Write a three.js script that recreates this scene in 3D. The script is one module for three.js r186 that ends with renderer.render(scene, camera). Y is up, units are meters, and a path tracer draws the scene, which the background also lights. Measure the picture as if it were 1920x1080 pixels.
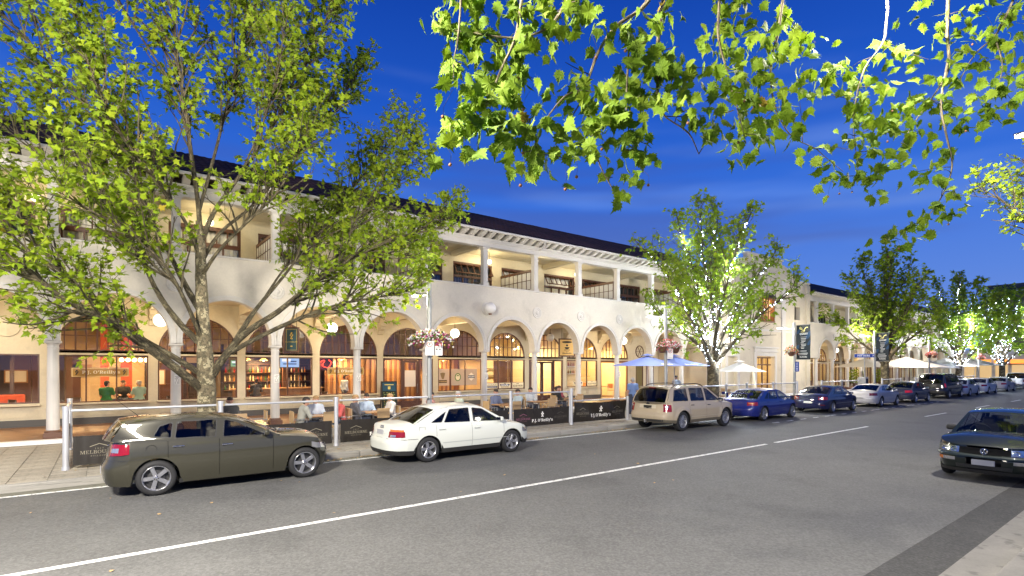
import * as THREE from 'three';
import { mergeGeometries, mergeVertices, toCreasedNormals } from 'three/addons/utils/BufferGeometryUtils.js';
import { RoundedBoxGeometry } from 'three/addons/geometries/RoundedBoxGeometry.js';
import { MarchingCubes } from 'three/addons/objects/MarchingCubes.js';

// ---------- camera, sky, street light, exposure ----------
const scene = new THREE.Scene();
const camera = new THREE.PerspectiveCamera(2 * Math.atan(0.54) * 180 / Math.PI, 1920 / 1080, 0.1, 900);
camera.position.set(0, 2.38, 0);
camera.lookAt(6.069, 2.38, -7.948);
camera.setViewOffset(1920, 1080, 0, -148, 1920, 1080);       // shift lens: level camera, horizon low in the frame
camera.updateMatrixWorld();
const renderer = new THREE.WebGLRenderer();
renderer.toneMapping = THREE.LinearToneMapping;
renderer.toneMappingExposure = 1.08;
renderer.shadowMap.enabled = true;

let seed = 7;
const rnd = () => { seed = (seed * 1664525 + 1013904223) >>> 0; return seed / 4294967296; };
const rr = (a, b) => a + (b - a) * rnd();
const hash = (x, y, s = 0) => { let h = (x * 374761393 + y * 668265263 + s * 2147483647) | 0; h = Math.imul(h ^ (h >>> 13), 1274126177); return ((h ^ (h >>> 16)) >>> 0) / 4294967296; };
const sm = (t) => t * t * (3 - 2 * t);
const clamp = (v, a, b) => Math.min(b, Math.max(a, v));
const lerp = (a, b, t) => a + (b - a) * t;
const sstep = (a, b, v) => sm(clamp((v - a) / (b - a), 0, 1));
function vnoise(x, y, per, s) {                                // tileable value noise
  const xi = Math.floor(x), yi = Math.floor(y), fx = sm(x - xi), fy = sm(y - yi), m = (a) => ((a % per) + per) % per;
  const a = hash(m(xi), m(yi), s), b = hash(m(xi + 1), m(yi), s), c = hash(m(xi), m(yi + 1), s), d = hash(m(xi + 1), m(yi + 1), s);
  return a + (b - a) * fx + (c - a) * fy + (a - b - c + d) * fx * fy;
}
const fbm = (u, v, f, oct, s) => { let t = 0, w = 0, k = 1; for (let o = 0; o < oct; o++) { t += k * vnoise(u * f, v * f, f, s + o); w += k; k *= 0.55; f *= 2; } return t / w; };

// dusk sky: deep blue above, paler and slightly violet towards the horizon, thin streaks of cloud
{
  const W = 1024, H = 512, data = new Float32Array(W * H * 4);
  const stops = [[0, [0.18, 0.275, 0.62]], [0.06, [0.145, 0.25, 0.63]], [0.14, [0.095, 0.215, 0.66]], [0.28, [0.036, 0.148, 0.64]], [0.42, [0.014, 0.092, 0.52]], [0.57, [0.006, 0.052, 0.37]], [0.75, [0.003, 0.029, 0.22]], [1, [0.002, 0.02, 0.15]]];
  for (let j = 0; j < H; j++) {
    const el = ((j + 0.5) / H - 0.5) * Math.PI, s = Math.max(0, Math.sin(el));
    let k = 0; while (k < stops.length - 2 && s > stops[k + 1][0]) k++;
    const t = clamp((s - stops[k][0]) / (stops[k + 1][0] - stops[k][0]), 0, 1), c = stops[k][1].map((v, i) => lerp(v, stops[k + 1][1][i], t));
    for (let i = 0; i < W; i++) {
      const u = i / W;
      const st = fbm(u, (s * 1.6 + u * 0.6) % 1, 8, 4, 11) * 0.6 + 0.4 * fbm(u, (s * 4 + u * 1.0) % 1, 16, 3, 23);
      const cl = sstep(0.46, 0.66, st) * sstep(0.0, 0.06, s) * (1 - sstep(0.18, 0.5, s));
      const o = (j * W + i) * 4, dim = 1 - 0.26 * cl, wi = 0.10 * sstep(0.5, 0.72, fbm(u, (s * 2.3 + u * 0.9 + 0.37) % 1, 8, 5, 47)) * sstep(0.02, 0.1, s) * (1 - sstep(0.3, 0.62, s));
      data[o] = 1.04 * c[0] * dim + 0.026 * cl + 0.6 * wi; data[o + 1] = 1.04 * c[1] * dim + 0.012 * cl + 0.75 * wi; data[o + 2] = 1.04 * c[2] * dim + 0.6 * wi; data[o + 3] = 1;
    }
  }
  const sky = new THREE.DataTexture(data, W, H, THREE.RGBAFormat, THREE.FloatType);
  sky.mapping = THREE.EquirectangularReflectionMapping; sky.magFilter = THREE.LinearFilter; sky.needsUpdate = true;
  scene.background = sky; scene.environment = sky;
}

// ---------- helpers ----------
const taken = {};
const numbered = (n) => { if (!taken[n]) { taken[n] = 1; return n; } return n + '_' + String(taken[n]++).padStart(3, '0'); };
const shade = (o) => { o.traverse((m) => { if (m.isMesh) { m.castShadow = m.receiveShadow = true; } }); return o; };
function tag(o, label, category, group, kind) { if (label) o.userData.label = label; if (category) o.userData.category = category; if (group) o.userData.group = group; if (kind) o.userData.kind = kind; return o; }
function thing(name, label, category, pos = [0, 0, 0], turn = 0, group, kind) {
  const o = new THREE.Group(); o.name = numbered(name); o.position.set(...pos); o.rotation.y = turn; scene.add(o); return tag(o, label, category, group, kind);
}
function part(name, geo, material, parent, label) {
  const g = Array.isArray(geo) ? merge(geo) : geo, m = new THREE.Mesh(g, material);
  m.name = parent === scene ? numbered(name) : name; m.castShadow = m.receiveShadow = true; parent.add(m); if (label) m.userData.label = label; return m;
}
function structure(name, geo, material) { const m = part(name, geo, material, scene); m.userData.kind = 'structure'; return m; }
function copyOf(o, label, pos, turn) { const c = o.clone(); c.name = numbered(o.name.replace(/_\d{3}$/, '')); c.userData = { ...o.userData, label: label ?? o.userData.label }; if (pos) c.position.set(...pos); if (turn !== undefined) c.rotation.y = turn; scene.add(c); return c; }
function merge(list) {
  const a = list.map((g) => { const n = g.index ? g.toNonIndexed() : g; for (const k of Object.keys(n.attributes)) if (!['position', 'normal', 'uv'].includes(k)) n.deleteAttribute(k); if (!n.attributes.uv) n.setAttribute('uv', new THREE.Float32BufferAttribute(new Float32Array(n.attributes.position.count * 2), 2)); if (!n.attributes.normal) n.computeVertexNormals(); return n; });
  return a.length === 1 ? a[0] : mergeGeometries(a);
}
function wuv(geo) {                                             // uv in metres from the face's own plane
  const g = geo.index ? geo.toNonIndexed() : geo, p = g.attributes.position, uv = new Float32Array(p.count * 2);
  const a = new THREE.Vector3(), b = new THREE.Vector3(), c = new THREE.Vector3();
  for (let i = 0; i < p.count; i += 3) {
    a.fromBufferAttribute(p, i); b.fromBufferAttribute(p, i + 1); c.fromBufferAttribute(p, i + 2);
    const n = b.clone().sub(a).cross(c.clone().sub(a)), ax = Math.abs(n.x), ay = Math.abs(n.y), az = Math.abs(n.z);
    [a, b, c].forEach((q, k) => { const o = (i + k) * 2; if (ay >= ax && ay >= az) { uv[o] = q.x; uv[o + 1] = q.z; } else if (ax >= az) { uv[o] = q.z; uv[o + 1] = q.y; } else { uv[o] = q.x; uv[o + 1] = q.y; } });
  }
  g.setAttribute('uv', new THREE.BufferAttribute(uv, 2)); return g;
}
const box = (x0, x1, y0, y1, z0, z1) => wuv(new THREE.BoxGeometry(x1 - x0, y1 - y0, z1 - z0).translate((x0 + x1) / 2, (y0 + y1) / 2, (z0 + z1) / 2));
const rbox = (w, h, d, r = 0.02, x = 0, y = 0, z = 0, seg = 2) => new RoundedBoxGeometry(w, h, d, seg, Math.min(r, w / 2.01, h / 2.01, d / 2.01)).translate(x, y, z);
const cyl = (r0, r1, h, x, y, z, n = 12, open = false) => new THREE.CylinderGeometry(r1, r0, h, n, 1, open).translate(x, y + h / 2, z);
const V = (x, y, z) => new THREE.Vector3(x, y, z);
function bar(a, b, r0, r1 = r0, n = 8) {                        // round bar between two points
  a = Array.isArray(a) ? V(...a) : a; b = Array.isArray(b) ? V(...b) : b;
  const d = b.clone().sub(a), g = new THREE.CylinderGeometry(r1, r0, d.length(), n, 1).translate(0, d.length() / 2, 0);
  g.applyQuaternion(new THREE.Quaternion().setFromUnitVectors(V(0, 1, 0), d.normalize())); return g.translate(a.x, a.y, a.z);
}
const lathe = (pts, n = 20) => new THREE.LatheGeometry(pts.map((p) => new THREE.Vector2(p[0], p[1])), n);
const sphere = (r, x = 0, y = 0, z = 0, n = 16) => new THREE.SphereGeometry(r, n, Math.max(6, n * 0.6 | 0)).translate(x, y, z);
const extrude = (shape, depth, bevel = 0, curve = 12) => new THREE.ExtrudeGeometry(shape, { depth, bevelEnabled: bevel > 0, bevelSize: bevel, bevelThickness: bevel, bevelSegments: 1, curveSegments: curve });
const polyShape = (pts) => new THREE.Shape(pts.map((p) => new THREE.Vector2(p[0], p[1])));
const lin = (r, g, b) => new THREE.Color().setRGB(r, g, b);
const M = (color, roughness = 0.8, extra = {}) => new THREE.MeshStandardMaterial({ color, roughness, ...extra });
const P = (color, roughness, extra = {}) => new THREE.MeshPhysicalMaterial({ color, roughness, ...extra });
function dataTex(n, fn, size = 1, srgb = true) {                // fn(u,v) -> [r,g,b] 0..1, tiles every `size` metres
  const d = new Uint8Array(n * n * 4);
  for (let j = 0; j < n; j++) for (let i = 0; i < n; i++) { const c = fn(i / n, j / n), o = (j * n + i) * 4; for (let k = 0; k < 3; k++) d[o + k] = clamp((c[k] ?? c[0]) * 255, 0, 255); d[o + 3] = 255; }
  const t = new THREE.DataTexture(d, n, n, THREE.RGBAFormat); t.wrapS = t.wrapT = THREE.RepeatWrapping; t.magFilter = THREE.LinearFilter; t.minFilter = THREE.LinearMipmapLinearFilter; t.generateMipmaps = true;
  if (srgb) t.colorSpace = THREE.SRGBColorSpace; t.repeat.set(1 / size, 1 / size); t.needsUpdate = true; return t;
}
function canvasTex(w, h, draw) { const c = document.createElement('canvas'); c.width = w; c.height = h; const x = c.getContext('2d'); draw(x, w, h); const t = new THREE.CanvasTexture(c); t.colorSpace = THREE.SRGBColorSpace; t.anisotropy = 8; return t; }

// ---------- shared materials ----------
const texStucco = dataTex(512, (u, v) => { const a = 0.95 + 0.06 * (fbm(u, v, 6, 5, 1) - 0.5) + 0.04 * (fbm(u, v, 90, 2, 3) - 0.5) - 0.035 * sstep(0.60, 0.8, fbm(u, v, 10, 4, 77)); return [a, a * 0.995, a * 0.985]; }, 4.3);
const bumpStucco = dataTex(512, (u, v) => { const a = 0.5 * fbm(u, v, 60, 3, 5) + 0.5 * fbm(u, v, 9, 3, 8); return [a]; }, 2.1, false);
const MT = {
  facade: M(lin(0.68, 0.63, 0.545), 0.85, { map: texStucco, bumpMap: bumpStucco, bumpScale: 0.006 }),
  trim: M(lin(0.66, 0.63, 0.585), 0.7, { map: texStucco, bumpMap: bumpStucco, bumpScale: 0.002 }),
  cream: M(lin(0.63, 0.56, 0.41), 0.75, { map: texStucco, bumpMap: bumpStucco, bumpScale: 0.003 }),
  sand: M(lin(0.66, 0.59, 0.46), 0.8, { map: texStucco, bumpMap: bumpStucco, bumpScale: 0.004 }),
  plinth: M(lin(0.07, 0.065, 0.06), 0.6), brownTile: M(lin(0.13, 0.06, 0.035), 0.45),
  wood: M(lin(0.085, 0.032, 0.017), 0.45), woodDark: M(lin(0.035, 0.018, 0.012), 0.5), woodPine: M(lin(0.35, 0.19, 0.08), 0.5), woodMid: M(lin(0.2, 0.085, 0.035), 0.5),
  glass: P(0xffffff, 0.02, { transmission: 1, thickness: 0, ior: 1.5 }), frost: P(lin(0.75, 0.74, 0.72), 0.55, { transmission: 0.55, thickness: 0 }),
  plastic: P(lin(0.96, 0.96, 0.95), 0.05, { transmission: 1, thickness: 0, ior: 1.4 }),
  steel: M(lin(0.48, 0.48, 0.50), 0.38, { metalness: 0.85 }), alu: M(lin(0.60, 0.61, 0.63), 0.42, { metalness: 0.55 }), galv: M(lin(0.36, 0.37, 0.36), 0.5, { metalness: 0.45 }),
  chrome: M(lin(0.75, 0.75, 0.77), 0.12, { metalness: 1 }), black: M(lin(0.012, 0.012, 0.012), 0.55), rubber: M(lin(0.014, 0.014, 0.015), 0.75), dark: M(lin(0.02, 0.019, 0.018), 0.7),
  white: M(lin(0.78, 0.78, 0.77), 0.6), paper: M(lin(0.75, 0.73, 0.68), 0.8),
};
// ---------- ground, road, kerbs, pavements ----------
const nAsph = (u, v) => { const g = fbm(u, v, 256, 2, 31), c = fbm(u, v, 7, 5, 41), st = sstep(0.60, 0.78, fbm(u, v, 5, 4, 57)); let a = 0.345 + 0.12 * (g - 0.5) + 0.055 * (c - 0.5) - 0.03 * st; if (hash((u * 1024) | 0, (v * 1024) | 0, 9) > 0.985) a += 0.09; return [a, a * 1.0, a * 0.985]; };
const texRoad = dataTex(1024, nAsph, 6.4), bumpRoad = dataTex(512, (u, v) => [fbm(u, v, 160, 3, 12)], 1.7, false);
const texPatch = dataTex(512, (u, v) => { const g = fbm(u, v, 128, 2, 61), c = fbm(u, v, 8, 4, 71); const a = 0.215 + 0.14 * (g - 0.5) + 0.06 * (c - 0.5); return [a, a, a * 0.98]; }, 2.9);
const texConc = dataTex(512, (u, v) => { const a = 0.58 + 0.13 * (fbm(u, v, 8, 5, 81) - 0.5) + 0.04 * (fbm(u, v, 128, 2, 91) - 0.5) - 0.10 * sstep(0.6, 0.75, fbm(u, v, 14, 4, 97)); return [a, a * 0.98, a * 0.93]; }, 2.3);
const texPave = dataTex(512, (u, v) => { const a = 0.60 + 0.14 * (fbm(u, v, 7, 5, 83) - 0.5) + 0.08 * (fbm(u, v, 110, 2, 93) - 0.5) - 0.08 * sstep(0.6, 0.72, fbm(u, v, 26, 3, 99)); return [a, a * 0.955, a * 0.87]; }, 1.9);
const texTile = dataTex(512, (u, v) => { const a = 0.9 + 0.25 * (fbm(u, v, 10, 4, 121) - 0.5); return [0.56 * a, 0.40 * a, 0.27 * a]; }, 2.2);
MT.road = M(0xffffff, 0.82, { map: texRoad, bumpMap: bumpRoad, bumpScale: 0.004 });
MT.patch = M(0xffffff, 0.85, { map: texPatch, bumpMap: bumpRoad, bumpScale: 0.005 });
MT.conc = M(0xffffff, 0.85, { map: texConc, bumpMap: bumpRoad, bumpScale: 0.003 });
MT.concDirty = M(lin(0.55, 0.56, 0.48), 0.85, { map: texConc, bumpMap: bumpRoad, bumpScale: 0.003 });
MT.pave = [1, 0.93, 0.86, 0.97].map((k) => M(lin(k, k, k * 0.98), 0.8, { map: texPave, bumpMap: bumpRoad, bumpScale: 0.002 }));
MT.tile = M(0xffffff, 0.45, { map: texTile }); MT.paint = M(lin(0.72, 0.72, 0.69), 0.7, { bumpMap: bumpRoad, bumpScale: 0.004, map: dataTex(256, (u, v) => { const w = sstep(0.60, 0.74, fbm(u, v, 24, 4, 201)); const a = 0.97 - 0.42 * w; return [a, a, a]; }, 1.3) });
const RX0 = -45, RX1 = 190;
structure('ground', wuv(new THREE.PlaneGeometry(900, 900).rotateX(-Math.PI / 2).translate(80, -0.03, 0)), M(lin(0.07, 0.07, 0.065), 0.95));
const slab = (x0, x1, y0, y1, z0, z1) => box(x0, x1, y0, y1, z0, z1);
structure('road', slab(RX0, RX1, -0.02, 0, -13.3, -2.4), MT.road);
structure('road_shoulder', slab(RX0, RX1, -0.02, 0.004, -2.394, -1.86), MT.patch);
// road markings
for (const [a, b] of [[-6, 16.2], [16.75, 24.2], [31.3, 34.6], [40.5, 43.5], [49.5, 52.5], [58.5, 61.5]]) structure('centre_line', slab(a, b, 0.0005, 0.0045, -8.36, -8.25), MT.paint);
for (let i = 0; i < 20; i++) structure('bay_marking', slab(22.6 + i * 1.15 + (i % 5) * 0.12, 23.1 + i * 1.15 + (i % 5) * 0.12, 0.0005, 0.0045, -11.34, -11.25), MT.paint);
// far gutter and kerb
structure('gutter', slab(RX0, RX1, -0.02, 0.006, -13.72, -13.303), MT.concDirty);
structure('gutter_edge_line', slab(RX0, RX1, 0.001, 0.010, -13.36, -13.292), MT.paint);
const kerb = structure('kerb', slab(19.61, RX1, -0.02, 0.15, -13.9, -13.723), MT.conc);
for (let i = 0; i < 9; i++) part('kerb_stone', rbox(2.386, 0.17, 0.18, 0.018, -0.70 + i * 2.4 + 0.1, 0.065, -13.81), MT.conc, kerb);
part('kerb_stone', box(RX0, -3.4, -0.02, 0.15, -13.9, -13.723), MT.conc, kerb);
{ const d = part('drain_lintel', rbox(1.55, 0.13, 0.42, 0.035, -2.62, 0.125, -13.82), MT.concDirty, kerb); part('drain_mouth', box(-3.38, -1.87, -0.03, 0.06, -14.0, -13.75), MT.black, d); }
const pavement = structure('pavement', slab(RX0, RX1, -0.02, 0.138, -20.4, -13.905), MT.conc);
const paver = [wuv(rbox(0.592, 0.05, 0.592, 0.006, 0, 0.126, 0, 1))];
for (let i = -9; i < 31; i++) for (let j = 0; j < 11; j++) {
  const x = -0.3 + i * 0.6 + 0.3, zz = -14.21 - j * 0.6;
  if (i >= 0 && j > 1) continue;
  const m = part('paver', paver[0], MT.pave[(hash(i + 50, j, 3) * 4) | 0], pavement); m.position.set(x, hash(i, j, 5) * 0.003, zz);
}
structure('arcade_step', wuv(rbox(RX1 + 10, 0.13, 0.36, 0.02, RX1 / 2 - 5, 0.19, -20.58)), MT.white);
structure('arcade_floor', slab(-10, RX1, 0, 0.252, -25.4, -20.765), MT.tile);
// near kerb and footpath under the camera
MT.concNear = M(lin(0.62, 0.62, 0.62), 0.85, { map: texConc, bumpMap: bumpRoad, bumpScale: 0.002 });
const nk = structure('near_kerb', slab(-45, RX1, -0.02, 0.03, -1.858, -1.42), MT.concNear);
for (let i = 0; i < 14; i++) part('kerb_stone', wuv(rbox(2.19, 0.14, 0.30, 0.05, 1.2 + i * 2.2, 0.07, -1.28, 3)), MT.concNear, nk);
const nf = structure('near_footpath', slab(-45, RX1, -0.02, 0.12, 6, -1.125), MT.conc);
for (let i = 0; i < 14; i++) for (let j = 0; j < 2; j++) part('paving_slab', wuv(rbox(1.492, 0.05, 1.0, 0.008, 1 + i * 1.5, 0.115, -0.61 + j * 1.01, 1)), MT.concNear, nf);

// ---------- shop interiors and the long arcaded building ----------
const SP = 3.147, CX = (k) => -1.24 + SP * k, PX = (b) => -1.65 + 3.17 * b, ZF = -21.2, ZB = -25.4, YF = 0.25;
function arcPoly(cx, y0, r, xa, xb, ya, yb) {                   // rectangle cut by a half circle
  const pts = [[xa, ya], [xb, ya]], n = 6; let top = 0; const up = [];
  for (let i = n; i >= 0; i--) { const x = lerp(xa, xb, i / n), h = r * r - (x - cx) ** 2, t = Math.min(yb, h > 0 ? y0 + Math.sqrt(h) : ya); top = Math.max(top, t); up.push([x, Math.max(ya, t)]); }
  return top < ya + 0.03 ? null : polyShape([...pts, ...up]);
}
function fanWindow(parent, cx, y0, r, z, o = {}) {
  const cols = o.cols ?? 9, rows = o.rows ?? [0.0, 0.56, 1.06, 9], fr = [], bt = 0.016;
  const ring = new THREE.Shape(); ring.absarc(0, 0, r, 0, Math.PI); const hole = new THREE.Path(); hole.absarc(0, 0, r - 0.055, 0, Math.PI); 
  const sh = new THREE.Shape(); for (let i = 0; i <= 24; i++) { const a = Math.PI * i / 24; sh[i ? 'lineTo' : 'moveTo'](r * Math.cos(a), r * Math.sin(a)); } for (let i = 24; i >= 0; i--) { const a = Math.PI * i / 24; sh.lineTo((r - 0.055) * Math.cos(a), (r - 0.055) * Math.sin(a)); }
  fr.push(extrude(sh, 0.09).translate(cx, y0, z - 0.05), box(cx - r, cx + r, y0 - 0.09, y0 + 0.03, z - 0.05, z + 0.06));
  const w = part('fan_window', fr, o.wood ?? MT.wood, parent), bars = [];
  for (let i = 1; i < cols; i++) { const x = cx - r + 2 * r * i / cols, t = y0 + Math.sqrt(Math.max(0, r * r - (x - cx) ** 2)) - 0.05, b = i % 2 ? bt : bt * 1.6; bars.push(box(x - b, x + b, y0, t, z - 0.03, z + 0.02)); }
  for (const q of rows.slice(1, -1)) { const hw = Math.sqrt(r * r - q * q) - 0.04; bars.push(box(cx - hw, cx + hw, y0 + q - bt, y0 + q + bt, z - 0.026, z + 0.016)); }
  part('glazing_bars', bars, o.wood ?? MT.wood, w);
  for (let i = 0; i < cols; i++) for (let k = 0; k < rows.length - 1; k++) {
    const s = arcPoly(cx, y0, r - 0.05, cx - r + 2 * r * i / cols, cx - r + 2 * r * (i + 1) / cols, y0 + rows[k] + 0.0, y0 + Math.min(rows[k + 1], r)); if (!s) continue;
    const m = part('pane', extrude(s, 0.005).translate(0, 0, z - 0.012), MT.glass, w);
  }
  return w;
}
function shopWindow(parent, x0, x1, y0, y1, z, splits, o = {}) {
  const f = 0.05, fr = [box(x0, x1, y1 - f, y1, z - 0.05, z + 0.05), box(x0, x1, y0, y0 + f, z - 0.05, z + 0.06), box(x0, x0 + f, y0 + f, y1 - f, z - 0.05, z + 0.05), box(x1 - f, x1, y0 + f, y1 - f, z - 0.05, z + 0.05)];
  const xs = [x0 + f, ...splits, x1 - f];
  for (const s of splits) fr.push(box(s - f / 2, s + f / 2, y0 + f, y1 - f, z - 0.045, z + 0.045));
  const w = part('shop_window', fr, o.wood ?? MT.wood, parent);
  for (let i = 0; i < xs.length - 1; i++) part('pane', box(xs[i] + 0.003, xs[i + 1] - 0.003, y0 + f, y1 - f, z - 0.008, z - 0.002), MT.glass, w);
  return w;
}
const texRoof = dataTex(512, (u, v) => { const a = 0.8 + 0.5 * (fbm(u, v, 24, 3, 131) - 0.5) + 0.3 * (fbm(u, v, 5, 3, 137) - 0.5); return [0.36 * a, 0.225 * a, 0.17 * a]; }, 3.1);
MT.roof = M(0xffffff, 0.75, { map: texRoof });
function tiledRoof(x0, x1, za, ya, zb, yb) {                    // courses of barrel tiles as one ribbed, stepped sheet
  const rows = 12, n = Math.round((x1 - x0) / 0.085), pos = [], idx = [], uv = []; let base = 0;
  for (let r = 0; r < rows; r++) {
    for (let e = 0; e < 2; e++) for (let i = 0; i <= n; i++) {
      const t = (r + e) / rows, x = x0 + (x1 - x0) * i / n, w = Math.abs(Math.sin(i * Math.PI / 3.2)) * 0.035 + (e ? 0 : 0.03) + (hash(i >> 2, r, 4) - 0.5) * 0.012;
      pos.push(x, lerp(ya, yb, t) + w, lerp(za, zb, t)); uv.push(x, t * 5);
    }
    for (let i = 0; i < n; i++) { const a = base + i, b = a + n + 1; idx.push(a, a + 1, b + 1, a, b + 1, b); if (r < rows - 1) { const c = b + n + 1; idx.push(b, b + 1, c + 1, b, c + 1, c); } }
    base += 2 * (n + 1);
  }
  const g = new THREE.BufferGeometry(); g.setAttribute('position', new THREE.Float32BufferAttribute(pos, 3)); g.setAttribute('uv', new THREE.Float32BufferAttribute(uv, 2)); g.setIndex(idx); g.computeVertexNormals(); return g;
}
const squareCol = (h) => merge([rbox(0.26, h - 0.3, 0.26, 0.012, 0, h / 2 - 0.02, 0, 1)]);
function arcadeShell(B, xs, xl, xr, far) {                      // xs: x of every column; the walls, columns, upper gallery and roof
  const sp = xs[1] - xs[0], r = sp / 2 - 0.173, ys = 3.32, y1 = 6.20, n = xs.length;
  const sh = new THREE.Shape(); sh.moveTo(xl, y1); sh.lineTo(xl, 3.17);
  const arches = []; for (let i = 0; i < n - 1; i++) arches.push((xs[i] + xs[i + 1]) / 2);
  for (const c of arches) { sh.lineTo(c - r, 3.17); sh.lineTo(c - r, ys); for (let i = 1; i <= 28; i++) { const a = Math.PI * (1 - i / 28); sh.lineTo(c + r * Math.cos(a), ys + r * Math.sin(a)); } sh.lineTo(c + r, 3.17); }
  sh.lineTo(xr, 3.17); sh.lineTo(xr, y1);
  part('front_wall', wuv(extrude(sh, 0.42).translate(0, 0, ZF - 0.21)), MT.facade, B);
  const zf = ZF + 0.21, ring = (a, b, d) => { const s = new THREE.Shape(); s.moveTo(a, -0.15); for (let i = 0; i <= 28; i++) { const t = Math.PI * i / 28; s.lineTo(a * Math.cos(t), a * Math.sin(t)); } s.lineTo(-a, -0.15); s.lineTo(-b, -0.15); for (let i = 28; i >= 0; i--) { const t = Math.PI * i / 28; s.lineTo(b * Math.cos(t), b * Math.sin(t)); } s.lineTo(b, -0.15); return extrude(s, d); };
  const av = merge([ring(r, r + 0.095, 0.03), ring(r + 0.095, r + 0.168, 0.055)]);
  for (const c of arches) part('archivolt', av, MT.trim, B).position.set(c, ys, zf + 0.001);
  const shaft = lathe([[0.16, 0.45], [0.165, 0.5], [0.158, 0.9], [0.15, 1.8], [0.138, 2.95], [0.15, 2.96], [0.15, 2.99], [0.138, 3.0], [0.14, 3.04], [0.17, 3.09], [0.172, 3.1]], 24);
  const capg = merge([rbox(0.40, 0.07, 0.40, 0.008, 0, 3.135, 0, 1)]), basg = merge([rbox(0.44, 0.16, 0.44, 0.012, 0, 0.33, 0, 1), lathe([[0.2, 0.40], [0.215, 0.43], [0.19, 0.46], [0.165, 0.48]], 20)]);
  const rd = lathe([[0.285, 0], [0.285, 0.03], [0.255, 0.045], [0.24, 0.02], [0.2, 0.02], [0.19, 0.04], [0.165, 0.04], [0.155, 0.02], [0.11, 0.02], [0.10, 0.05], [0.05, 0.06], [0.0, 0.065]], 28).rotateX(Math.PI / 2);
  for (let i = 0; i < n; i++) {
    const c = part('column', shaft, MT.trim, B); c.position.set(xs[i], 0, ZF); part('capital', capg, MT.trim, c); part('column_base', basg, MT.brownTile, c);
    if (i && i < n - 1) part('roundel', rd, MT.trim, B).position.set(xs[i], 5.16, zf);
  }
  const cap = merge([rbox(0.38, 0.06, 0.38, 0.006, 0, 1.85, 0, 1), rbox(0.32, 0.05, 0.32, 0.006, 0, 1.80, 0, 1)]), pedg = rbox(0.34, 0.14, 0.34, 0.01, 0, 0.07, 0, 1), shf = rbox(0.26, 1.74, 0.26, 0.012, 0, 0.95, 0, 1);
  for (let i = 0; i < n; i++) { const c = part('gallery_column', shf, MT.trim, B); c.position.set(xs[i], 6.26, ZF + 0.02); part('capital', cap, MT.trim, c); part('column_base', pedg, MT.trim, c); }
  part('parapet_cap', wuv(rbox(xr - xl, 0.07, 0.52, 0.015, (xl + xr) / 2, 6.235, ZF)), MT.trim, B);
  part('entablature', [box(xl, xr, 8.14, 8.36, ZF - 0.2, ZF + 0.17), box(xl, xr, 8.36, 8.42, ZF - 0.2, ZF + 0.22), box(xl, xr, 8.42, 8.56, ZF - 0.2, ZF + 0.15)], MT.trim, B); part('eave_boarding', box(xl, xr, 8.562, 8.798, ZF - 0.2, ZF - 0.08), MT.woodDark, B);  // recess backed in a dark colour to deepen the shade between rafter ends
  part('gutter_board', wuv(rbox(xr - xl, 0.11, 0.13, 0.03, (xl + xr) / 2, 8.79, ZF + 0.66)), MT.trim, B);
  part('soffit', box(xl, xr, 8.80, 8.83, ZF - 0.2, ZF + 0.63), MT.woodDark, B);
  const rg = extrude(polyShape([[-0.075, 8.795], [0.60, 8.795], [0.60, 8.72], [0.30, 8.60], [0.152, 8.565], [-0.075, 8.565]]), 0.22).rotateY(-Math.PI / 2);
  for (let x = xl + 0.3; x < xr - 0.2; x += 0.5) { if (x < -4) continue; part('rafter_end', rg, MT.trim, B).position.set(x, 0, ZF); }
  for (let x = xl + 6; x < xr; x += 7.6) part('downpipe_elbow', new THREE.TubeGeometry(new THREE.CatmullRomCurve3([V(x, 8.74, ZF + 0.64), V(x + 0.02, 8.58, ZF + 0.6), V(x, 8.44, ZF + 0.4), V(x - 0.03, 8.40, ZF + 0.18)]), 10, 0.04, 8), MT.trim, B);
  part('roof', tiledRoof(xl, xr, ZF + 0.64, 8.86, -25.35, 11.08), MT.roof, B);
  part('rear_roof_slope', box(xl, xr, 10.9, 11.0, -31, -25.36).rotateX(0), MT.roof, B);
  part('arcade_ceiling', box(xl, xr, 4.98, 5.2, ZB, ZF - 0.212), MT.cream, B);
  part('gallery_ceiling', box(xl, xr, 8.44, 8.5, -24.3, ZF - 0.202), MT.cream, B);
}
const B1 = thing('arcade_building', 'long cream two storey arcaded building with dark tiled roof and upstairs gallery', 'building');
const cols1 = []; for (let k = -2; k <= 11; k++) cols1.push(CX(k));
arcadeShell(B1, cols1, -11, 33.38, false);
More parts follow.
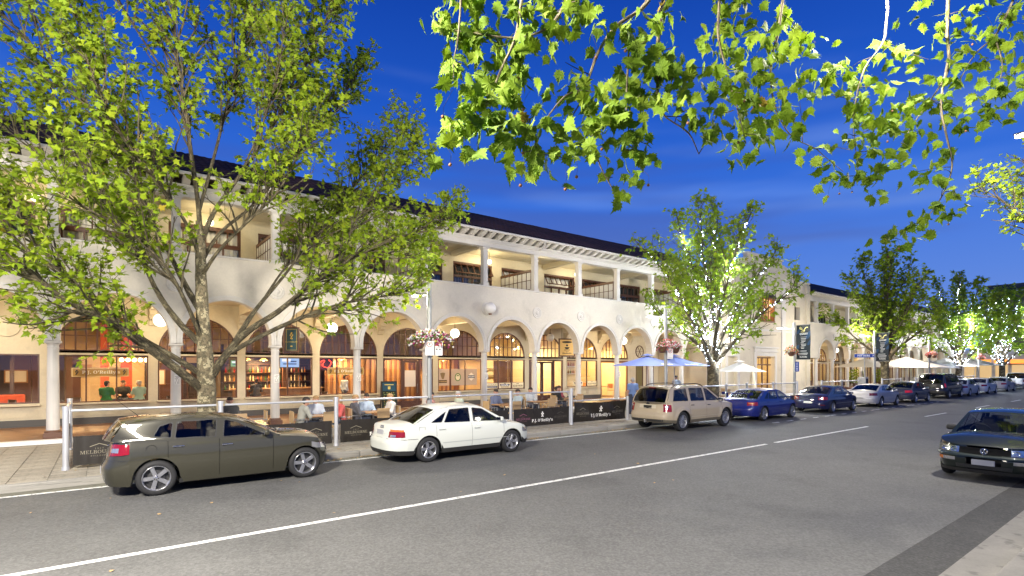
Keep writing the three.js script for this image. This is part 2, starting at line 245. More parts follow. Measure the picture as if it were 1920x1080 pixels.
// shop front wall behind the arcade
{
  const sh = polyShape([[-11, YF], [33.38, YF], [33.38, 4.98], [-11, 4.98]]), R = 1.425;
  const rect = (x0, x1, y0, y1) => { const p = new THREE.Path(); p.moveTo(x0, y0); p.lineTo(x0, y1); p.lineTo(x1, y1); p.lineTo(x1, y0); sh.holes.push(p); };
  rect(-5.3, -1.85, 1.08, 2.84);
  for (let b = 0; b < 11; b++) {
    const c = PX(b) + 1.585, door = [4, 7, 9, 10].includes(b);
    if (b === 10) { rect(c - 0.9, c - 0.05, YF + 0.01, 2.85); rect(c + 0.25, c + 1.2, YF + 0.01, 2.85); continue; }
    rect(c - R, c + R, door ? YF + 0.01 : 1.05, 2.82);
    const p = new THREE.Path(); for (let i = 0; i <= 28; i++) { const a = Math.PI * i / 28; p[i ? 'lineTo' : 'moveTo'](c + R * Math.cos(a), 2.99 + R * Math.sin(a)); } sh.holes.push(p);
  }
  part('shopfront_wall', wuv(extrude(sh, 0.22).translate(0, 0, ZB - 0.22)), MT.cream, B1);
  part('wall_plinth', box(-11, PX(4), YF, 0.50, ZB + 0.002, ZB + 0.05), MT.plinth, B1); part('wall_plinth', box(PX(5), 20.4, YF, 0.50, ZB + 0.002, ZB + 0.05), MT.plinth, B1); part('wall_plinth', box(23.9, 27.0, YF, 0.50, ZB + 0.002, ZB + 0.05), MT.plinth, B1);
  part('blind_roundel', lathe([[0.37, 0], [0.37, 0.05], [0.34, 0.06], [0.32, 0.02], [0, 0.02]], 28).rotateX(Math.PI / 2), MT.cream, B1).position.set(-2.71, 3.80, ZB);
  for (const b of [-1, 0, 1, 2, 3, 5, 6, 8]) {
    const c = b < 0 ? -3.57 : PX(b) + 1.585, hw = b < 0 ? 1.7 : 1.42;
    part('window_sill', wuv(rbox(hw * 2 + 0.1, 0.07, 0.16, 0.012, c, 1.02, ZB + 0.07)), MT.cream, B1);
    for (let i = 0; i < 3; i++) { const x0 = c - hw + i * hw * 2 / 3 + 0.06, x1 = x0 + hw * 2 / 3 - 0.12, y0 = 0.58, y1 = 0.93, f = 0.03; part('wainscot_moulding', [box(x0, x1, y1 - f, y1, ZB + 0.002, ZB + 0.028), box(x0, x1, y0, y0 + f, ZB + 0.002, ZB + 0.028), box(x0, x0 + f, y0 + f, y1 - f, ZB + 0.002, ZB + 0.028), box(x1 - f, x1, y0 + f, y1 - f, ZB + 0.002, ZB + 0.028)], MT.cream, B1); }
  }
  shopWindow(B1, -5.3, -1.85, 1.08, 2.84, ZB - 0.06, [-4.2, -3.05]);
  const spl = { 0: [-0.55, 0.36], 1: [0.95, 1.9].map((v) => v + PX(1)), 2: [6.6], 3: [8.85, 10.0], 5: [15.15, 16.1], 6: [18.4, 19.35], 8: [25.75] };
  for (let b = 0; b < 10; b++) {
    const c = PX(b) + 1.585; fanWindow(B1, c, 2.99, R, ZB - 0.06);
    part('transom', box(c - R - 0.02, c + R + 0.02, 2.825, 2.885, ZB + 0.002, ZB + 0.05), MT.cream, B1);
    if (spl[b]) shopWindow(B1, c - R, c + R, 1.05, 2.82, ZB - 0.06, spl[b]);
  }
  // piers carry ceiling beams on scrolled corbels
  for (let b = 0; b < 12; b++) { const x = PX(b); part('ceiling_beam', box(x - 0.15, x + 0.15, 4.58, 4.985, ZB + 0.3, ZF - 0.212), MT.cream, B1); part('corbel', extrude(polyShape([[0, 4.0], [0.08, 4.02], [0.12, 4.2], [0.28, 4.26], [0.3, 4.4], [0.42, 4.42], [0.42, 4.58], [0, 4.58]]), 0.26, 0.006).rotateY(-Math.PI / 2).translate(x + 0.13, 0, ZB + 0.002), MT.cream, B1); }
}
function doorLeaf(parent, x0, x1, z, frosted, turn = 0) {
  const y0 = YF + 0.02, y1 = 2.72, st = 0.11, w = x1 - x0;
  const d = part('door', [box(0, w, y0, y0 + 0.34, -0.025, 0.025), box(0, w, y1 - st, y1, -0.025, 0.025), box(0, st, y0 + 0.34, y1 - st, -0.025, 0.025), box(w - st, w, y0 + 0.34, y1 - st, -0.025, 0.025)], MT.wood, parent);
  d.position.set(x0, 0, z); d.rotation.y = turn;
  part('pane', box(st, w - st, y0 + 0.34, y1 - st, -0.004, 0.004), MT.glass, d);
  if (frosted) part('frosted_film', box(st + 0.02, w - st - 0.02, 1.35, 2.2, 0.006, 0.008), MT.frost, d);
  part('door_handle', [bar([w - 0.06, 1.0, 0.06], [w - 0.06, 1.5, 0.06], 0.014), bar([w - 0.06, 1.05, 0.0], [w - 0.06, 1.05, 0.06], 0.012), bar([w - 0.06, 1.45, 0.0], [w - 0.06, 1.45, 0.06], 0.012)], MT.chrome, d);
  return d;
}
{ // pub entrance, restaurant entrance and the open restaurant front
  const f = (x0, x1, z = ZB - 0.06) => box(x0, x1, YF + 0.01, 2.82, z - 0.05, z + 0.05);
  let c = PX(4) + 1.585, z = ZB - 0.06;
  part('door_frame', [f(c - 1.42, c - 1.34), f(c - 0.42, c - 0.34), f(c + 0.56, c + 0.64), f(c + 1.34, c + 1.42), box(c - 1.34, c + 1.34, 2.74, 2.82, z - 0.05, z + 0.05), box(c - 1.34, c - 0.42, YF + 0.01, 0.6, z - 0.04, z + 0.04), box(c + 0.64, c + 1.34, YF + 0.01, 0.6, z - 0.04, z + 0.04)], MT.wood, B1);
  part('side_pane', box(c - 1.335, c - 0.425, 0.605, 2.735, z - 0.006, z), MT.glass, B1); part('side_pane', box(c + 0.645, c + 1.335, 0.605, 2.735, z - 0.006, z), MT.glass, B1);
  doorLeaf(B1, c - 0.33, c + 0.55, z, true);
  c = PX(7) + 1.585;
  part('door_frame', [f(c - 1.42, c - 1.26), f(c + 0.58, c + 0.70), f(c + 1.34, c + 1.42), box(c - 1.26, c + 1.34, 2.74, 2.82, z - 0.05, z + 0.05)], MT.wood, B1);
  part('side_pane', box(c + 0.71, c + 1.335, 0.3, 2.735, z - 0.006, z), MT.glass, B1);
  doorLeaf(B1, c - 1.25, c - 0.35, z, false); doorLeaf(B1, c - 0.33, c + 0.57, z, false);
  c = PX(9) + 1.585; part('door_frame', [f(c - 1.42, c - 1.32), f(c + 1.3, c + 1.42), f(c + 0.18, c + 0.28), box(c - 1.32, c + 1.3, 2.66, 2.82, z - 0.05, z + 0.05)], MT.woodMid, B1);
  c = PX(10) + 1.585; part('door_frame', [f(c - 0.9, c - 0.82), f(c - 0.13, c - 0.05), f(c + 0.25, c + 0.33), f(c + 1.12, c + 1.2)], MT.wood, B1); part('door', box(c - 0.82, c - 0.13, YF + 0.02, 2.8, z - 0.03, z + 0.02), M(lin(0.16, 0.13, 0.05), 0.5), B1); part('door', box(c + 0.33, c + 0.62, YF + 0.02, 2.8, z - 0.03, z + 0.02), MT.woodMid, B1);
  const w = part('round_window', new THREE.TorusGeometry(0.42, 0.035, 6, 28).translate(c - 0.48, 3.5, ZB + 0.01), MT.wood, B1); part('pane', lathe([[0, 0], [0.41, 0]], 24).rotateX(Math.PI / 2).translate(c - 0.48, 3.5, ZB + 0.006), MT.glass, w); part('glazing_bars', [0, 1, 2].map((i) => box(-0.41, 0.41, -0.012, 0.012, -0.012, 0.012).rotateZ(i * Math.PI / 3).translate(c - 0.48, 3.5, ZB + 0.012)), MT.wood, w);
}
// upstairs: wall, doors, screens between the balconies
{
  const zw = -24.1, sh = polyShape([[-11, 5.2], [33.38, 5.2], [33.38, 8.44], [-11, 8.44]]);
  for (let k = -2; k < 11; k++) { const c = CX(k) + SP / 2 - 0.3, p = new THREE.Path(); p.moveTo(c - 1.25, 5.25); p.lineTo(c - 1.25, 7.95); p.lineTo(c + 1.25, 7.95); p.lineTo(c + 1.25, 5.25); sh.holes.push(p); }
  part('gallery_wall', wuv(extrude(sh, 0.2).translate(0, 0, zw - 0.2)), MT.cream, B1);
  for (let k = -1; k < 11; k++) {
    const c = CX(k) + SP / 2 - 0.3, z = zw - 0.08, f = 0.06, fr = [box(c - 1.25, c + 1.25, 7.87, 7.95, z - 0.05, z + 0.06), box(c - 1.25, c + 1.25, 7.14, 7.26, z - 0.05, z + 0.06)];
    for (const x of [-1.25, -0.64, -0.03, 0.58, 1.19]) fr.push(box(c + x, c + x + f, 5.3, 7.14, z - 0.04, z + 0.05));
    for (const x of [-1.25, 1.19]) fr.push(box(c + x, c + x + f, 7.26, 7.87, z - 0.04, z + 0.05));
    for (const y of [5.6, 6.2, 6.7]) fr.push(box(c - 1.2, c + 1.2, y, y + 0.035, z - 0.02, z + 0.03));
    const w = part('gallery_door', fr, MT.wood, B1);
    for (let i = 0; i < 4; i++) part('pane', box(c - 1.19 + i * 0.61 + 0.002, c - 0.642 + i * 0.61, 5.3, 7.14, z - 0.006, z), MT.glass, w);
    const tilt = [5, 6, 7, 8].includes(k) ? 0.5 : 0, sg = [box(-1.18, 1.18, -0.6, -0.55, -0.02, 0.02), box(-1.18, 1.18, -0.05, 0, -0.02, 0.02)]; for (let i = 0; i < 7; i++) sg.push(box(-1.18 + i * 0.385, -1.13 + i * 0.385, -0.56, -0.04, -0.018, 0.018));
    const s = part('awning_sash', sg, MT.wood, w); s.position.set(c, 7.86, z + 0.02); s.rotation.x = -tilt;
    part('curtain_or_dark_sheet', (() => { const g = new THREE.PlaneGeometry(2.5, 2.7, 80, 1), p = g.attributes.position; for (let i = 0; i < p.count; i++) p.setZ(i, 0.035 * Math.sin(p.getX(i) * 38) + 0.02 * Math.sin(p.getX(i) * 17)); g.computeVertexNormals(); return g.translate(c, 6.5, z - 0.5); })(), [0, 1, 2, 6, 7].includes(k) ? MT.paper : MT.dark, B1);  // pale curtains in the lit bays; dark sheets stand in for unlit rooms
  }
  part('upstairs_room', [box(-11, 33.38, 5.2, 8.44, -26.2, -26.1), box(-11, 33.38, 8.445, 8.5, -26.1, -24.31), box(-11, 33.38, 5.21, 5.25, -26.1, -24.31)], MT.sand, B1);
  for (const k of [0, 2, 4, 6, 8, 10]) {
    const x = CX(k) - 0.02, fr = [box(x - 0.03, x + 0.03, 7.32, 7.44, zw + 0.01, ZF - 0.22), box(x - 0.03, x + 0.03, 5.25, 5.4, zw + 0.01, ZF - 0.22)];
    for (let i = 0; i <= 7; i++) { const z = lerp(zw + 0.03, ZF - 0.25, i / 7); fr.push(box(x - 0.022, x + 0.022, 5.4, 7.32, z - 0.016, z + 0.016)); }
    for (const y of [5.9, 6.4, 6.88]) fr.push(box(x - 0.018, x + 0.018, y, y + 0.03, zw + 0.02, ZF - 0.24));
    const s = part('balcony_screen', fr, MT.wood, B1); part('screen_panel', box(x - 0.004, x + 0.004, 5.4, 7.3, zw + 0.02, ZF - 0.25), MT.frost, s);
  }
  for (const k of [-1, 1, 3, 5, 7, 9]) part('gallery_beam', box(CX(k) - 0.12, CX(k) + 0.12, 8.18, 8.445, zw + 0.01, ZF - 0.21), MT.cream, B1);
}
// rooms behind the shop fronts
const wallPub = M(lin(0.56, 0.43, 0.27), 0.8, { map: texStucco }), wallRed = M(lin(0.36, 0.055, 0.02), 0.7), wallCafe = M(lin(0.72, 0.60, 0.36), 0.8, { map: texStucco });
part('pub_room', [box(-11, 17.3, 0.25, 4.9, -33.2, -33), box(-11.2, -11, 0.25, 4.9, -33, -25.63), box(17.3, 17.42, 0.25, 4.98, -33, -25.63)], wallPub, B1); part('pub_ceiling', box(-11, 17.3, 4.9, 5.1, -33, -25.63), MT.sand, B1);
part('pub_floor', box(-11, 17.3, 0.15, 0.25, -33, -25.41), MT.woodDark, B1);
part('cafe_room', [box(17.43, 33.4, 0.25, 4.9, -32.2, -32), box(33.38, 33.6, 0.25, 4.98, -32, -25.63), box(17.43, 33.4, 4.9, 5.1, -32, -25.63), box(23.7, 23.8, 0.25, 4.9, -32, -25.63), box(30.2, 30.3, 0.25, 4.9, -32, -25.63)], wallCafe, B1);
part('cafe_floor', box(17.43, 33.4, 0.15, 0.25, -32, -25.41), MT.woodMid, B1);
part('pub_partition', [box(-0.15, 0.15, 0.25, 4.9, -28.9, -28.6), box(0.55, 0.95, 0.25, 4.9, -28.9, -28.6), box(-6, -5.7, 0.25, 4.9, -29.5, -29.2)], wallRed, B1);
part('pub_pillar', [box(3.4, 3.62, 0.25, 4.9, -27.6, -27.4), box(7.4, 7.62, 0.25, 4.9, -29.6, -29.4)], MT.wood, B1);
{ const slats = []; for (let i = 0; i < 26; i++) slats.push(box(9.2 + i * 0.3, 9.34 + i * 0.3, 0.25, 2.9, -27.9, -27.86)); part('timber_slat_wall', slats, MT.woodPine, B1); part('timber_backing', box(9.1, 17.2, 0.25, 2.9, -28.0, -27.91), MT.woodMid, B1); }

for (const [a, b, h] of [[-11, -0.9, 3.0], [1.6, 4.8, 2.6], [9.3, 17.25, 2.6]]) { const n = Math.round((b - a) / 0.6); for (let i = 0; i < n; i++) part('wall_board', box(a + (b - a) * i / n + 0.012, a + (b - a) * (i + 1) / n - 0.012, 0.25, h, -32.99, -32.94), i % 3 ? MT.wood : MT.woodDark, B1); }
for (const [x, z0] of [[-4.9, -27.2], [-2.9, -28.6], [2.4, -27.2], [2.9, -28.4], [4.2, -27.0]]) part('pub_post', box(x - 0.06, x + 0.06, 0.25, 3.4, z0 - 0.06, z0 + 0.06), MT.woodDark, B1);
// ---------- street lamps, globes, room lights ----------
const glow = (c, k) => new THREE.MeshStandardMaterial({ color: 0x111111, emissive: c, emissiveIntensity: k, roughness: 0.4 });
MT.lampGrey = M(lin(0.08, 0.08, 0.085), 0.6); const COOL = lin(1, 0.93, 0.81), WARM = lin(1, 0.79, 0.50), HOT = lin(1, 0.62, 0.26);
const gCool = glow(lin(1, 0.96, 0.88), 14), gGlobe = glow(lin(1, 0.93, 0.76), 3.2), gBulb = glow(lin(1, 0.72, 0.34), 9);
function pointLight(parent, c, i, x, y, z, r) { const l = new THREE.PointLight(c, i, 0, 2); l.position.set(x, y, z); l.castShadow = true; l.shadow.radius = r / 0.02; parent.add(l); return l; }
function sideLamp(x, label) {                                   // slim galvanised pole with a short arm over the footpath
  const t = thing('street_lamp', label, 'street lamp', [x, 0.14, -15.2], 0, 'slim lamp poles along the footpath');
  part('pole', [cyl(0.085, 0.07, 4.92, 0, 0, 0, 14), cyl(0.12, 0.12, 0.05, 0, 0, 0, 14), cyl(0.09, 0.085, 1.35, 0, 0, 0, 8)], MT.galv, t);
  part('lamp_arm', bar([0, 4.55, 0], [-0.05, 4.62, -0.75], 0.022), MT.galv, t);
  part('lamp_head', [rbox(0.2, 0.07, 0.4, 0.03, -0.05, 4.64, -0.82)], MT.galv, t); part('lamp_lens', rbox(0.15, 0.03, 0.3, 0.012, -0.05, 4.59, -0.82), gCool, t);
  pointLight(t, COOL, x > 30 ? 140 : 54, -0.05, 4.52, -0.82, 0.25); return t;
}
const lampLabels = ['galvanised lamp pole with flower baskets beside the white sedan', 'lamp pole rising behind the gold station wagon', 'lamp pole carrying the nearer tall dark vertical banner', 'lamp pole by the parking ticket machine with second dark banner', 'lamp pole with pink flower basket above pale market umbrellas', 'lamp pole with pink flowers among the far lit trees', 'lamp pole beyond the left edge lighting the big tree'];
[8.27, 20.5, 33, 45.6, 58.3, 75, -4.15].forEach((x, i) => sideLamp(x, lampLabels[i]));
function roadLamp(x, label, cd, arm = 1.7, soft = 0.08) {                                   // taller lamp on the camera's side of the street
  const t = thing('road_lamp', label, 'street lamp', [x, 0.1, -0.6], 0, 'tall lamps on the near side of the street');
  part('pole', [cyl(0.1, 0.07, 7.2, 0, 0, 0, 14)], MT.galv, t); part('lamp_arm', bar([0, 7.1, 0], [0, 7.25, -arm], 0.022), MT.lampGrey, t);
  part('lamp_head', rbox(0.16, 0.06, 0.26, 0.025, 0, 7.235, -arm - 0.13), MT.lampGrey, t); part('lamp_lens', rbox(0.12, 0.03, 0.2, 0.014, 0, 7.19, -arm - 0.13), gCool, t);
  pointLight(t, COOL, cd, 0, 7.08, -arm - 0.13, soft);
}
roadLamp(-3.2, 'unseen tall lamp left of the viewer placed to light the big tree', 1150, 3.0, 0.8); roadLamp(7.6, 'tall lamp shining through the overhanging leaves', 60); roadLamp(15.5, 'tall lamp glaring beside the overhanging leaves by the dark hatchback', 210);  // first lamp stands out of view, placed and sized to light the big tree
function globeLamp(x, y, z, label, lit = 15) {
  const t = thing('globe_lamp', label, 'globe lamp', [x, y, z], 0, 'globe lamps under the arcade');
  part('globe', sphere(0.235, 0, 0, 0, 24), lit ? gGlobe : P(lin(0.72, 0.68, 0.6), 0.25, {}), t); part('rod', bar([0, 0.22, 0], [0, 4.98 - y, 0], 0.012), MT.woodDark, t); part('fitting', cyl(0.08, 0.06, 0.07, 0, 0.2, 0), MT.woodDark, t);
  if (lit) pointLight(t, WARM, lit, 0, 0, 0, 0.23);
}
globeLamp(-4.6, 4.08, -23.2, 'lit globe lamp under the arcade out of view past the left edge'); globeLamp(1.62, 4.08, -23.2, 'lit globe lamp glowing behind the branches of the big tree'); globeLamp(7.86, 4.08, -23.2, 'lit globe lamp beside the dark hanging pub sign'); globeLamp(14.08, 4.08, -23.2, 'lit globe lamp behind the flower basket of the first pole');  // first globe is unseen; it continues the row and lights the left end
globeLamp(20.5, 4.08, -23.2, 'unlit white globe lamp beside the framed cup sign', 0); globeLamp(26.85, 4.08, -23.2, 'lit globe lamp above the blue umbrella');
globeLamp(59.4, 4.08, -23.2, 'lit globe lamp in the farther arcade'); globeLamp(79, 4.08, -23.2, 'lit globe lamp over the pale market umbrella'); globeLamp(53.2, 4.08, -23.2, 'lit globe lamp in the farther arcade behind the tall banner');
{ const t = thing('wall_globe', 'unlit white globe lamp on a bracket on the arcade wall', 'globe lamp', [14.5, 5.16, -20.985]); part('globe', sphere(0.27, 0, 0, 0.3, 22), P(lin(0.70, 0.68, 0.66), 0.3), t); part('bracket', [lathe([[0.3, 0], [0.3, 0.04], [0.1, 0.07], [0, 0.07]], 24).rotateX(Math.PI / 2)], MT.trim, t); part('fitting', [cyl(0.07, 0.09, 0.06, 0, -0.31, 0.3), bar([0, 0, 0.05], [0, -0.29, 0.3], 0.02)], MT.woodMid, t); }
function galleryGlobe(x, y, z, label, i) { const t = thing('gallery_globe', label, 'globe lamp', [x, y, z]); part('globe', sphere(0.13, 0, 0, 0, 18), gGlobe, t); part('rod', bar([0, 0.1, 0], [0, 8.44 - y, 0], 0.012), MT.woodDark, t); pointLight(t, lin(1, 0.84, 0.5), i, 0, 0, 0, 0.12); }
galleryGlobe(18.2, 8.02, -21.75, 'lit globe at the front of the upstairs gallery', 5); galleryGlobe(16.2, 7.95, -23.2, 'lit globe deep in the upstairs gallery', 5); galleryGlobe(22.6, 7.95, -23.2, 'lit globe upstairs behind the square gallery column', 4); galleryGlobe(3.2, 7.9, -23.2, 'warm lit globe upstairs behind the big tree', 5); galleryGlobe(-1.8, 7.9, -23.2, 'warm lit globe upstairs at the left end', 4);
const shadeGeo = lathe([[0.03, 0.16], [0.06, 0.15], [0.2, 0.0], [0.19, 0.0], [0.05, 0.13]], 18);
function pendant(x, y, z, label, c, i, ceil = 4.9) { const t = thing('pendant_lamp', label, 'pendant lamp', [x, y, z], 0, 'pendant lamps inside the shops'); part('lamp_shade', shadeGeo, P(lin(0.8, 0.62, 0.36), 0.9, { transmission: 0.55, thickness: 0, side: THREE.DoubleSide }), t); part('bulb', sphere(0.06, 0, 0.02, 0, 12), gBulb, t); part('flex', bar([0, 0.15, 0], [0, ceil - y, 0], 0.008), MT.black, t); pointLight(t, c, i, 0, 0.02, 0, 0.06); }
pendant(-3.9, 2.75, -27.4, 'warm pendant inside the window at the left end', HOT, 27); pendant(-0.6, 2.85, -27.2, 'warm pendant over the first pub table', HOT, 30); pendant(0.9, 3.2, -30.6, 'warm pendant deep in the pub by the red posts', HOT, 42); pendant(5.3, 2.7, -27.6, 'cream shaded pendant above the bar counter', HOT, 29); pendant(6.5, 2.7, -29.6, 'second cream shaded pendant above the bar counter', HOT, 46); pendant(9.7, 2.75, -27.2, 'amber pendant behind the long pub sign', HOT, 26); pendant(12.6, 2.9, -26.9, 'amber pendant inside the pub entrance', HOT, 21); pendant(15.6, 2.75, -27.0, 'amber pendant behind the frosted windows', HOT, 22);
const CAFE = lin(1, 0.80, 0.46);
pendant(18.9, 3.6, -28.2, 'bright pendant in the first restaurant window', CAFE, 69); pendant(22.1, 3.6, -28.2, 'bright pendant behind the restaurant double doors', CAFE, 61); pendant(25.4, 3.6, -27.8, 'bright pendant above the wine shelf window', CAFE, 55); pendant(28.4, 3.7, -27.6, 'bright pendant in the open orange restaurant', lin(1, 0.72, 0.30), 60); pendant(32, 3.6, -27.6, 'bright pendant at the last arch', lin(1, 0.74, 0.33), 26);
{ // five globe bulbs on one rail in the pub window
  const t = thing('bulb_rail', 'row of five glowing round bulbs in the pub window', 'lamp', [0.55, 2.62, -27.0]); part('rail', bar([-0.1, 0.16, 0], [1.0, 0.16, 0], 0.012), MT.dark, t); for (let i = 0; i < 5; i++) part('bulb', sphere(0.085, i * 0.21, 0.05, 0, 14), gBulb, t); part('drop_rod', bar([0.45, 0.16, 0], [0.45, 2.28, 0], 0.008), MT.dark, t); pointLight(t, HOT, 12, 0.42, 0.05, 0, 0.08);
}
// ---------- parked cars ----------
function pchip(pts) {                                           // smooth curve through points without overshoot
  const n = pts.length, x = pts.map((p) => p[0]), y = pts.map((p) => p[1]), d = [], m = [];
  for (let i = 0; i < n - 1; i++) d.push((y[i + 1] - y[i]) / (x[i + 1] - x[i]));
  for (let i = 0; i < n; i++) m.push(i === 0 ? d[0] : i === n - 1 ? d[n - 2] : d[i - 1] * d[i] <= 0 ? 0 : 2 * d[i - 1] * d[i] / (d[i - 1] + d[i]));
  return (t) => { if (t <= x[0]) return y[0]; if (t >= x[n - 1]) return y[n - 1]; let i = 0; while (t > x[i + 1]) i++; const h = x[i + 1] - x[i], u = (t - x[i]) / h, u2 = u * u, u3 = u2 * u; return (2 * u3 - 3 * u2 + 1) * y[i] + (u3 - 2 * u2 + u) * h * m[i] + (-2 * u3 + 3 * u2) * y[i + 1] + (u3 - u2) * h * m[i + 1]; };
}
function gridGeo(nu, nv, f, skip) {                             // surface from f(i,j) -> [x,y,z]
  const pos = [], uv = [], idx = []; for (let i = 0; i <= nu; i++) for (let j = 0; j <= nv; j++) { pos.push(...f(i, j)); uv.push(i / nu, j / nv); }
  for (let i = 0; i < nu; i++) for (let j = 0; j < nv; j++) { if (skip && skip(i, j)) continue; const a = i * (nv + 1) + j, b = a + nv + 1; idx.push(a, b, b + 1, a, b + 1, a + 1); }
  if (skip) { const map = new Map(), P2 = [], U2 = []; for (let k = 0; k < idx.length; k++) { const v = idx[k]; if (!map.has(v)) { map.set(v, P2.length / 3); P2.push(pos[v * 3], pos[v * 3 + 1], pos[v * 3 + 2]); U2.push(uv[v * 2], uv[v * 2 + 1]); } idx[k] = map.get(v); } pos.length = uv.length = 0; for (const v of P2) pos.push(v); for (const v of U2) uv.push(v); }
  const g = new THREE.BufferGeometry(); g.setAttribute('position', new THREE.Float32BufferAttribute(pos, 3)); g.setAttribute('uv', new THREE.Float32BufferAttribute(uv, 2)); g.setIndex(idx); g.computeVertexNormals(); return g;
}
const flipZ = (g) => { const c = g.clone(), ps = c.attributes.position, ns = c.attributes.normal; for (let i = 0; i < ps.count; i++) { ps.setZ(i, -ps.getZ(i)); ns.setZ(i, -ns.getZ(i)); } const ix = c.index; if (ix) for (let i = 0; i < ix.count; i += 3) { const t = ix.getX(i); ix.setX(i, ix.getX(i + 1)); ix.setX(i + 1, t); } else { for (const k of Object.keys(c.attributes)) { const a = c.attributes[k]; for (let i = 0; i < a.count; i += 3) for (let q = 0; q < a.itemSize; q++) { const t = a.getComponent(i, q); a.setComponent(i, q, a.getComponent(i + 1, q)); a.setComponent(i + 1, q, t); } } } return c; };
const carGlass = (k) => P(lin(k, k * 1.04, k * 1.02), 0.02, { transmission: 1, thickness: 0, ior: 1.5 });
const lampRed = P(lin(0.22, 0.006, 0.009), 0.12, { clearcoat: 1 }), lampAmber = P(lin(0.5, 0.13, 0.012), 0.12, { clearcoat: 1 }), lampClear = P(lin(0.50, 0.50, 0.52), 0.12, { clearcoat: 1, metalness: 0.7 }), lampBack = M(lin(0.6, 0.6, 0.62), 0.15, { metalness: 0.9 });
const plateMat = M(lin(0.40, 0.40, 0.42), 0.5), seatMat = M(lin(0.035, 0.034, 0.034), 0.85), seatTan = M(lin(0.16, 0.14, 0.11), 0.85);
const rimMat = M(lin(0.55, 0.55, 0.57), 0.28, { metalness: 0.9 }), rimDark = M(lin(0.05, 0.05, 0.052), 0.5, { metalness: 0.6 });
const paint = (r, g, b, metal = 0.35, rough = 0.32) => P(lin(r, g, b), rough + 0.16, { metalness: metal * 0.3, specularIntensity: 0.3, clearcoat: 1, clearcoatRoughness: 0.02 });
function wheelGeos(R, rimR, w, spokes, style) {
  const tyre = lathe([[rimR, -w / 2 + 0.015], [rimR + 0.02, -w / 2], [R - 0.035, -w / 2 + 0.005], [R - 0.008, -w / 2 + 0.03], [R, -w / 2 + 0.06], [R, w / 2 - 0.06], [R - 0.008, w / 2 - 0.03], [R - 0.035, w / 2 - 0.005], [rimR + 0.02, w / 2], [rimR, w / 2 - 0.015]], 40).rotateX(Math.PI / 2);
  const rim = [lathe([[rimR - 0.022, -0.05], [rimR - 0.02, w / 2 - 0.035], [rimR - 0.006, w / 2 - 0.012], [rimR + 0.004, w / 2 - 0.01], [rimR + 0.004, w / 2 - 0.03]], 40).rotateX(Math.PI / 2)];
  const z = w / 2 - 0.045, hub = rimR * 0.24;
  rim.push(lathe([[0, z + 0.012], [hub * 0.55, z + 0.01], [hub, z - 0.002], [hub * 1.1, z - 0.03]], 24).rotateX(Math.PI / 2));
  for (let i = 0; i < spokes; i++) {
    const a = i * 2 * Math.PI / spokes + Math.PI / 2, wi = style === 'thin' ? 0.011 : style === 'split' ? 0.017 : rimR * 0.12, wo = style === 'thin' ? 0.008 : style === 'split' ? 0.014 : rimR * (style === 'fan' ? 0.2 : 0.145);
    const one = (off, off2) => { const s = polyShape([[hub * 0.7, off - wi], [rimR - 0.015, off2 - wo], [rimR - 0.015, off2 + wo], [hub * 0.7, off + wi]]); return extrude(s, 0.03, 0.005).rotateZ(a).translate(0, 0, z - 0.035); };
    if (style === 'split') rim.push(one(-0.022, -0.04), one(0.022, 0.04)); else rim.push(one(0, 0));
  }
  const nuts = []; for (let i = 0; i < 5; i++) { const a = i * 2 * Math.PI / 5 + 0.6; nuts.push(new THREE.CylinderGeometry(0.011, 0.011, 0.012, 8).rotateX(Math.PI / 2).translate(hub * 0.6 * Math.cos(a), hub * 0.6 * Math.sin(a), z + 0.012)); }
  const back = merge([lathe([[0, 0], [rimR - 0.03, 0]], 28).rotateX(Math.PI / 2).translate(0, 0, -0.02), lathe([[0, 0], [rimR * 0.62, 0], [rimR * 0.62, 0.02], [0, 0.02]], 28).rotateX(Math.PI / 2)]);
  return { tyre, rim: merge(rim), back, nuts: merge(nuts) };
}
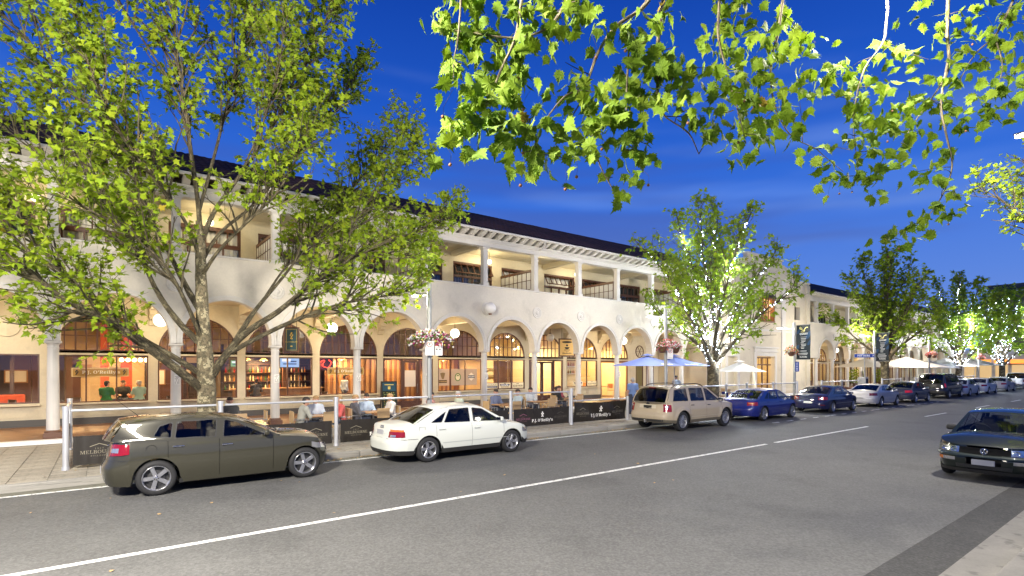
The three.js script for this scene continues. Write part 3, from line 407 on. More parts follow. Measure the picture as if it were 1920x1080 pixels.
function makeCar(o) {
  const L = o.L, Wh = o.W / 2, xR = -L / 2, xF = L / 2, wr = o.wr ?? 0.315, Ra = wr + (o.archGap ?? 0.045), xa = o.xr, xb = o.xr + o.wb, ysh = pchip(o.belt), yc = pchip(o.deck), sill = o.sill ?? 0.21;
  const rF = o.rF ?? 0.75, rR = o.rR ?? 0.45, nose = pchip(o.nose), tail = pchip(o.tail), eF = o.eF ?? 3, eR = o.eR ?? 3.4, belt0 = ysh(0);
  const vert = pchip([[0.12, 0.90], [0.26, 0.945], [0.42, 0.985], [0.56, 1], [belt0 * 0.78, 0.992], [belt0 * 0.93, 0.965], [belt0 * 1.02, o.shoulder ?? 0.93], [belt0 * 1.15, 0.90]]);
  const plan = (s) => { const f = clamp((s - (xF - rF)) / rF, 0, 1), r = clamp(((xR + rR) - s) / rR, 0, 1); return Math.pow(Math.max(0, 1 - Math.pow(f, 2.3)), 1 / eF) * Math.pow(Math.max(0, 1 - Math.pow(r, 2.3)), 1 / eR) * (1 - 0.03 * Math.pow(s / xF, 2)); };
  const flare = (s, y) => { if (!o.flare) return 0; let f = 0; for (const w of [xa, xb]) { const d = Math.hypot(s - w, y - wr); f = Math.max(f, o.flare * (1 - sstep(Ra + 0.02, Ra + 0.16, d))); } return f; };
  const wid = (s, y) => Wh * plan(s) * vert(y) + flare(s, y) * plan(s);
  const wx = (s, y) => s + nose(y) * sstep(xF - 0.55, xF, s) + tail(y) * (1 - sstep(xR, xR + 0.5, s));
  const S = (s, y, off = 0) => { const p = V(wx(s, y), y, wid(s, y)); if (!off) return p; const e = 0.004, a = V(wx(s + e, y), y, wid(s + e, y)).sub(V(wx(s - e, y), y, wid(s - e, y))), b = V(wx(s, y + e), y + e, wid(s, y + e)).sub(V(wx(s, y - e), y - e, wid(s, y - e))); const n = a.cross(b).normalize(); if (n.z < 0 && Math.abs(n.z) > 0.05) n.negate(); else if (Math.abs(n.z) <= 0.05 && n.x * s < 0) n.negate(); return p.addScaledVector(n, off); };
  const sEnd = (e, zf) => e === 'r' ? xR + rR * (1 - Math.pow(Math.max(0, 1 - Math.pow(zf, eR)), 1 / 2.3)) : xF - rF * (1 - Math.pow(Math.max(0, 1 - Math.pow(zf, eF)), 1 / 2.3));
  const yb = (s) => { let b = sill + (o.lift ?? 0.03) * (sstep(xF - 0.7, xF, s) + sstep(-xR - 0.9, -xR, -s) * (o.liftR ?? 1)); for (const w of [xa, xb]) { const d = Ra * Ra - (s - w) ** 2; if (d > 0) b = Math.max(b, wr + Math.sqrt(d)); } return b; };
  // stations along the car
  let st = []; for (let s = xR + rR; s < xF - rF; s += 0.07) st.push(s);
  for (let i = 0; i <= 14; i++) { const q = 1 - Math.pow(1 - i / 14, 1); st.push(sEnd('r', Math.min(0.999, q)), sEnd('f', Math.min(0.999, q))); }
  for (const w of [xa, xb]) for (let i = 0; i <= 16; i++) st.push(w - Ra * Math.cos(Math.PI * i / 16) * 0.9999);
  const gaps = []; for (const [a, b] of o.doors) gaps.push(a, b); const G = 0.0035;
  for (const q of gaps) st.push(q - G, q + G);
  st = st.filter((v) => !gaps.some((q) => Math.abs(v - q) < 0.02 && Math.abs(Math.abs(v - q) - G) > 1e-6)).sort((a, b) => a - b).filter((v, i, a) => !i || v - a[i - 1] > 0.0015);
  const NV = 12, vs = (j) => [0, 0.10, 0.2, 0.3, 0.4, 0.5, 0.6, 0.7, 0.8, 0.88, 0.94, 0.98, 1][j], side = (i, j) => { const s = st[i], y = lerp(yb(s), ysh(s), vs(j)), p = S(s, y); return [p.x, p.y, p.z]; };
  const inGap = (i) => gaps.some((q) => Math.abs((st[i] + st[i + 1]) / 2 - q) < 0.001), inDoor = (i) => o.doors.findIndex(([a, b]) => { const m = (st[i] + st[i + 1]) / 2; return m > a + 0.001 && m < b - 0.001; });
  const T = thing(o.name, o.label, 'car', o.pos, o.turn ?? 0, o.group);
  const both = (g) => [g, flipZ(g)];
  const bodyG = both(gridGeo(st.length - 1, NV, side, (i, j) => (inGap(i) && j >= 1) || (inDoor(i) >= 0 && j >= 1)));
  // bonnet and boot lid
  const deckG = (s0, s1, n = 16) => { const ss = st.filter((v) => v >= s0 - 0.02 && v <= s1 + 0.02); return gridGeo(ss.length - 1, n, (i, j) => { const s = ss[i], y0 = ysh(s), w = wid(s, y0), t = j / n * 2 - 1, k = 1 - Math.pow(Math.abs(t), 2.6); return [wx(s, y0) + 0.0, y0 + (yc(s) - y0) * k, -w * t]; }); };
  bodyG.push(deckG(o.cowl, xF), deckG(xR, o.rearDeck));
  const body = part('body', bodyG, o.paint, T);
  if (o.skirt) part('lower_skirt', both(gridGeo(st.length - 1, 2, (i, j) => { const s = st[i], b = yb(s), y = b + (j / 2) * 0.11 - 0.004, p = S(s, y, 0.006); return [p.x, p.y, p.z]; }, (i) => yb(st[i]) > sill + 0.12)).flat(), o.skirt, T);
  part('inner_shell', [...both(gridGeo(st.length - 1, 4, (i, j) => { const s = st[i], y = lerp(yb(s), ysh(s) - 0.02, j / 4), p = S(s, y); return [p.x * 0.985, p.y, p.z * 0.955]; })), gridGeo(st.length - 1, 8, (i, j) => { const s = st[i], y = yb(s), p = S(s, y), w = Math.max(p.z * 0.955, 0); return [p.x * 0.985, y + 0.01, w * (1 - j / 4)]; })], MT.black, T);
  // doors
  o.doors.forEach(([a, b], k) => {
    const g = gridGeo(st.length - 1, NV, side, (i, j) => inDoor(i) !== k || j < 1);
    for (const q of [1, -1]) { const d = part('door', q > 0 ? g : flipZ(g), o.paint, T); const hy = ysh(a) - (o.handleY ?? 0.115), hx = o.handleX?.[k] ?? a + 0.16, p = S(hx, hy, 0.018); part('door_handle', [rbox(0.19, 0.026, 0.022, 0.01, p.x, p.y, p.z * q)], o.handle ?? o.paint, d); }
  });
  // greenhouse
  const gh = o.house, tum = o.tumble ?? 0.36, gz = (x, y) => { const b = ysh(clamp(x, xR, xF)); return Math.max(Wh * Math.max(plan(x), 0.80) * (vert(b)) - 0.012, 0.2) - (y - b) * tum - 0.10 * Math.max(0, y - b - 0.25) ** 2; };
  const sideShape = (pts, off, smooth) => { const s = new THREE.Shape(); pts.forEach((p, i) => s[i ? 'lineTo' : 'moveTo'](p[0], p[1])); return s; };
  const densify = (pts, close = true, d = 0.06) => { const r = []; for (let i = 0; i < pts.length - (close ? 0 : 1); i++) { const a = pts[i], b = pts[(i + 1) % pts.length], n = Math.max(1, Math.ceil(Math.hypot(a[0] - b[0], a[1] - b[1]) / d)); for (let k = 0; k < n; k++) r.push([lerp(a[0], b[0], k / n), lerp(a[1], b[1], k / n)]); } if (!close) r.push(pts[pts.length - 1]); return r; };
  const round = (pts, r = 0.05) => { const n = pts.length, q = []; for (let i = 0; i < n; i++) { const a = pts[(i + n - 1) % n], b = pts[i], c = pts[(i + 1) % n], la = Math.hypot(a[0] - b[0], a[1] - b[1]), lc = Math.hypot(c[0] - b[0], c[1] - b[1]), ra = Math.min(r, la * 0.45), rc = Math.min(r, lc * 0.45), p = [lerp(b[0], a[0], ra / la), lerp(b[1], a[1], ra / la)], e = [lerp(b[0], c[0], rc / lc), lerp(b[1], c[1], rc / lc)]; for (let k = 0; k <= 4; k++) { const t = k / 4; q.push([(1 - t) ** 2 * p[0] + 2 * t * (1 - t) * b[0] + t * t * e[0], (1 - t) ** 2 * p[1] + 2 * t * (1 - t) * b[1] + t * t * e[1]]); } } return q; };
  const roofTop = densify([gh.rearBase, ...gh.roof, gh.frontBase], false, 0.08);
  const onSide = (shape, off) => { const g = new THREE.ShapeGeometry(shape), p = g.attributes.position; for (let i = 0; i < p.count; i++) { const X = p.getX(i), Y = p.getY(i), e = 0.03, n = V(-(gz(X + e, Y) - gz(X - e, Y)) / (2 * e), -(gz(X, Y + e) - gz(X, Y - e)) / (2 * e), 1).normalize(); p.setZ(i, gz(X, Y) + off); g.attributes.normal.setXYZ(i, n.x, n.y, n.z); } return g; };
  const wins = gh.windows.map((w) => densify(round(w, 0.035), true, 0.08));
  const bl = densify([gh.frontBase, gh.rearBase], false, 0.08).slice(1, -1).map((p) => [p[0], ysh(clamp(p[0], xR, xF)) - 0.01]);
  const panel = sideShape([...roofTop, ...bl]); for (const w of wins) panel.holes.push(new THREE.Path(w.map((p) => new THREE.Vector2(p[0], p[1]))));
  const pg = onSide(panel, 0); for (const g of both(pg)) part('side_frame', g, o.paint, T);
  // window rubber and panes
  wins.forEach((w) => { for (const q of [1, -1]) {
    const c = w.reduce((a, p) => [a[0] + p[0] / w.length, a[1] + p[1] / w.length], [0, 0]), inn = w.map((p) => { const d = Math.hypot(p[0] - c[0], p[1] - c[1]); return [p[0] + (c[0] - p[0]) * 0.02 / d, p[1] + (c[1] - p[1]) * 0.02 / d]; });
    const rs = sideShape(w); rs.holes.push(new THREE.Path(inn.map((p) => new THREE.Vector2(p[0], p[1])))); const rg = onSide(rs, 0.004), gg = onSide(sideShape(w), -0.004);
    const pane = part('side_window', q > 0 ? gg : flipZ(gg), o.glass, T); part('window_seal', q > 0 ? rg : flipZ(rg), o.seal ?? MT.black, pane);
  } });
  const ends = (e) => e === 'f' ? [gh.roof[gh.roof.length - 1], gh.frontBase] : [gh.roof[0], gh.rearBase];
  const crown = o.crown ?? 0.055, screen = (e, u0, u1, v0, v1, off) => { const [t, b] = ends(e), sg = e === 'f' ? 1 : -1, bt = o.bowTop ?? 0.05, bb = e === 'f' ? (o.bowF ?? 0.14) : (o.bowR ?? 0.10), n = 16, m = 6, bulge = e === 'f' ? 0.025 : (o.bulgeR ?? 0.03); return gridGeo(n, m, (i, j) => { const u = lerp(u0, u1, i / n), v = lerp(v0, v1, j / m), q = u * 2 - 1, x = lerp(b[0], t[0], v), y = lerp(b[1], t[1], v), w = gz(x, y), k = 1 - q * q; return [x + sg * (lerp(bb, bt, v) * k + bulge * Math.sin(Math.PI * v) + off), y + crown * v * k + (e === 'f' ? 0 : (o.dipR ?? 0) * k * (1 - v)) + off * 0.6, w * q]; }); };
  for (const e of ['f', 'r']) {
    const a = o.pillar ?? 0.055, lo = e === 'r' ? (o.hatchLow ?? 0.04) : 0.02;
    const nm = e === 'f' ? 'windscreen' : 'rear_window', pane = part(nm, screen(e, a, 1 - a, lo, 0.95, 0), e === 'r' ? (o.rearGlass ?? o.glass) : o.glass, T);
    part(e === 'f' ? 'windscreen_frame' : 'rear_window_frame', [screen(e, 0, a, 0, 1, 0.001), screen(e, 1 - a, 1, 0, 1, 0.001), screen(e, a, 1 - a, 0.95, 1, 0.001), screen(e, a, 1 - a, 0, lo, 0.001)], o.paint, T);
    if (e === 'f') part('wiper', [bar([gh.frontBase[0] + 0.10, gh.frontBase[1] + 0.04, 0.05], [gh.frontBase[0] + 0.06, gh.frontBase[1] + 0.08, -0.48], 0.009), bar([gh.frontBase[0] + 0.04, gh.frontBase[1] + 0.045, 0.55], [gh.frontBase[0] + 0.08, gh.frontBase[1] + 0.06, 0.08], 0.009)], MT.black, pane);
  }
  { const t = pchip(gh.roof), x0 = gh.roof[0][0], x1 = gh.roof[gh.roof.length - 1][0], bt = o.bowTop ?? 0.05; part('roof', gridGeo(18, 12, (i, j) => { const u = i / 18, x = lerp(x0, x1, u), y = t(x), q = j / 6 - 1, k = 1 - q * q; return [x + bt * k * (u * 2 - 1), y + crown * k, -gz(x, y) * q]; }), o.roofPaint ?? o.paint, T); }
  // lamps and trim laid on the body surface
  const band = (e, z0, s1, lo, hi, off, z1) => { const ss = []; for (let i = 0; i <= 10; i++) { const zf = lerp(z0, z1 ?? 0.95, i / 10); ss.push(sEnd(e, zf)); } if (z1 === undefined) for (let i = 1; i <= 6; i++) ss.push(e === 'r' ? lerp(sEnd('r', 0.95), xR + s1, i / 6) : lerp(sEnd('f', 0.95), xF - s1, i / 6)); const n = ss.length - 1, top = (i) => lerp(hi[0], hi[1], i / n), bot = (i) => lerp(lo[0], lo[1], i / n); const outer = gridGeo(n, 4, (i, j) => { const p = S(ss[i], lerp(bot(i), top(i), j / 4), off * Math.pow(Math.sin(Math.PI * clamp(i / n * 0.9 + 0.05, 0, 1)), 0.3)); return [p.x, p.y, p.z]; }); return both(outer); };
  for (const b of o.lamps) { const g = band(b.e, b.z0, b.s1, b.lo, b.hi, b.off ?? 0.008, b.z1); if (b.name === 'lamp_bar' || b.trim) part(b.name, g, b.m, T); else for (const q of g) { const l = part(b.name, q, b.m, T); if (b.bulb) { /* reflector bowls */ q.computeBoundingBox(); } } }
  for (const b of o.bars ?? []) { const p = b.s.map((s) => S(s, b.y, 0.006)); for (const q of [1, -1]) part(b.name ?? 'side_trim', gridGeo(24, 2, (i, j) => { const s = lerp(b.s[0], b.s[1], i / 24), y = b.y + (b.dy ?? 0) * i / 24 + (j - 1) * b.h / 2, v = S(s, y, 0.006); return [v.x, v.y, v.z * q]; }), b.m, T); }
  // plates
  for (const e of ['r', 'f']) { const pl = o.plate?.[e]; if (!pl) continue; const x = S(e === 'r' ? xR : xF, pl.y).x, h = pl.h ?? 0.11, w = pl.w ?? 0.37; part('number_plate', rbox(0.012, h, w, 0.006, x + (e === 'r' ? -0.008 : 0.012), pl.y, 0).rotateZ(0), pl.m ?? plateMat, T); }
  // mirrors
  for (const q of [1, -1]) { const x = gh.frontBase[0] - (o.mirrorBack ?? 0.28), y = ysh(x) + 0.085, z = gz(x, y) + 0.10; const m = part('door_mirror', [rbox(0.11, 0.125, 0.2, 0.045, x, y, z * q, 3), rbox(0.06, 0.03, 0.12, 0.01, x + 0.01, y - 0.055, (z - 0.08) * q)], o.mirror ?? o.paint, T); part('mirror_glass', rbox(0.006, 0.095, 0.165, 0.003, x - 0.055, y, z * q), MT.chrome, m); }
  // wheels
  const wg = wheelGeos(wr, o.rim ?? wr * 0.68, o.tw ?? 0.2, o.spokes ?? 5, o.spokeStyle ?? 'plain');
  for (const x of [xa, xb]) for (const q of [1, -1]) { const z = (o.track ?? Wh - 0.115); const w = part('wheel', wg.tyre, MT.rubber, T); w.position.set(x, wr, z * q); if (q < 0) w.rotation.y = Math.PI; w.rotation.z = hash(x * 100 | 0, q, o.L * 100 | 0) * 6; part('rim', wg.rim, o.rimMat ?? rimMat, w); part('brake_disc', wg.back, rimDark, w); part('wheel_nuts', wg.nuts, MT.black, w); }
  part('underbody', [box(xa + Ra, xb - Ra, sill - 0.02, sill + 0.06, -Wh * 0.85, Wh * 0.85), box(xa - 0.1, xa + 0.1, wr - 0.05, wr + 0.05, -Wh * 0.8, Wh * 0.8), box(xb - 0.1, xb + 0.1, wr - 0.05, wr + 0.05, -Wh * 0.8, Wh * 0.8)], MT.black, T);
  // inside
  const fb = ysh(0) - 0.42, fx = gh.frontBase[0], rx = gh.rearBase[0], W2 = Wh * 0.8;
  const inn = part('cabin_floor', [box(rx + 0.1, fx + 0.1, fb - 0.05, fb, -W2, W2), box(fx - 0.28, fx + 0.18, fb, ysh(fx) - 0.02, -W2 * 0.98, W2 * 0.98)], MT.black, T);
  const seat = (x, z, w) => merge([rbox(0.16, 0.5, w, 0.06, x - 0.05, fb + 0.33, z).applyMatrix4(new THREE.Matrix4().makeRotationZ(0)), rbox(0.5, 0.18, w, 0.06, x + 0.22, fb + 0.12, z), rbox(0.11, 0.2, w * 0.48, 0.05, x - 0.09, fb + 0.62, z)]);
  const sx = fx - 1.15; for (const z of [0.36, -0.36]) part('seat', seat(sx, z, 0.46), o.seat ?? seatMat, inn); for (const z of [0.36, -0.36]) part('seat', seat(sx - 0.82, z, 0.5), o.seat ?? seatMat, inn);
  part('steering_wheel', new THREE.TorusGeometry(0.18, 0.016, 8, 24).rotateY(Math.PI / 2).rotateZ(-0.35).translate(fx - 0.52, ysh(fx) + 0.02, 0.36), MT.black, inn);
  part('rear_view_mirror', rbox(0.03, 0.07, 0.22, 0.015, gh.roof[gh.roof.length - 1][0] + 0.02, gh.roof[gh.roof.length - 1][1] - 0.06, 0), MT.black, inn);
  return { T, S, sEnd, xR, xF, ysh, yc, gz, wid, both, band, body, wx };
}
const sedanNose = [[0.15, -0.06], [0.35, 0], [0.5, 0], [0.62, -0.05], [0.8, -0.2]], sedanTail = [[0.15, 0.08], [0.35, 0.0], [0.55, 0], [0.62, 0.05], [0.95, 0.12]];
const KERBCARS = 'cars parked along the far kerb';
const cz = -12.66;
{ // dark olive hatchback
  const c = makeCar({ name: 'hatchback', label: 'dark olive grey hatchback with silver star wheels nearest the fence corner', group: KERBCARS, pos: [2.06, 0, cz], L: 4.24, W: 1.76, xr: -1.30, wb: 2.66, wr: 0.325, rim: 0.225, tw: 0.21, spokes: 5, spokeStyle: 'plain', paint: paint(0.042, 0.040, 0.028, 0.5, 0.22), glass: carGlass(0.55), seat: seatTan,
    belt: [[-2.12, 0.99], [-1.8, 1.035], [-1.0, 1.01], [0, 0.975], [0.8, 0.95], [1.3, 0.90], [1.75, 0.81], [2.02, 0.70], [2.12, 0.62]], deck: [[-2.12, 0.99], [-1.9, 1.04], [0.8, 1.0], [1.3, 0.985], [1.75, 0.90], [2.0, 0.76], [2.12, 0.62]], cowl: 0.74, rearDeck: -1.88, sill: 0.2, rR: 0.42, rF: 0.85, eR: 4, eF: 2.7,
    nose: [[0.15, -0.17], [0.32, -0.12], [0.45, -0.10], [0.6, -0.13], [0.85, -0.26]], tail: [[0.15, 0.10], [0.35, 0.02], [0.55, 0], [0.66, 0.06], [0.98, 0.13]], doors: [[-1.12, -0.27], [-0.27, 0.72]], handle: MT.chrome, handleX: [-0.95, -0.13], handleY: 0.13,
    house: { rearBase: [-1.98, 1.03], roof: [[-1.80, 1.335], [-1.4, 1.38], [-0.7, 1.395], [-0.2, 1.368], [0.08, 1.31]], frontBase: [0.86, 0.965], windows: [[[-0.21, 1.0], [0.6, 0.985], [0.065, 1.285], [-0.17, 1.338]], [[-1.02, 1.03], [-0.32, 1.005], [-0.28, 1.352], [-0.97, 1.348]], [[-1.36, 1.075], [-1.06, 1.035], [-1.02, 1.342], [-1.25, 1.285]]] },
    hatchLow: 0.1, bowR: 0.12, crown: 0.06, lift: 0.02,
    lamps: [{ e: 'r', name: 'tail_lamp', z0: 0.66, s1: 0.40, lo: [0.76, 0.80], hi: [0.985, 0.97], m: lampRed, off: 0.012 }, { e: 'r', name: 'indicator_lens', z0: 0.72, z1: 0.93, lo: [0.83, 0.83], hi: [0.90, 0.91], m: lampClear, off: 0.02 }, { e: 'f', name: 'headlamp', z0: 0.52, s1: 0.62, lo: [0.56, 0.66], hi: [0.68, 0.77], m: lampClear, off: 0.01 }, { e: 'f', name: 'grille', z0: 0.06, z1: 0.34, lo: [0.53, 0.53], hi: [0.66, 0.66], m: MT.black, off: 0.008 }, { e: 'f', name: 'lower_grille', z0: 0.0, z1: 0.7, lo: [0.27, 0.27], hi: [0.40, 0.40], m: MT.black, off: 0.006 }, { e: 'r', name: 'bumper_crease', z0: 0, s1: 0.7, lo: [0.675, 0.69], hi: [0.685, 0.70], m: MT.black, off: 0.004, trim: 1 }],
    plate: { r: { y: 0.46, w: 0.37 } } });
  const a = part('roof_aerial', [bar([-1.52, 1.41, 0.0], [-1.85, 1.72, 0], 0.006, 0.003), rbox(0.14, 0.03, 0.05, 0.014, -1.5, 1.41, 0)], MT.black, c.T);
  const f = c.S(-1.25, 0.85, 0.003); part('fuel_flap', new THREE.TorusGeometry(0.085, 0.0035, 6, 28).translate(-1.38, 0.86, c.wid(-1.38, 0.86) + 0.002), MT.black, c.T);
  part('rear_badge', new THREE.CylinderGeometry(0.035, 0.035, 0.01, 20).rotateZ(Math.PI / 2).translate(c.S(c.xR, 0.9).x - 0.006, 0.9, 0), MT.chrome, c.T);
}
const sedan = (q) => makeCar({ L: 4.48, W: 1.735, xr: -1.24, wb: 2.60, wr: 0.315, belt: [[-2.24, 0.74], [-2.12, 0.90], [-1.5, 0.945], [-0.5, 0.925], [0.6, 0.90], [1.1, 0.87], [1.6, 0.80], [2.02, 0.69], [2.24, 0.58]], deck: [[-2.24, 0.74], [-2.14, 0.95], [-1.6, 1.01], [1.0, 0.94], [1.6, 0.87], [2.02, 0.74], [2.24, 0.58]], cowl: 1.0, rearDeck: -1.42, nose: sedanNose, tail: sedanTail, doors: [[-1.02, 0.04], [0.04, 1.08]],
  house: { rearBase: [-1.6, 0.955], roof: [[-0.92, 1.29], [-0.55, 1.345], [0, 1.36], [0.3, 1.335], [0.48, 1.29]], frontBase: [1.22, 0.885], windows: [[[0.11, 0.94], [1.02, 0.915], [0.44, 1.265], [0.13, 1.30]], [[-0.78, 0.96], [0.01, 0.94], [0.03, 1.305], [-0.56, 1.285]], [[-1.15, 0.975], [-0.84, 0.965], [-0.66, 1.24]]] }, ...q });
{ // white sedan
  const c = sedan({ name: 'sedan', label: 'white four door sedan parked in front of the dark fence banners', group: KERBCARS, pos: [7.66, 0, cz], paint: paint(0.62, 0.64, 0.58, 0.0, 0.28), glass: carGlass(0.30), rearGlass: carGlass(0.10), skirt: MT.dark, rim: 0.205, spokes: 5, spokeStyle: 'fan', handle: paint(0.5, 0.52, 0.47, 0), handleY: 0.14,
    lamps: [{ e: 'r', name: 'tail_lamp', z0: 0.56, s1: 0.34, lo: [0.655, 0.67], hi: [0.80, 0.80], m: lampRed, off: 0.014 }, { e: 'r', name: 'indicator_lens', z0: 0.60, s1: 0.31, lo: [0.80, 0.80], hi: [0.85, 0.845], m: lampAmber, off: 0.013 }, { e: 'r', name: 'reverse_lens', z0: 0.62, z1: 0.84, lo: [0.67, 0.67], hi: [0.72, 0.72], m: lampClear, off: 0.02 }, { e: 'f', name: 'headlamp', z0: 0.5, s1: 0.5, lo: [0.52, 0.58], hi: [0.65, 0.70], m: lampClear }, { e: 'f', name: 'grille', z0: 0, z1: 0.4, lo: [0.52, 0.52], hi: [0.64, 0.64], m: MT.black }, { e: 'r', name: 'bumper_crease', z0: 0, s1: 0.7, lo: [0.625, 0.60], hi: [0.635, 0.61], m: MT.dark, off: 0.003, trim: 1 }],
    bars: [{ s: [-0.85, 1.35], y: 0.46, h: 0.014, m: M(lin(0.4, 0.42, 0.4), 0.5) }], plate: { r: { y: 0.76, w: 0.36, h: 0.12 } } });
  part('fuel_flap', (() => { const x = -1.42, y = 0.82, s = c.wid(x, y) + 0.001; return [rbox(0.16, 0.006, 0.006, 0.002, x, y + 0.075, s), rbox(0.16, 0.006, 0.006, 0.002, x, y - 0.075, s + 0.002), rbox(0.006, 0.15, 0.006, 0.002, x - 0.08, y, s), rbox(0.006, 0.15, 0.006, 0.002, x + 0.08, y, s)]; })(), M(lin(0.32, 0.33, 0.31), 0.5), c.T);
  const bx = c.S(c.xR, 0.88).x; part('rear_badge', [-0.075, -0.025, 0.025, 0.075].map((z) => new THREE.TorusGeometry(0.033, 0.006, 6, 18).rotateY(Math.PI / 2).translate(bx + 0.02, 0.885, z)), MT.chrome, c.T);
}
{ // gold station wagon
  const c = makeCar({ name: 'station_wagon', label: 'gold tall station wagon with roof rails and towbar', group: KERBCARS, pos: [18.39, 0, -12.72], L: 4.86, W: 1.88, xr: -1.43, wb: 2.84, wr: 0.37, rim: 0.235, tw: 0.225, track: 0.81, spokes: 6, spokeStyle: 'split', paint: paint(0.40, 0.33, 0.23, 0.35, 0.33), glass: carGlass(0.38), rearGlass: carGlass(0.08), flare: 0.035, skirt: M(lin(0.10, 0.085, 0.06), 0.6),
    belt: [[-2.43, 1.0], [-2.25, 1.075], [-1, 1.07], [0, 1.045], [1.1, 1.01], [1.5, 0.98], [2.0, 0.91], [2.3, 0.80], [2.43, 0.70]], deck: [[-2.43, 1.0], [-2.2, 1.08], [1.0, 1.10], [1.6, 1.07], [2.1, 0.98], [2.43, 0.70]], cowl: 1.1, rearDeck: -2.1, sill: 0.31, rR: 0.42, eR: 4.2, rF: 0.8, nose: [[0.2, -0.1], [0.45, 0], [0.65, 0], [0.75, -0.04], [1, -0.15]], tail: [[0.2, 0.14], [0.4, 0.02], [0.6, 0], [0.68, 0.07], [1.08, 0.14]], doors: [[-1.0, 0.06], [0.06, 1.12]], handle: MT.dark, handleY: 0.12, mirror: MT.black,
    house: { rearBase: [-2.24, 1.075], roof: [[-1.93, 1.56], [-1.5, 1.62], [-0.5, 1.645], [0.1, 1.62], [0.42, 1.56]], frontBase: [1.26, 1.02], windows: [[[0.13, 1.09], [1.05, 1.06], [0.36, 1.53], [0.15, 1.565]], [[-0.86, 1.10], [0.02, 1.085], [0.04, 1.575], [-0.82, 1.58]], [[-1.92, 1.13], [-1.02, 1.11], [-0.98, 1.575], [-1.72, 1.53]]] }, tumble: 0.30, hatchLow: 0.02, bowR: 0.12, pillar: 0.04, lift: 0.05,
    lamps: [{ e: 'r', name: 'tail_lamp', z0: 0.74, s1: 0.30, lo: [0.74, 0.75], hi: [1.02, 1.0], m: lampRed, off: 0.014 }, { e: 'r', name: 'reverse_lens', z0: 0.79, z1: 0.93, lo: [0.90, 0.90], hi: [0.95, 0.95], m: lampClear, off: 0.022 }, { e: 'r', name: 'bumper_pad', z0: 0, z1: 0.86, lo: [0.38, 0.38], hi: [0.47, 0.47], m: MT.dark, off: 0.008 }, { e: 'r', name: 'plate_garnish', z0: 0, z1: 0.42, lo: [0.855, 0.855], hi: [0.99, 0.99], m: paint(0.5, 0.45, 0.34, 0.3), off: 0.010 }, { e: 'f', name: 'headlamp', z0: 0.5, s1: 0.5, lo: [0.64, 0.72], hi: [0.80, 0.86], m: lampClear }, { e: 'f', name: 'grille', z0: 0, z1: 0.4, lo: [0.62, 0.62], hi: [0.78, 0.78], m: MT.black }],
    bars: [{ s: [-1.0, 1.12], y: 0.52, h: 0.012, m: M(lin(0.45, 0.40, 0.3), 0.4) }], plate: { r: { y: 0.90, w: 0.37, h: 0.12, m: MT.black } } });
  for (const q of [1, -1]) part('roof_rail', [new THREE.TubeGeometry(new THREE.CatmullRomCurve3([V(-1.75, 1.60, 0.62 * q), V(-1.5, 1.70, 0.62 * q), V(-0.5, 1.735, 0.62 * q), V(0.05, 1.70, 0.62 * q), V(0.25, 1.62, 0.62 * q)]), 24, 0.018, 8)], MT.black, c.T);
  part('high_brake_light_lens', rbox(0.03, 0.03, 0.34, 0.01, -2.03, 1.60, 0), lampRed, c.T); part('spoiler', wuv(rbox(0.22, 0.035, 1.16, 0.016, -1.97, 1.635, 0).rotateZ(0.0)), c.body.material, c.T);
  part('tow_bar', [bar([-2.2, 0.36, 0], [-2.5, 0.36, 0], 0.03), sphere(0.03, -2.5, 0.42, 0, 12), bar([-2.5, 0.34, 0], [-2.5, 0.42, 0], 0.02)], MT.steel, c.T);
  part('rear_badge', new THREE.CylinderGeometry(0.05, 0.05, 0.01, 20).scale(1, 1, 1.5).rotateZ(Math.PI / 2).rotateX(0).translate(c.S(c.xR, 1.02).x - 0.004, 1.025, 0), MT.dark, c.T);
}
const blue = paint(0.012, 0.020, 0.16, 0.35, 0.28), lampsSedan = (r, extra = []) => [{ e: 'r', name: 'tail_lamp', z0: 0.58, s1: 0.36, lo: [0.68, 0.70], hi: [0.84, 0.85], m: r, off: 0.012 }, { e: 'f', name: 'headlamp', z0: 0.5, s1: 0.5, lo: [0.52, 0.58], hi: [0.65, 0.70], m: lampClear }, ...extra];
{ const c = sedan({ name: 'sedan', label: 'bright blue sedan with a tall rear wing behind the gold wagon', group: KERBCARS, pos: [24.35, 0, cz - 0.1], L: 4.35, paint: blue, glass: carGlass(0.5), rim: 0.235, wr: 0.32, spokes: 10, spokeStyle: 'thin', skirt: blue, lamps: lampsSedan(lampRed, [{ e: 'r', name: 'indicator_lens', z0: 0.64, z1: 0.9, lo: [0.76, 0.76], hi: [0.82, 0.82], m: lampAmber, off: 0.018 }]) });
  part('rear_wing', [rbox(0.24, 0.03, 1.3, 0.013, -2.02, 1.22, 0), ...[0.5, -0.5].map((z) => rbox(0.14, 0.22, 0.03, 0.01, -1.98, 1.1, z)), ...[0.66, -0.66].map((z) => rbox(0.26, 0.12, 0.02, 0.008, -2.02, 1.20, z))], blue, c.T); }
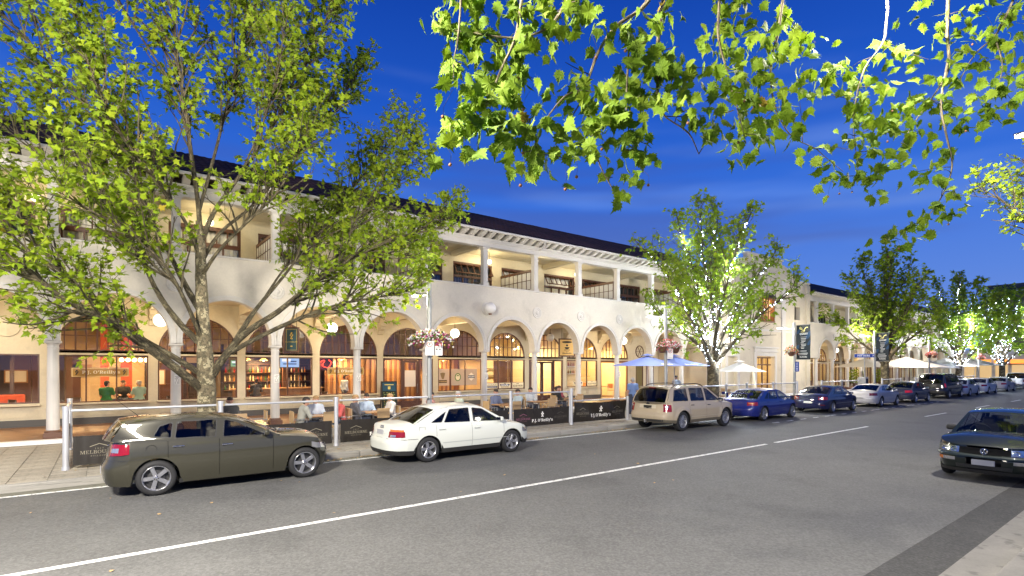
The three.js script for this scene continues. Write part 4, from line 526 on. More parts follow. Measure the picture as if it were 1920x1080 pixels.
sedan({ name: 'sedan', label: 'dark navy sedan with round tail lamps and white number plate', group: KERBCARS, pos: [31.15, 0, cz], paint: paint(0.012, 0.014, 0.055, 0.3, 0.3), glass: carGlass(0.6), rim: 0.215, spokes: 5, spokeStyle: 'split', lamps: lampsSedan(lampRed, [{ e: 'r', name: 'indicator_lens', z0: 0.62, z1: 0.78, lo: [0.72, 0.72], hi: [0.80, 0.80], m: lampClear, off: 0.02 }, { e: 'r', name: 'bumper_reflector', z0: 0.72, z1: 0.92, lo: [0.42, 0.42], hi: [0.45, 0.45], m: lampRed, off: 0.01 }]), bars: [{ s: [-0.95, 1.2], y: 0.5, h: 0.03, m: M(lin(0.2, 0.2, 0.25), 0.3, { metalness: 0.5 }) }], plate: { r: { y: 0.56, w: 0.37, m: M(lin(0.8, 0.8, 0.72), 0.5) } } });
const silver = paint(0.42, 0.41, 0.42, 0.55, 0.32);
sedan({ name: 'coupe', label: 'silver two door coupe beside the parking ticket machine', group: KERBCARS, pos: [37.9, 0, cz], L: 4.5, W: 1.70, paint: silver, glass: carGlass(0.4), rearGlass: carGlass(0.12), rim: 0.2, spokes: 7, doors: [[-0.42, 1.05]], lamps: lampsSedan(P(lin(0.10, 0.01, 0.015), 0.15, { clearcoat: 1 }), [{ e: 'r', name: 'lamp_bar', z0: 0, z1: 0.6, lo: [0.72, 0.72], hi: [0.80, 0.80], m: silver }]), house: { rearBase: [-1.65, 0.955], roof: [[-0.86, 1.25], [-0.5, 1.29], [0, 1.30], [0.25, 1.28], [0.42, 1.24]], frontBase: [1.22, 0.885], windows: [[[-0.35, 0.955], [1.02, 0.915], [0.40, 1.22], [-0.30, 1.255]], [[-1.05, 0.975], [-0.42, 0.96], [-0.38, 1.25], [-0.72, 1.225]]] }, plate: { r: { y: 0.55, w: 0.4, m: M(lin(0.3, 0.3, 0.3), 0.5) } } });
sedan({ name: 'sedan', label: 'dark blue grey sedan with bright red tail lamp in front of the black van', group: KERBCARS, pos: [43.9, 0, cz], paint: paint(0.05, 0.052, 0.075, 0.45, 0.3), glass: carGlass(0.55), rearGlass: carGlass(0.25), rim: 0.23, wr: 0.325, spokes: 5, spokeStyle: 'fan', lamps: lampsSedan(P(lin(0.6, 0.01, 0.012), 0.12, { clearcoat: 1 })), bars: [{ s: [-0.95, 1.2], y: 0.55, h: 0.04, m: M(lin(0.02, 0.02, 0.025), 0.4) }] });
makeCar({ name: 'van', label: 'glossy black passenger van taller than the cars around it', group: KERBCARS, pos: [51.9, 0, -12.8], L: 4.85, W: 1.94, xr: -1.50, wb: 3.2, wr: 0.335, rim: 0.21, track: 0.84, spokes: 7, paint: paint(0.010, 0.010, 0.011, 0.2, 0.3), glass: carGlass(0.4), rearGlass: carGlass(0.03), belt: [[-2.42, 1.12], [-2.2, 1.16], [0, 1.12], [1.2, 1.06], [1.8, 0.98], [2.2, 0.86], [2.42, 0.72]], deck: [[-2.42, 1.12], [-2.2, 1.16], [1.3, 1.18], [1.9, 1.06], [2.25, 0.92], [2.42, 0.72]], cowl: 1.35, rearDeck: -2.2, sill: 0.28, rR: 0.3, eR: 5, rF: 0.7, nose: sedanNose, tail: [[0.2, 0.1], [0.45, 0.02], [0.6, 0], [0.7, 0.05], [1.15, 0.08]], doors: [[-0.9, 0.5], [0.5, 1.5]], house: { rearBase: [-2.34, 1.16], roof: [[-2.2, 1.80], [-1.6, 1.85], [0, 1.86], [0.5, 1.83], [0.75, 1.76]], frontBase: [1.6, 1.07], windows: [[[0.58, 1.17], [1.4, 1.14], [0.75, 1.70], [0.6, 1.74]], [[-0.8, 1.2], [0.46, 1.18], [0.48, 1.76], [-0.8, 1.77]], [[-2.1, 1.22], [-0.92, 1.2], [-0.92, 1.77], [-2.02, 1.74]]] }, tumble: 0.16, hatchLow: 0.02, pillar: 0.04, bowR: 0.05,
  lamps: [{ e: 'r', name: 'tail_lamp', z0: 0.88, s1: 0.16, lo: [0.86, 0.86], hi: [1.14, 1.14], m: P(lin(0.6, 0.01, 0.012), 0.12, { clearcoat: 1 }), off: 0.014 }, { e: 'f', name: 'headlamp', z0: 0.5, s1: 0.5, lo: [0.62, 0.68], hi: [0.8, 0.86], m: lampClear }, { e: 'r', name: 'bumper_pad', z0: 0, s1: 0.6, lo: [0.42, 0.42], hi: [0.58, 0.58], m: MT.dark, off: 0.015 }] });
sedan({ name: 'sedan', label: 'silver sedan just beyond the black van', group: KERBCARS, pos: [57.0, 0, cz], paint: paint(0.46, 0.47, 0.50, 0.5, 0.32), glass: carGlass(0.5), spokes: 7, lamps: lampsSedan(lampRed) });
sedan({ name: 'sedan', label: 'white sedan between two silver sedans far along the kerb', group: KERBCARS, pos: [63.1, 0, cz], paint: paint(0.66, 0.66, 0.64, 0, 0.3), glass: carGlass(0.45), spokes: 7, lamps: lampsSedan(lampRed) });
sedan({ name: 'sedan', label: 'silver sedan parked before the white pickup', group: KERBCARS, pos: [70.6, 0, cz], L: 4.8, paint: silver, glass: carGlass(0.4), spokes: 7, skirt: M(lin(0.2, 0.2, 0.21), 0.5), lamps: lampsSedan(lampRed) });
{ const c = makeCar({ name: 'pickup', label: 'white pickup at the far end of the parked row', group: KERBCARS, pos: [79.2, 0, cz - 0.1], L: 5.2, W: 1.86, xr: -1.5, wb: 3.1, wr: 0.37, rim: 0.22, spokes: 6, paint: paint(0.66, 0.66, 0.65, 0, 0.3), glass: carGlass(0.4), rearGlass: carGlass(0.1), belt: [[-2.6, 1.16], [-2.3, 1.17], [0, 1.12], [1.2, 1.06], [2.0, 0.98], [2.4, 0.88], [2.6, 0.75]], deck: [[-2.6, 1.17], [-0.6, 1.18], [1.2, 1.14], [2.0, 1.06], [2.4, 0.94], [2.6, 0.75]], cowl: 1.05, rearDeck: -0.9, sill: 0.38, rR: 0.25, eR: 6, rF: 0.7, nose: sedanNose, tail: [[0.2, 0.05], [0.5, 0], [1.2, 0]], doors: [[-0.75, 0.15], [0.15, 1.1]], house: { rearBase: [-1.0, 1.14], roof: [[-0.85, 1.70], [-0.5, 1.72], [0, 1.72], [0.3, 1.69], [0.45, 1.64]], frontBase: [1.2, 1.06], windows: [[[0.22, 1.17], [1.02, 1.15], [0.42, 1.60], [0.24, 1.63]], [[-0.72, 1.19], [0.1, 1.17], [0.12, 1.64], [-0.66, 1.63]]] }, tumble: 0.2, bowR: 0.03, lift: 0.04,
  lamps: [{ e: 'r', name: 'tail_lamp', z0: 0.88, s1: 0.14, lo: [0.8, 0.8], hi: [1.08, 1.08], m: lampRed, off: 0.012 }, { e: 'f', name: 'headlamp', z0: 0.5, s1: 0.5, lo: [0.7, 0.74], hi: [0.86, 0.9], m: lampClear }, { e: 'r', name: 'bumper_pad', z0: 0, s1: 0.4, lo: [0.45, 0.45], hi: [0.6, 0.6], m: MT.chrome, off: 0.03 }] }); }
const grilleMat = M(lin(0.005, 0.005, 0.005), 0.95);
{ // dark green hatchback facing the camera on the near side
  const c = makeCar({ name: 'hatchback', label: 'dark green hatchback facing the viewer at the near kerb', pos: [16.35, 0, -2.83], turn: Math.PI, L: 4.02, W: 1.70, xr: -1.22, wb: 2.475, wr: 0.295, rim: 0.18, spokes: 7, spokeStyle: 'thin', paint: paint(0.006, 0.011, 0.009, 0.3, 0.3), glass: carGlass(0.75), mirror: MT.black, mirrorBack: 0.36,
    belt: [[-2.0, 0.88], [-1.8, 0.93], [0, 0.90], [0.9, 0.89], [1.3, 0.87], [1.8, 0.79], [1.98, 0.745], [2.01, 0.735]], deck: [[-2.0, 0.88], [-1.8, 0.94], [0.8, 0.97], [1.3, 0.945], [1.8, 0.83], [1.97, 0.765], [2.01, 0.735]], cowl: 0.72, rearDeck: -1.75, sill: 0.2, rR: 0.3, eR: 4, rF: 0.55, eF: 4.5, nose: [[0.15, -0.04], [0.3, 0.02], [0.52, 0.03], [0.56, -0.05], [0.74, -0.10], [0.9, -0.14]], tail: [[0.15, 0.08], [0.4, 0], [0.6, 0.02], [0.9, 0.1]], doors: [[-0.85, -0.1], [-0.1, 0.78]], lift: 0.0,
    house: { rearBase: [-1.82, 0.93], roof: [[-1.5, 1.30], [-1.0, 1.35], [-0.4, 1.37], [0, 1.35], [0.2, 1.31]], frontBase: [0.92, 0.90], windows: [[[-0.04, 0.96], [0.74, 0.945], [0.17, 1.275], [-0.02, 1.31]], [[-0.86, 0.97], [-0.12, 0.96], [-0.1, 1.315], [-0.84, 1.31]], [[-1.4, 0.98], [-0.93, 0.97], [-0.91, 1.305], [-1.2, 1.28]]] }, crown: 0.05, bowF: 0.17,
    lamps: [{ e: 'f', name: 'headlamp', z0: 0.50, s1: 0.16, lo: [0.575, 0.585], hi: [0.70, 0.725], m: carGlass(0.9), off: 0.03 }, { e: 'f', name: 'headlamp_reflector', z0: 0.50, s1: 0.15, lo: [0.575, 0.585], hi: [0.70, 0.725], m: lampBack, off: 0.006 },
      { e: 'f', name: 'grille_surround', z0: 0, z1: 0.5, lo: [0.575, 0.575], hi: [0.695, 0.70], m: grilleMat, off: 0.004, trim: 1 }, ...[0.60, 0.625, 0.65, 0.675].map((y) => ({ e: 'f', name: 'grille_slat', z0: 0, z1: 0.49, lo: [y, y], hi: [y + 0.01, y + 0.01], m: grilleMat, off: 0.022, trim: 1 })),
      { e: 'f', name: 'bumper_strip', z0: 0, s1: 0.8, lo: [0.515, 0.515], hi: [0.548, 0.548], m: paint(0.02, 0.03, 0.028, 0.3), off: 0.03, trim: 1 }, { e: 'f', name: 'indicator_lens', z0: 0.86, s1: 0.05, lo: [0.42, 0.42], hi: [0.485, 0.485], m: lampAmber, off: 0.018 }, { e: 'f', name: 'fog_lamp', z0: 0.56, z1: 0.84, lo: [0.42, 0.42], hi: [0.485, 0.485], m: lampClear, off: 0.018 }, { e: 'f', name: 'lower_grille', z0: 0, z1: 0.56, lo: [0.28, 0.28], hi: [0.36, 0.36], m: MT.black, off: 0.006, trim: 1 }, { e: 'f', name: 'lower_spoiler', z0: 0, s1: 0.5, lo: [0.195, 0.2], hi: [0.265, 0.265], m: MT.dark, off: 0.015, trim: 1 }, { e: 'r', name: 'tail_lamp', z0: 0.7, s1: 0.15, lo: [0.64, 0.64], hi: [0.82, 0.82], m: lampRed }],
    plate: { f: { y: 0.415, w: 0.37, h: 0.115 } } });
  const nx = c.S(c.xF, 0.64).x + 0.035, ring = new THREE.TorusGeometry(0.058, 0.007, 8, 32), str = (a, b) => bar([a[0], a[1], 0], [b[0], b[1], 0], 0.0065);
  part('front_emblem', merge([ring, str([-0.026, 0.05], [0, 0.006]), str([0.026, 0.05], [0, 0.006]), str([-0.052, 0.02], [-0.024, -0.048]), str([0.052, 0.02], [0.024, -0.048]), str([-0.024, -0.048], [0, 0.0]), str([0.024, -0.048], [0, 0.0])]).rotateY(Math.PI / 2).translate(nx, 0.64, 0), MT.chrome, c.T);
  part('emblem_disc', new THREE.CylinderGeometry(0.06, 0.06, 0.012, 28).rotateZ(Math.PI / 2).translate(nx - 0.01, 0.64, 0), MT.black, c.T);
  for (const q of [1, -1]) for (const z of [0.50, 0.66]) part('headlamp_bowl', lathe([[0.0, 0.0], [0.03, 0.005], [0.052, 0.03], [0.055, 0.036]], 20).rotateZ(-Math.PI / 2).translate(c.S(c.sEnd('f', z / 0.85), 0.64).x - 0.005, 0.642, z * q), MT.chrome, c.T);
}
// ---------- trees ----------
const texBark = dataTex(512, (u, v) => { const a = fbm(u, v, 9, 4, 301), b = fbm(u, v, 22, 3, 311), g = fbm(u, v, 80, 2, 321), p = sstep(0.5, 0.56, a), q = sstep(0.56, 0.62, b); let c = [0.42, 0.38, 0.29]; c = c.map((k, i) => lerp(k, [0.62, 0.58, 0.46][i], p)); c = c.map((k, i) => lerp(k, [0.30, 0.28, 0.21][i], q * 0.8)); return c.map((k) => k + 0.12 * (g - 0.5)); }, 1.3);
const bumpBark = dataTex(256, (u, v) => [fbm(u, v, 12, 4, 301)], 0.9, false);
MT.bark = M(0xffffff, 0.85, { map: texBark, bumpMap: bumpBark, bumpScale: 0.012 }); MT.barkLimb = M(lin(0.42, 0.41, 0.38), 0.9, { map: texBark, bumpMap: bumpBark, bumpScale: 0.012 }); MT.barkDark = M(lin(0.42, 0.40, 0.38), 0.9, { map: texBark, bumpMap: bumpBark, bumpScale: 0.012 });
const leafMat = (r, g, b) => P(lin(r, g, b), 0.75, { transmission: 0.4, thickness: 0, specularIntensity: 0.4, side: THREE.DoubleSide });
const LEAF = [leafMat(0.265, 0.365, 0.012), leafMat(0.215, 0.320, 0.012), leafMat(0.310, 0.390, 0.016), leafMat(0.36, 0.28, 0.02)];
function leafGeo(fine, curl = 1, twist = 0) {                                        // five pointed lobes, folded along the midrib
  const o = fine ? [[0, -0.02], [0.16, -0.10], [0.20, 0.0], [0.36, -0.02], [0.31, 0.12], [0.47, 0.22], [0.36, 0.29], [0.52, 0.45], [0.33, 0.44], [0.30, 0.56], [0.19, 0.55], [0.17, 0.72], [0.09, 0.70], [0, 1]] : [[0, 0], [0.30, -0.02], [0.24, 0.16], [0.48, 0.40], [0.22, 0.46], [0.15, 0.62], [0, 1]];
  const pts = [...o, ...o.slice(1, -1).reverse().map((p) => [-p[0], p[1]])], pos = [], c = [0, 0.34, 0], hgt = (p) => curl * (0.14 * Math.abs(p[0]) - 0.22 * (p[1] - 0.3) ** 2 - 0.25 * p[0] * p[0]) + twist * p[0] * (p[1] - 0.2);
  for (let i = 0; i < pts.length; i++) { const a = pts[i], b = pts[(i + 1) % pts.length]; pos.push(c[0], c[1], 0, a[0], a[1], hgt(a), b[0], b[1], hgt(b)); }
  if (fine) pos.push(0.008, 0, 0, -0.008, 0, 0, 0.004, -0.28, 0.03, -0.008, 0, 0, -0.004, -0.28, 0.03, 0.004, -0.28, 0.03);
  const g = new THREE.BufferGeometry(); g.setAttribute('position', new THREE.Float32BufferAttribute(pos, 3)); g.setAttribute('uv', new THREE.Float32BufferAttribute(new Float32Array(pos.length / 3 * 2), 2)); g.computeVertexNormals(); return g;
}
const LEAFG = leafGeo(false), LEAFF = leafGeo(true), LEAFV = [LEAFF, leafGeo(true, 2.4, 0.35), leafGeo(true, -1.4, -0.3), leafGeo(true, 3.4, -0.5), leafGeo(true, 1.2, 0.8)];
class Wood {                                                    // collects tapered limbs into one mesh
  constructor() { this.p = []; this.u = []; this.i = []; }
  limb(pts, rad, sides = 7, per = 3) {
    const c = new THREE.CatmullRomCurve3(pts), n = Math.max(2, (pts.length - 1) * per), fr = c.computeFrenetFrames(n, false), base = this.p.length / 3; let len = 0, prev = null;
    for (let k = 0; k <= n; k++) {
      const t = k / n, q = c.getPoint(t), f = t * (rad.length - 1), a = Math.min(rad.length - 2, Math.floor(f)), r = lerp(rad[a], rad[a + 1], f - a); if (prev) len += q.distanceTo(prev); prev = q;
      for (let s = 0; s <= sides; s++) { const an = s / sides * 2 * Math.PI, rv = r * (1 + (sides > 6 ? 0.10 * (hash(s % sides, k, base) - 0.5) : 0)), x = Math.cos(an) * rv, y = Math.sin(an) * rv; this.p.push(q.x + fr.normals[k].x * x + fr.binormals[k].x * y, q.y + fr.normals[k].y * x + fr.binormals[k].y * y, q.z + fr.normals[k].z * x + fr.binormals[k].z * y); this.u.push(s / sides * 1.2, len); }
      if (k) for (let s = 0; s < sides; s++) { const A = base + (k - 1) * (sides + 1) + s, B = A + sides + 1; this.i.push(A, A + 1, B + 1, A, B + 1, B); }
    }
    return c;
  }
  geo() { const g = new THREE.BufferGeometry(); g.setAttribute('position', new THREE.Float32BufferAttribute(this.p, 3)); g.setAttribute('uv', new THREE.Float32BufferAttribute(this.u, 2)); g.setIndex(this.i); g.computeVertexNormals(); return g; }
}
const randDir = () => { const z = rr(-1, 1), a = rr(0, 6.283), r = Math.sqrt(1 - z * z); return V(r * Math.cos(a), z, r * Math.sin(a)); };
function leafMatrix(pos, out, size, droop = 0.35) {            // leaf tip points outward and a little down, blade faces up and random
  const y = out.clone().add(randDir().multiplyScalar(0.7)).add(V(0, -droop, 0)).normalize(), up = V(0, 1, 0).add(randDir().multiplyScalar(0.75)), x = y.clone().cross(up).normalize(), z = x.clone().cross(y).normalize();
  return new THREE.Matrix4().makeBasis(x.multiplyScalar(size), y.multiplyScalar(size), z.multiplyScalar(size)).setPosition(pos);
}
function crownMesh(name, list, parent, geo = LEAFG, mats = LEAF, weights = [0.45, 0.8, 0.996]) {
  const by = mats.map(() => []); for (const m of list) { const q = rnd(); by[q < weights[0] ? 0 : q < weights[1] ? 1 : q < weights[2] ? 2 : 3].push(m); }
  by.forEach((l, k) => { if (!l.length) return; const im = new THREE.InstancedMesh(geo, mats[k], l.length); l.forEach((m, i) => im.setMatrixAt(i, m)); im.name = name; im.castShadow = im.receiveShadow = true; im.userData.kind = 'stuff'; parent.add(im); });
}
function growTree(o) {
  const t = thing('tree', o.label, 'tree', [0, 0, 0], 0, o.group); t.name = numbered(o.name); seed = o.seed;
  const [ex, ey, ez, rx, ry, rz] = o.env, inside = (p, k = 1) => ((p.x - ex) / rx) ** 2 + ((p.y - ey) / ry) ** 2 + ((p.z - ez) / rz) ** 2 < k * (0.92 + 0.16 * Math.sin(p.x * 1.7 + p.y * 1.3) * Math.sin(p.z * 1.9 - p.y)), leaves = [], ctr = V(ex, ey - ry * 0.6, ez);
  const trunk = new Wood(); trunk.limb(o.trunk.map((p) => V(p[0], p[1], p[2])), o.trunk.map((p) => p[3] * (o.thin ?? 1)), 16, 4); part('trunk', trunk.geo(), o.bark ?? MT.bark, t);
  const twigLeaves = (c, n) => { for (let i = 0; i < n; i++) { const u = rr(0.15, 1), p = c.getPoint(u), out = c.getTangent(u).add(randDir().multiplyScalar(0.8)).normalize(); p.addScaledVector(out, rr(0.02, 0.13)); if (inside(p, 1.1)) leaves.push(leafMatrix(p, out, o.leaf * rr(0.7, 1.2))); } };
  const tips = [];
  for (const L of o.limbs) {
    const w = new Wood(), c = w.limb(L.map((p) => V(p[0], p[1], p[2])), L.map((p) => p[3] * (o.thin ?? 1) * (p[1] > 5 ? 0.68 : 0.88)), 10, 4), len = c.getLength(), nb = Math.round(len / o.gap);
    for (let i = 0; i < nb; i++) {
      const u = lerp(o.bare ?? 0.3, 1, (i + rnd() * 0.8) / nb); if (u >= 0.99) continue; const p = c.getPointAt(u), tan = c.getTangentAt(u), f = u * (L.length - 1), r0 = Math.min(0.03, lerp(L[Math.floor(f)][3], L[Math.min(L.length - 1, Math.floor(f) + 1)][3], f % 1) * 0.5);
      const dir = tan.clone().multiplyScalar(0.6).add(randDir().multiplyScalar(0.8)).add(p.clone().sub(ctr).normalize().multiplyScalar(0.45)).add(V(0, 0.25, 0)).normalize(), bl = rr(0.9, 2.0) * o.scale * (1.15 - 0.5 * u);
      const pts = [p]; let d = dir; for (let k = 1; k <= 3; k++) { d = d.clone().add(randDir().multiplyScalar(0.28)).add(V(0, 0.10, 0)).normalize(); pts.push(pts[k - 1].clone().addScaledVector(d, bl / 3)); }
      if (!inside(pts[3], 1.05)) { if (!inside(pts[1], 1.0)) continue; pts.length = 3; }
      const bc = w.limb(pts, [r0, r0 * 0.65, r0 * 0.35].slice(0, pts.length), 5, 2), nt = Math.round(o.twigs * (0.7 + rnd() * 0.6));
      for (let k = 0; k < nt; k++) {
        const v = rr(0.25, 1), q = bc.getPoint(v), td = bc.getTangent(v).multiplyScalar(0.7).add(randDir().multiplyScalar(0.85)).add(V(0, 0.2, 0)).normalize(), tl = rr(0.3, 0.75) * o.scale; const e = q.clone().addScaledVector(td, tl), mid = q.clone().addScaledVector(td, tl * 0.5).add(randDir().multiplyScalar(0.05)); if (!inside(e, 1.12)) continue;
        const tc = w.limb([q, mid, e], [0.008, 0.006, 0.003].map((x) => x * (o.twigR ?? 1)), 3, 1); twigLeaves(tc, Math.round(o.per * (0.6 + rnd() * 0.8)));
      }
    }
    part('limb', w.geo(), o.limbBark ?? o.bark ?? MT.bark, t);
  }
  crownMesh('crown', leaves, t, LEAFG, o.mats ?? LEAF); return { t, n: leaves.length };
}
const TREES = 'street trees along the far footpath';
{ const r = growTree({ name: 'plane_tree', label: 'big spreading plane tree with mottled trunk behind the olive hatchback', group: TREES, seed: 11, leaf: 0.158, gap: 0.160, twigs: 5.2, per: 7.0, scale: 1.0, bare: 0.30, thin: 0.76, limbBark: MT.barkLimb, env: [2.4, 8.5, -16, 7.7, 6.6, 5.6],
  trunk: [[2.14, 0.1, -16, 0.40], [2.13, 0.5, -16, 0.33], [2.13, 1.1, -16, 0.30], [2.13, 1.72, -16, 0.29], [2.11, 2.21, -16, 0.28], [2.08, 2.91, -16, 0.235], [2.04, 3.75, -16.05, 0.2], [2.01, 4.73, -16.1, 0.18], [2.0, 5.57, -16.1, 0.16], [1.96, 6.2, -16.1, 0.10]],
  limbs: [
    [[2.11, 1.72, -16, 0.17], [1.41, 2.35, -15.7, 0.16], [0.64, 2.99, -15.4, 0.14], [-0.06, 3.49, -15.1, 0.12], [-0.7, 3.84, -14.9, 0.09], [-1.34, 4.41, -14.6, 0.06], [-2.09, 4.92, -14.5, 0.03]],
    [[2.08, 2.14, -16, 0.12], [1.43, 2.6, -15.9, 0.11], [0.55, 3.2, -15.9, 0.1], [-0.26, 3.98, -15.9, 0.08], [-1.03, 4.9, -16, 0.06], [-1.75, 6.02, -16.2, 0.04], [-2.2, 6.92, -16.4, 0.02]],
    [[2.06, 2.91, -16, 0.13], [1.59, 3.47, -16.3, 0.12], [1.15, 4.25, -16.8, 0.1], [0.74, 5.33, -17.3, 0.08], [0.04, 6.74, -17.8, 0.06], [-0.74, 8.52, -18.2, 0.04], [-1.18, 9.86, -18.4, 0.02]],
    [[2.03, 3.75, -16, 0.12], [1.7, 4.44, -16.2, 0.11], [1.37, 5.28, -16.5, 0.1], [0.81, 6.67, -16.9, 0.08], [0.31, 8.31, -17.2, 0.06], [-0.29, 10.09, -17.3, 0.04], [-0.6, 11.32, -17.3, 0.02]],
    [[2.16, 2.0, -16, 0.17], [2.5, 2.63, -15.8, 0.15], [2.97, 3.27, -15.6, 0.13], [3.73, 3.87, -15.4, 0.11], [4.66, 4.74, -15.2, 0.09], [5.85, 5.62, -15.1, 0.07], [7.56, 6.49, -15.1, 0.045], [9.16, 7.46, -15.2, 0.02]],
    [[2.61, 2.75, -15.7, 0.1], [3.37, 3.22, -15.6, 0.095], [4.26, 3.71, -15.3, 0.08], [5.34, 4.17, -15.0, 0.06], [6.55, 4.47, -14.8, 0.04], [7.9, 4.9, -14.7, 0.02]],
    [[2.74, 3.06, -15.7, 0.1], [3.36, 3.99, -16.2, 0.09], [4.22, 5.05, -16.8, 0.08], [5.44, 6.76, -17.2, 0.06], [6.97, 8.87, -17.5, 0.045], [8.65, 11.03, -17.7, 0.02]],
    [[2.0, 5.57, -16.1, 0.13], [2.27, 6.42, -15.9, 0.11], [2.84, 7.44, -15.6, 0.09], [3.57, 8.8, -15.3, 0.07], [4.34, 10.55, -15.1, 0.05], [5.04, 12.39, -15, 0.03], [5.5, 13.79, -15, 0.015]],
    [[2.0, 5.57, -16.1, 0.13], [1.94, 6.52, -16, 0.11], [1.76, 7.64, -15.7, 0.1], [1.55, 8.95, -15.4, 0.08], [1.36, 10.18, -15.1, 0.06], [1.24, 11.74, -15, 0.04], [1.14, 13.08, -15, 0.02]],
    [[1.97, 5.01, -16.1, 0.1], [2.46, 5.98, -16.4, 0.09], [3.5, 7.17, -16.9, 0.08], [4.84, 9.22, -17.4, 0.06], [6.53, 11.76, -17.8, 0.04], [7.56, 13.87, -18, 0.02]],
    [[1.94, 6.38, -16, 0.09], [2.32, 7.95, -16.3, 0.08], [2.76, 9.93, -16.6, 0.06], [3.2, 11.99, -16.8, 0.045], [3.53, 14.4, -17, 0.02]],
    [[1.97, 5.29, -16.1, 0.09], [1.63, 5.97, -15.6, 0.08], [1.03, 6.62, -15, 0.07], [0.4, 7.27, -14.4, 0.05], [-0.06, 7.93, -13.8, 0.035], [-0.3, 8.53, -13.4, 0.02]],
    [[2.0, 4.73, -16.1, 0.09], [2.33, 5.37, -15.5, 0.08], [2.82, 5.99, -14.8, 0.06], [3.44, 6.77, -14.2, 0.05], [3.84, 7.67, -13.8, 0.03], [4.14, 8.58, -13.5, 0.015]],
    [[2.03, 3.05, -16, 0.08], [1.61, 3.94, -15.4, 0.07], [1.12, 4.72, -14.8, 0.06], [0.49, 5.27, -14.3, 0.05], [-0.14, 5.54, -13.9, 0.03], [-0.72, 5.81, -13.7, 0.015]],
    [[0.31, 8.31, -17.2, 0.05], [-0.9, 9.4, -16.6, 0.04], [-2.2, 10.6, -16.2, 0.03], [-3.2, 11.6, -16, 0.015]], [[-0.26, 3.98, -15.9, 0.05], [-1.6, 5.2, -15.2, 0.04], [-2.6, 6.6, -14.9, 0.03], [-3.6, 8.0, -14.8, 0.015]], [[0.04, 6.74, -17.8, 0.05], [-1.3, 7.6, -17.4, 0.04], [-2.8, 8.6, -17.0, 0.03], [-4, 9.4, -17, 0.015]], [[1.55, 8.95, -15.4, 0.05], [0.5, 10.2, -14.9, 0.04], [-0.5, 11.6, -14.6, 0.03], [-1.3, 13, -14.5, 0.015]], [[2.84, 7.44, -15.6, 0.05], [3.2, 8.6, -14.6, 0.04], [3.4, 9.8, -13.8, 0.03], [3.4, 11, -13.4, 0.015]],
    [[4.66, 4.74, -15.2, 0.06], [5.5, 5.9, -15.4, 0.05], [6.3, 7.2, -15.7, 0.04], [7.4, 8.6, -16, 0.03], [8.2, 9.8, -16.2, 0.015]], [[3.6, 4.3, -16.4, 0.06], [4.6, 5.6, -17.6, 0.05], [6.0, 6.6, -18.6, 0.04], [7.6, 7.4, -19.2, 0.02]], [[5.85, 5.62, -15.1, 0.05], [7.0, 5.9, -15.6, 0.04], [8.4, 6.0, -16.2, 0.02]]] });
  console.log('big tree leaves', r.n); }
function autoTree(o) {                                          // trunk, limbs spreading to the crown's envelope
  seed = o.seed; const [x, z] = o.at, h0 = o.fork ?? 2.3, [rx, ry, rz] = o.r, cy = o.cy, tr = o.tr ?? 0.26, limbs = [], n = o.n ?? 10;
  for (let i = 0; i < n; i++) { const a = i / n * 2 * Math.PI * 1.0 + rr(-0.25, 0.25), ring = i % 3, el = [0.05, 0.55, 1.15][ring], ex = x + rx * 0.93 * Math.cos(a) * Math.cos(el), ey = cy + ry * 0.92 * Math.sin(el) - (ring === 0 ? 0.15 * ry : 0), ez = z + rz * 0.93 * Math.sin(a) * Math.cos(el), y0 = h0 - 0.3 + ring * 0.55, p = []; for (let k = 0; k <= 5; k++) { const t = k / 5, s = Math.pow(t, 1.15); p.push([lerp(x, ex, s) + rr(-0.15, 0.15) * (k ? 1 : 0), lerp(y0, ey, Math.pow(t, 0.9)) + rr(-0.12, 0.12) * (k ? 1 : 0), lerp(z, ez, s) + rr(-0.15, 0.15) * (k ? 1 : 0), lerp(tr * 0.55, 0.018, Math.pow(t, 0.7))]); } limbs.push(p); }
  const top = [[x, h0 + 0.8, z, tr * 0.6], [x + 0.15, cy, z, tr * 0.4], [x, cy + ry * 0.5, z + 0.1, tr * 0.2], [x + 0.1, cy + ry * 0.95, z, 0.02]]; limbs.push(top);
  o.limbsOut = limbs; return growTree({ ...o, env: [x, cy, z, rx, ry, rz], trunk: [[x, 0.1, z, tr * 1.35], [x, 0.5, z, tr * 1.08], [x + 0.03, 1.4, z, tr], [x, h0, z, tr * 0.95], [x, h0 + 1.1, z, tr * 0.55]], limbs });
}
const smallLeaf = [leafMat(0.235, 0.345, 0.012), leafMat(0.195, 0.300, 0.012), leafMat(0.275, 0.365, 0.014), leafMat(0.28, 0.24, 0.02)];
const t2 = { name: 'plane_tree', label: 'round crowned tree wrapped in white fairy lights behind the gold wagon', group: TREES, seed: 21, at: [25.6, -16], r: [5.7, 4.3, 4.8], cy: 6.9, fork: 2.7, tr: 0.3, n: 12, leaf: 0.20, gap: 0.21, twigs: 4.6, per: 5.0, scale: 1.0, bare: 0.22, mats: smallLeaf, bark: MT.barkDark };
const t3 = { ...t2, label: 'unlit tree behind the ticket machine and the silver coupe', seed: 31, at: [50.2, -16], r: [5.6, 4.7, 4.6], cy: 7.2, leaf: 0.25, gap: 0.26, per: 4.8 };
const t4 = { ...t2, label: 'tree hung with fairy lights beyond the pale market umbrella', seed: 41, at: [72, -16.2], r: [6.2, 4.9, 5], cy: 7.4, leaf: 0.29, gap: 0.31, per: 4.6 };
const t5 = { ...t2, label: 'farthest bright tree with fairy lights at the right end', seed: 51, at: [88, -15.6], r: [6.5, 5.2, 5], cy: 7.2, leaf: 0.33, gap: 0.31, per: 4.6 };
for (const t of [t2, t3, t4, t5]) console.log('tree', autoTree(t).n);
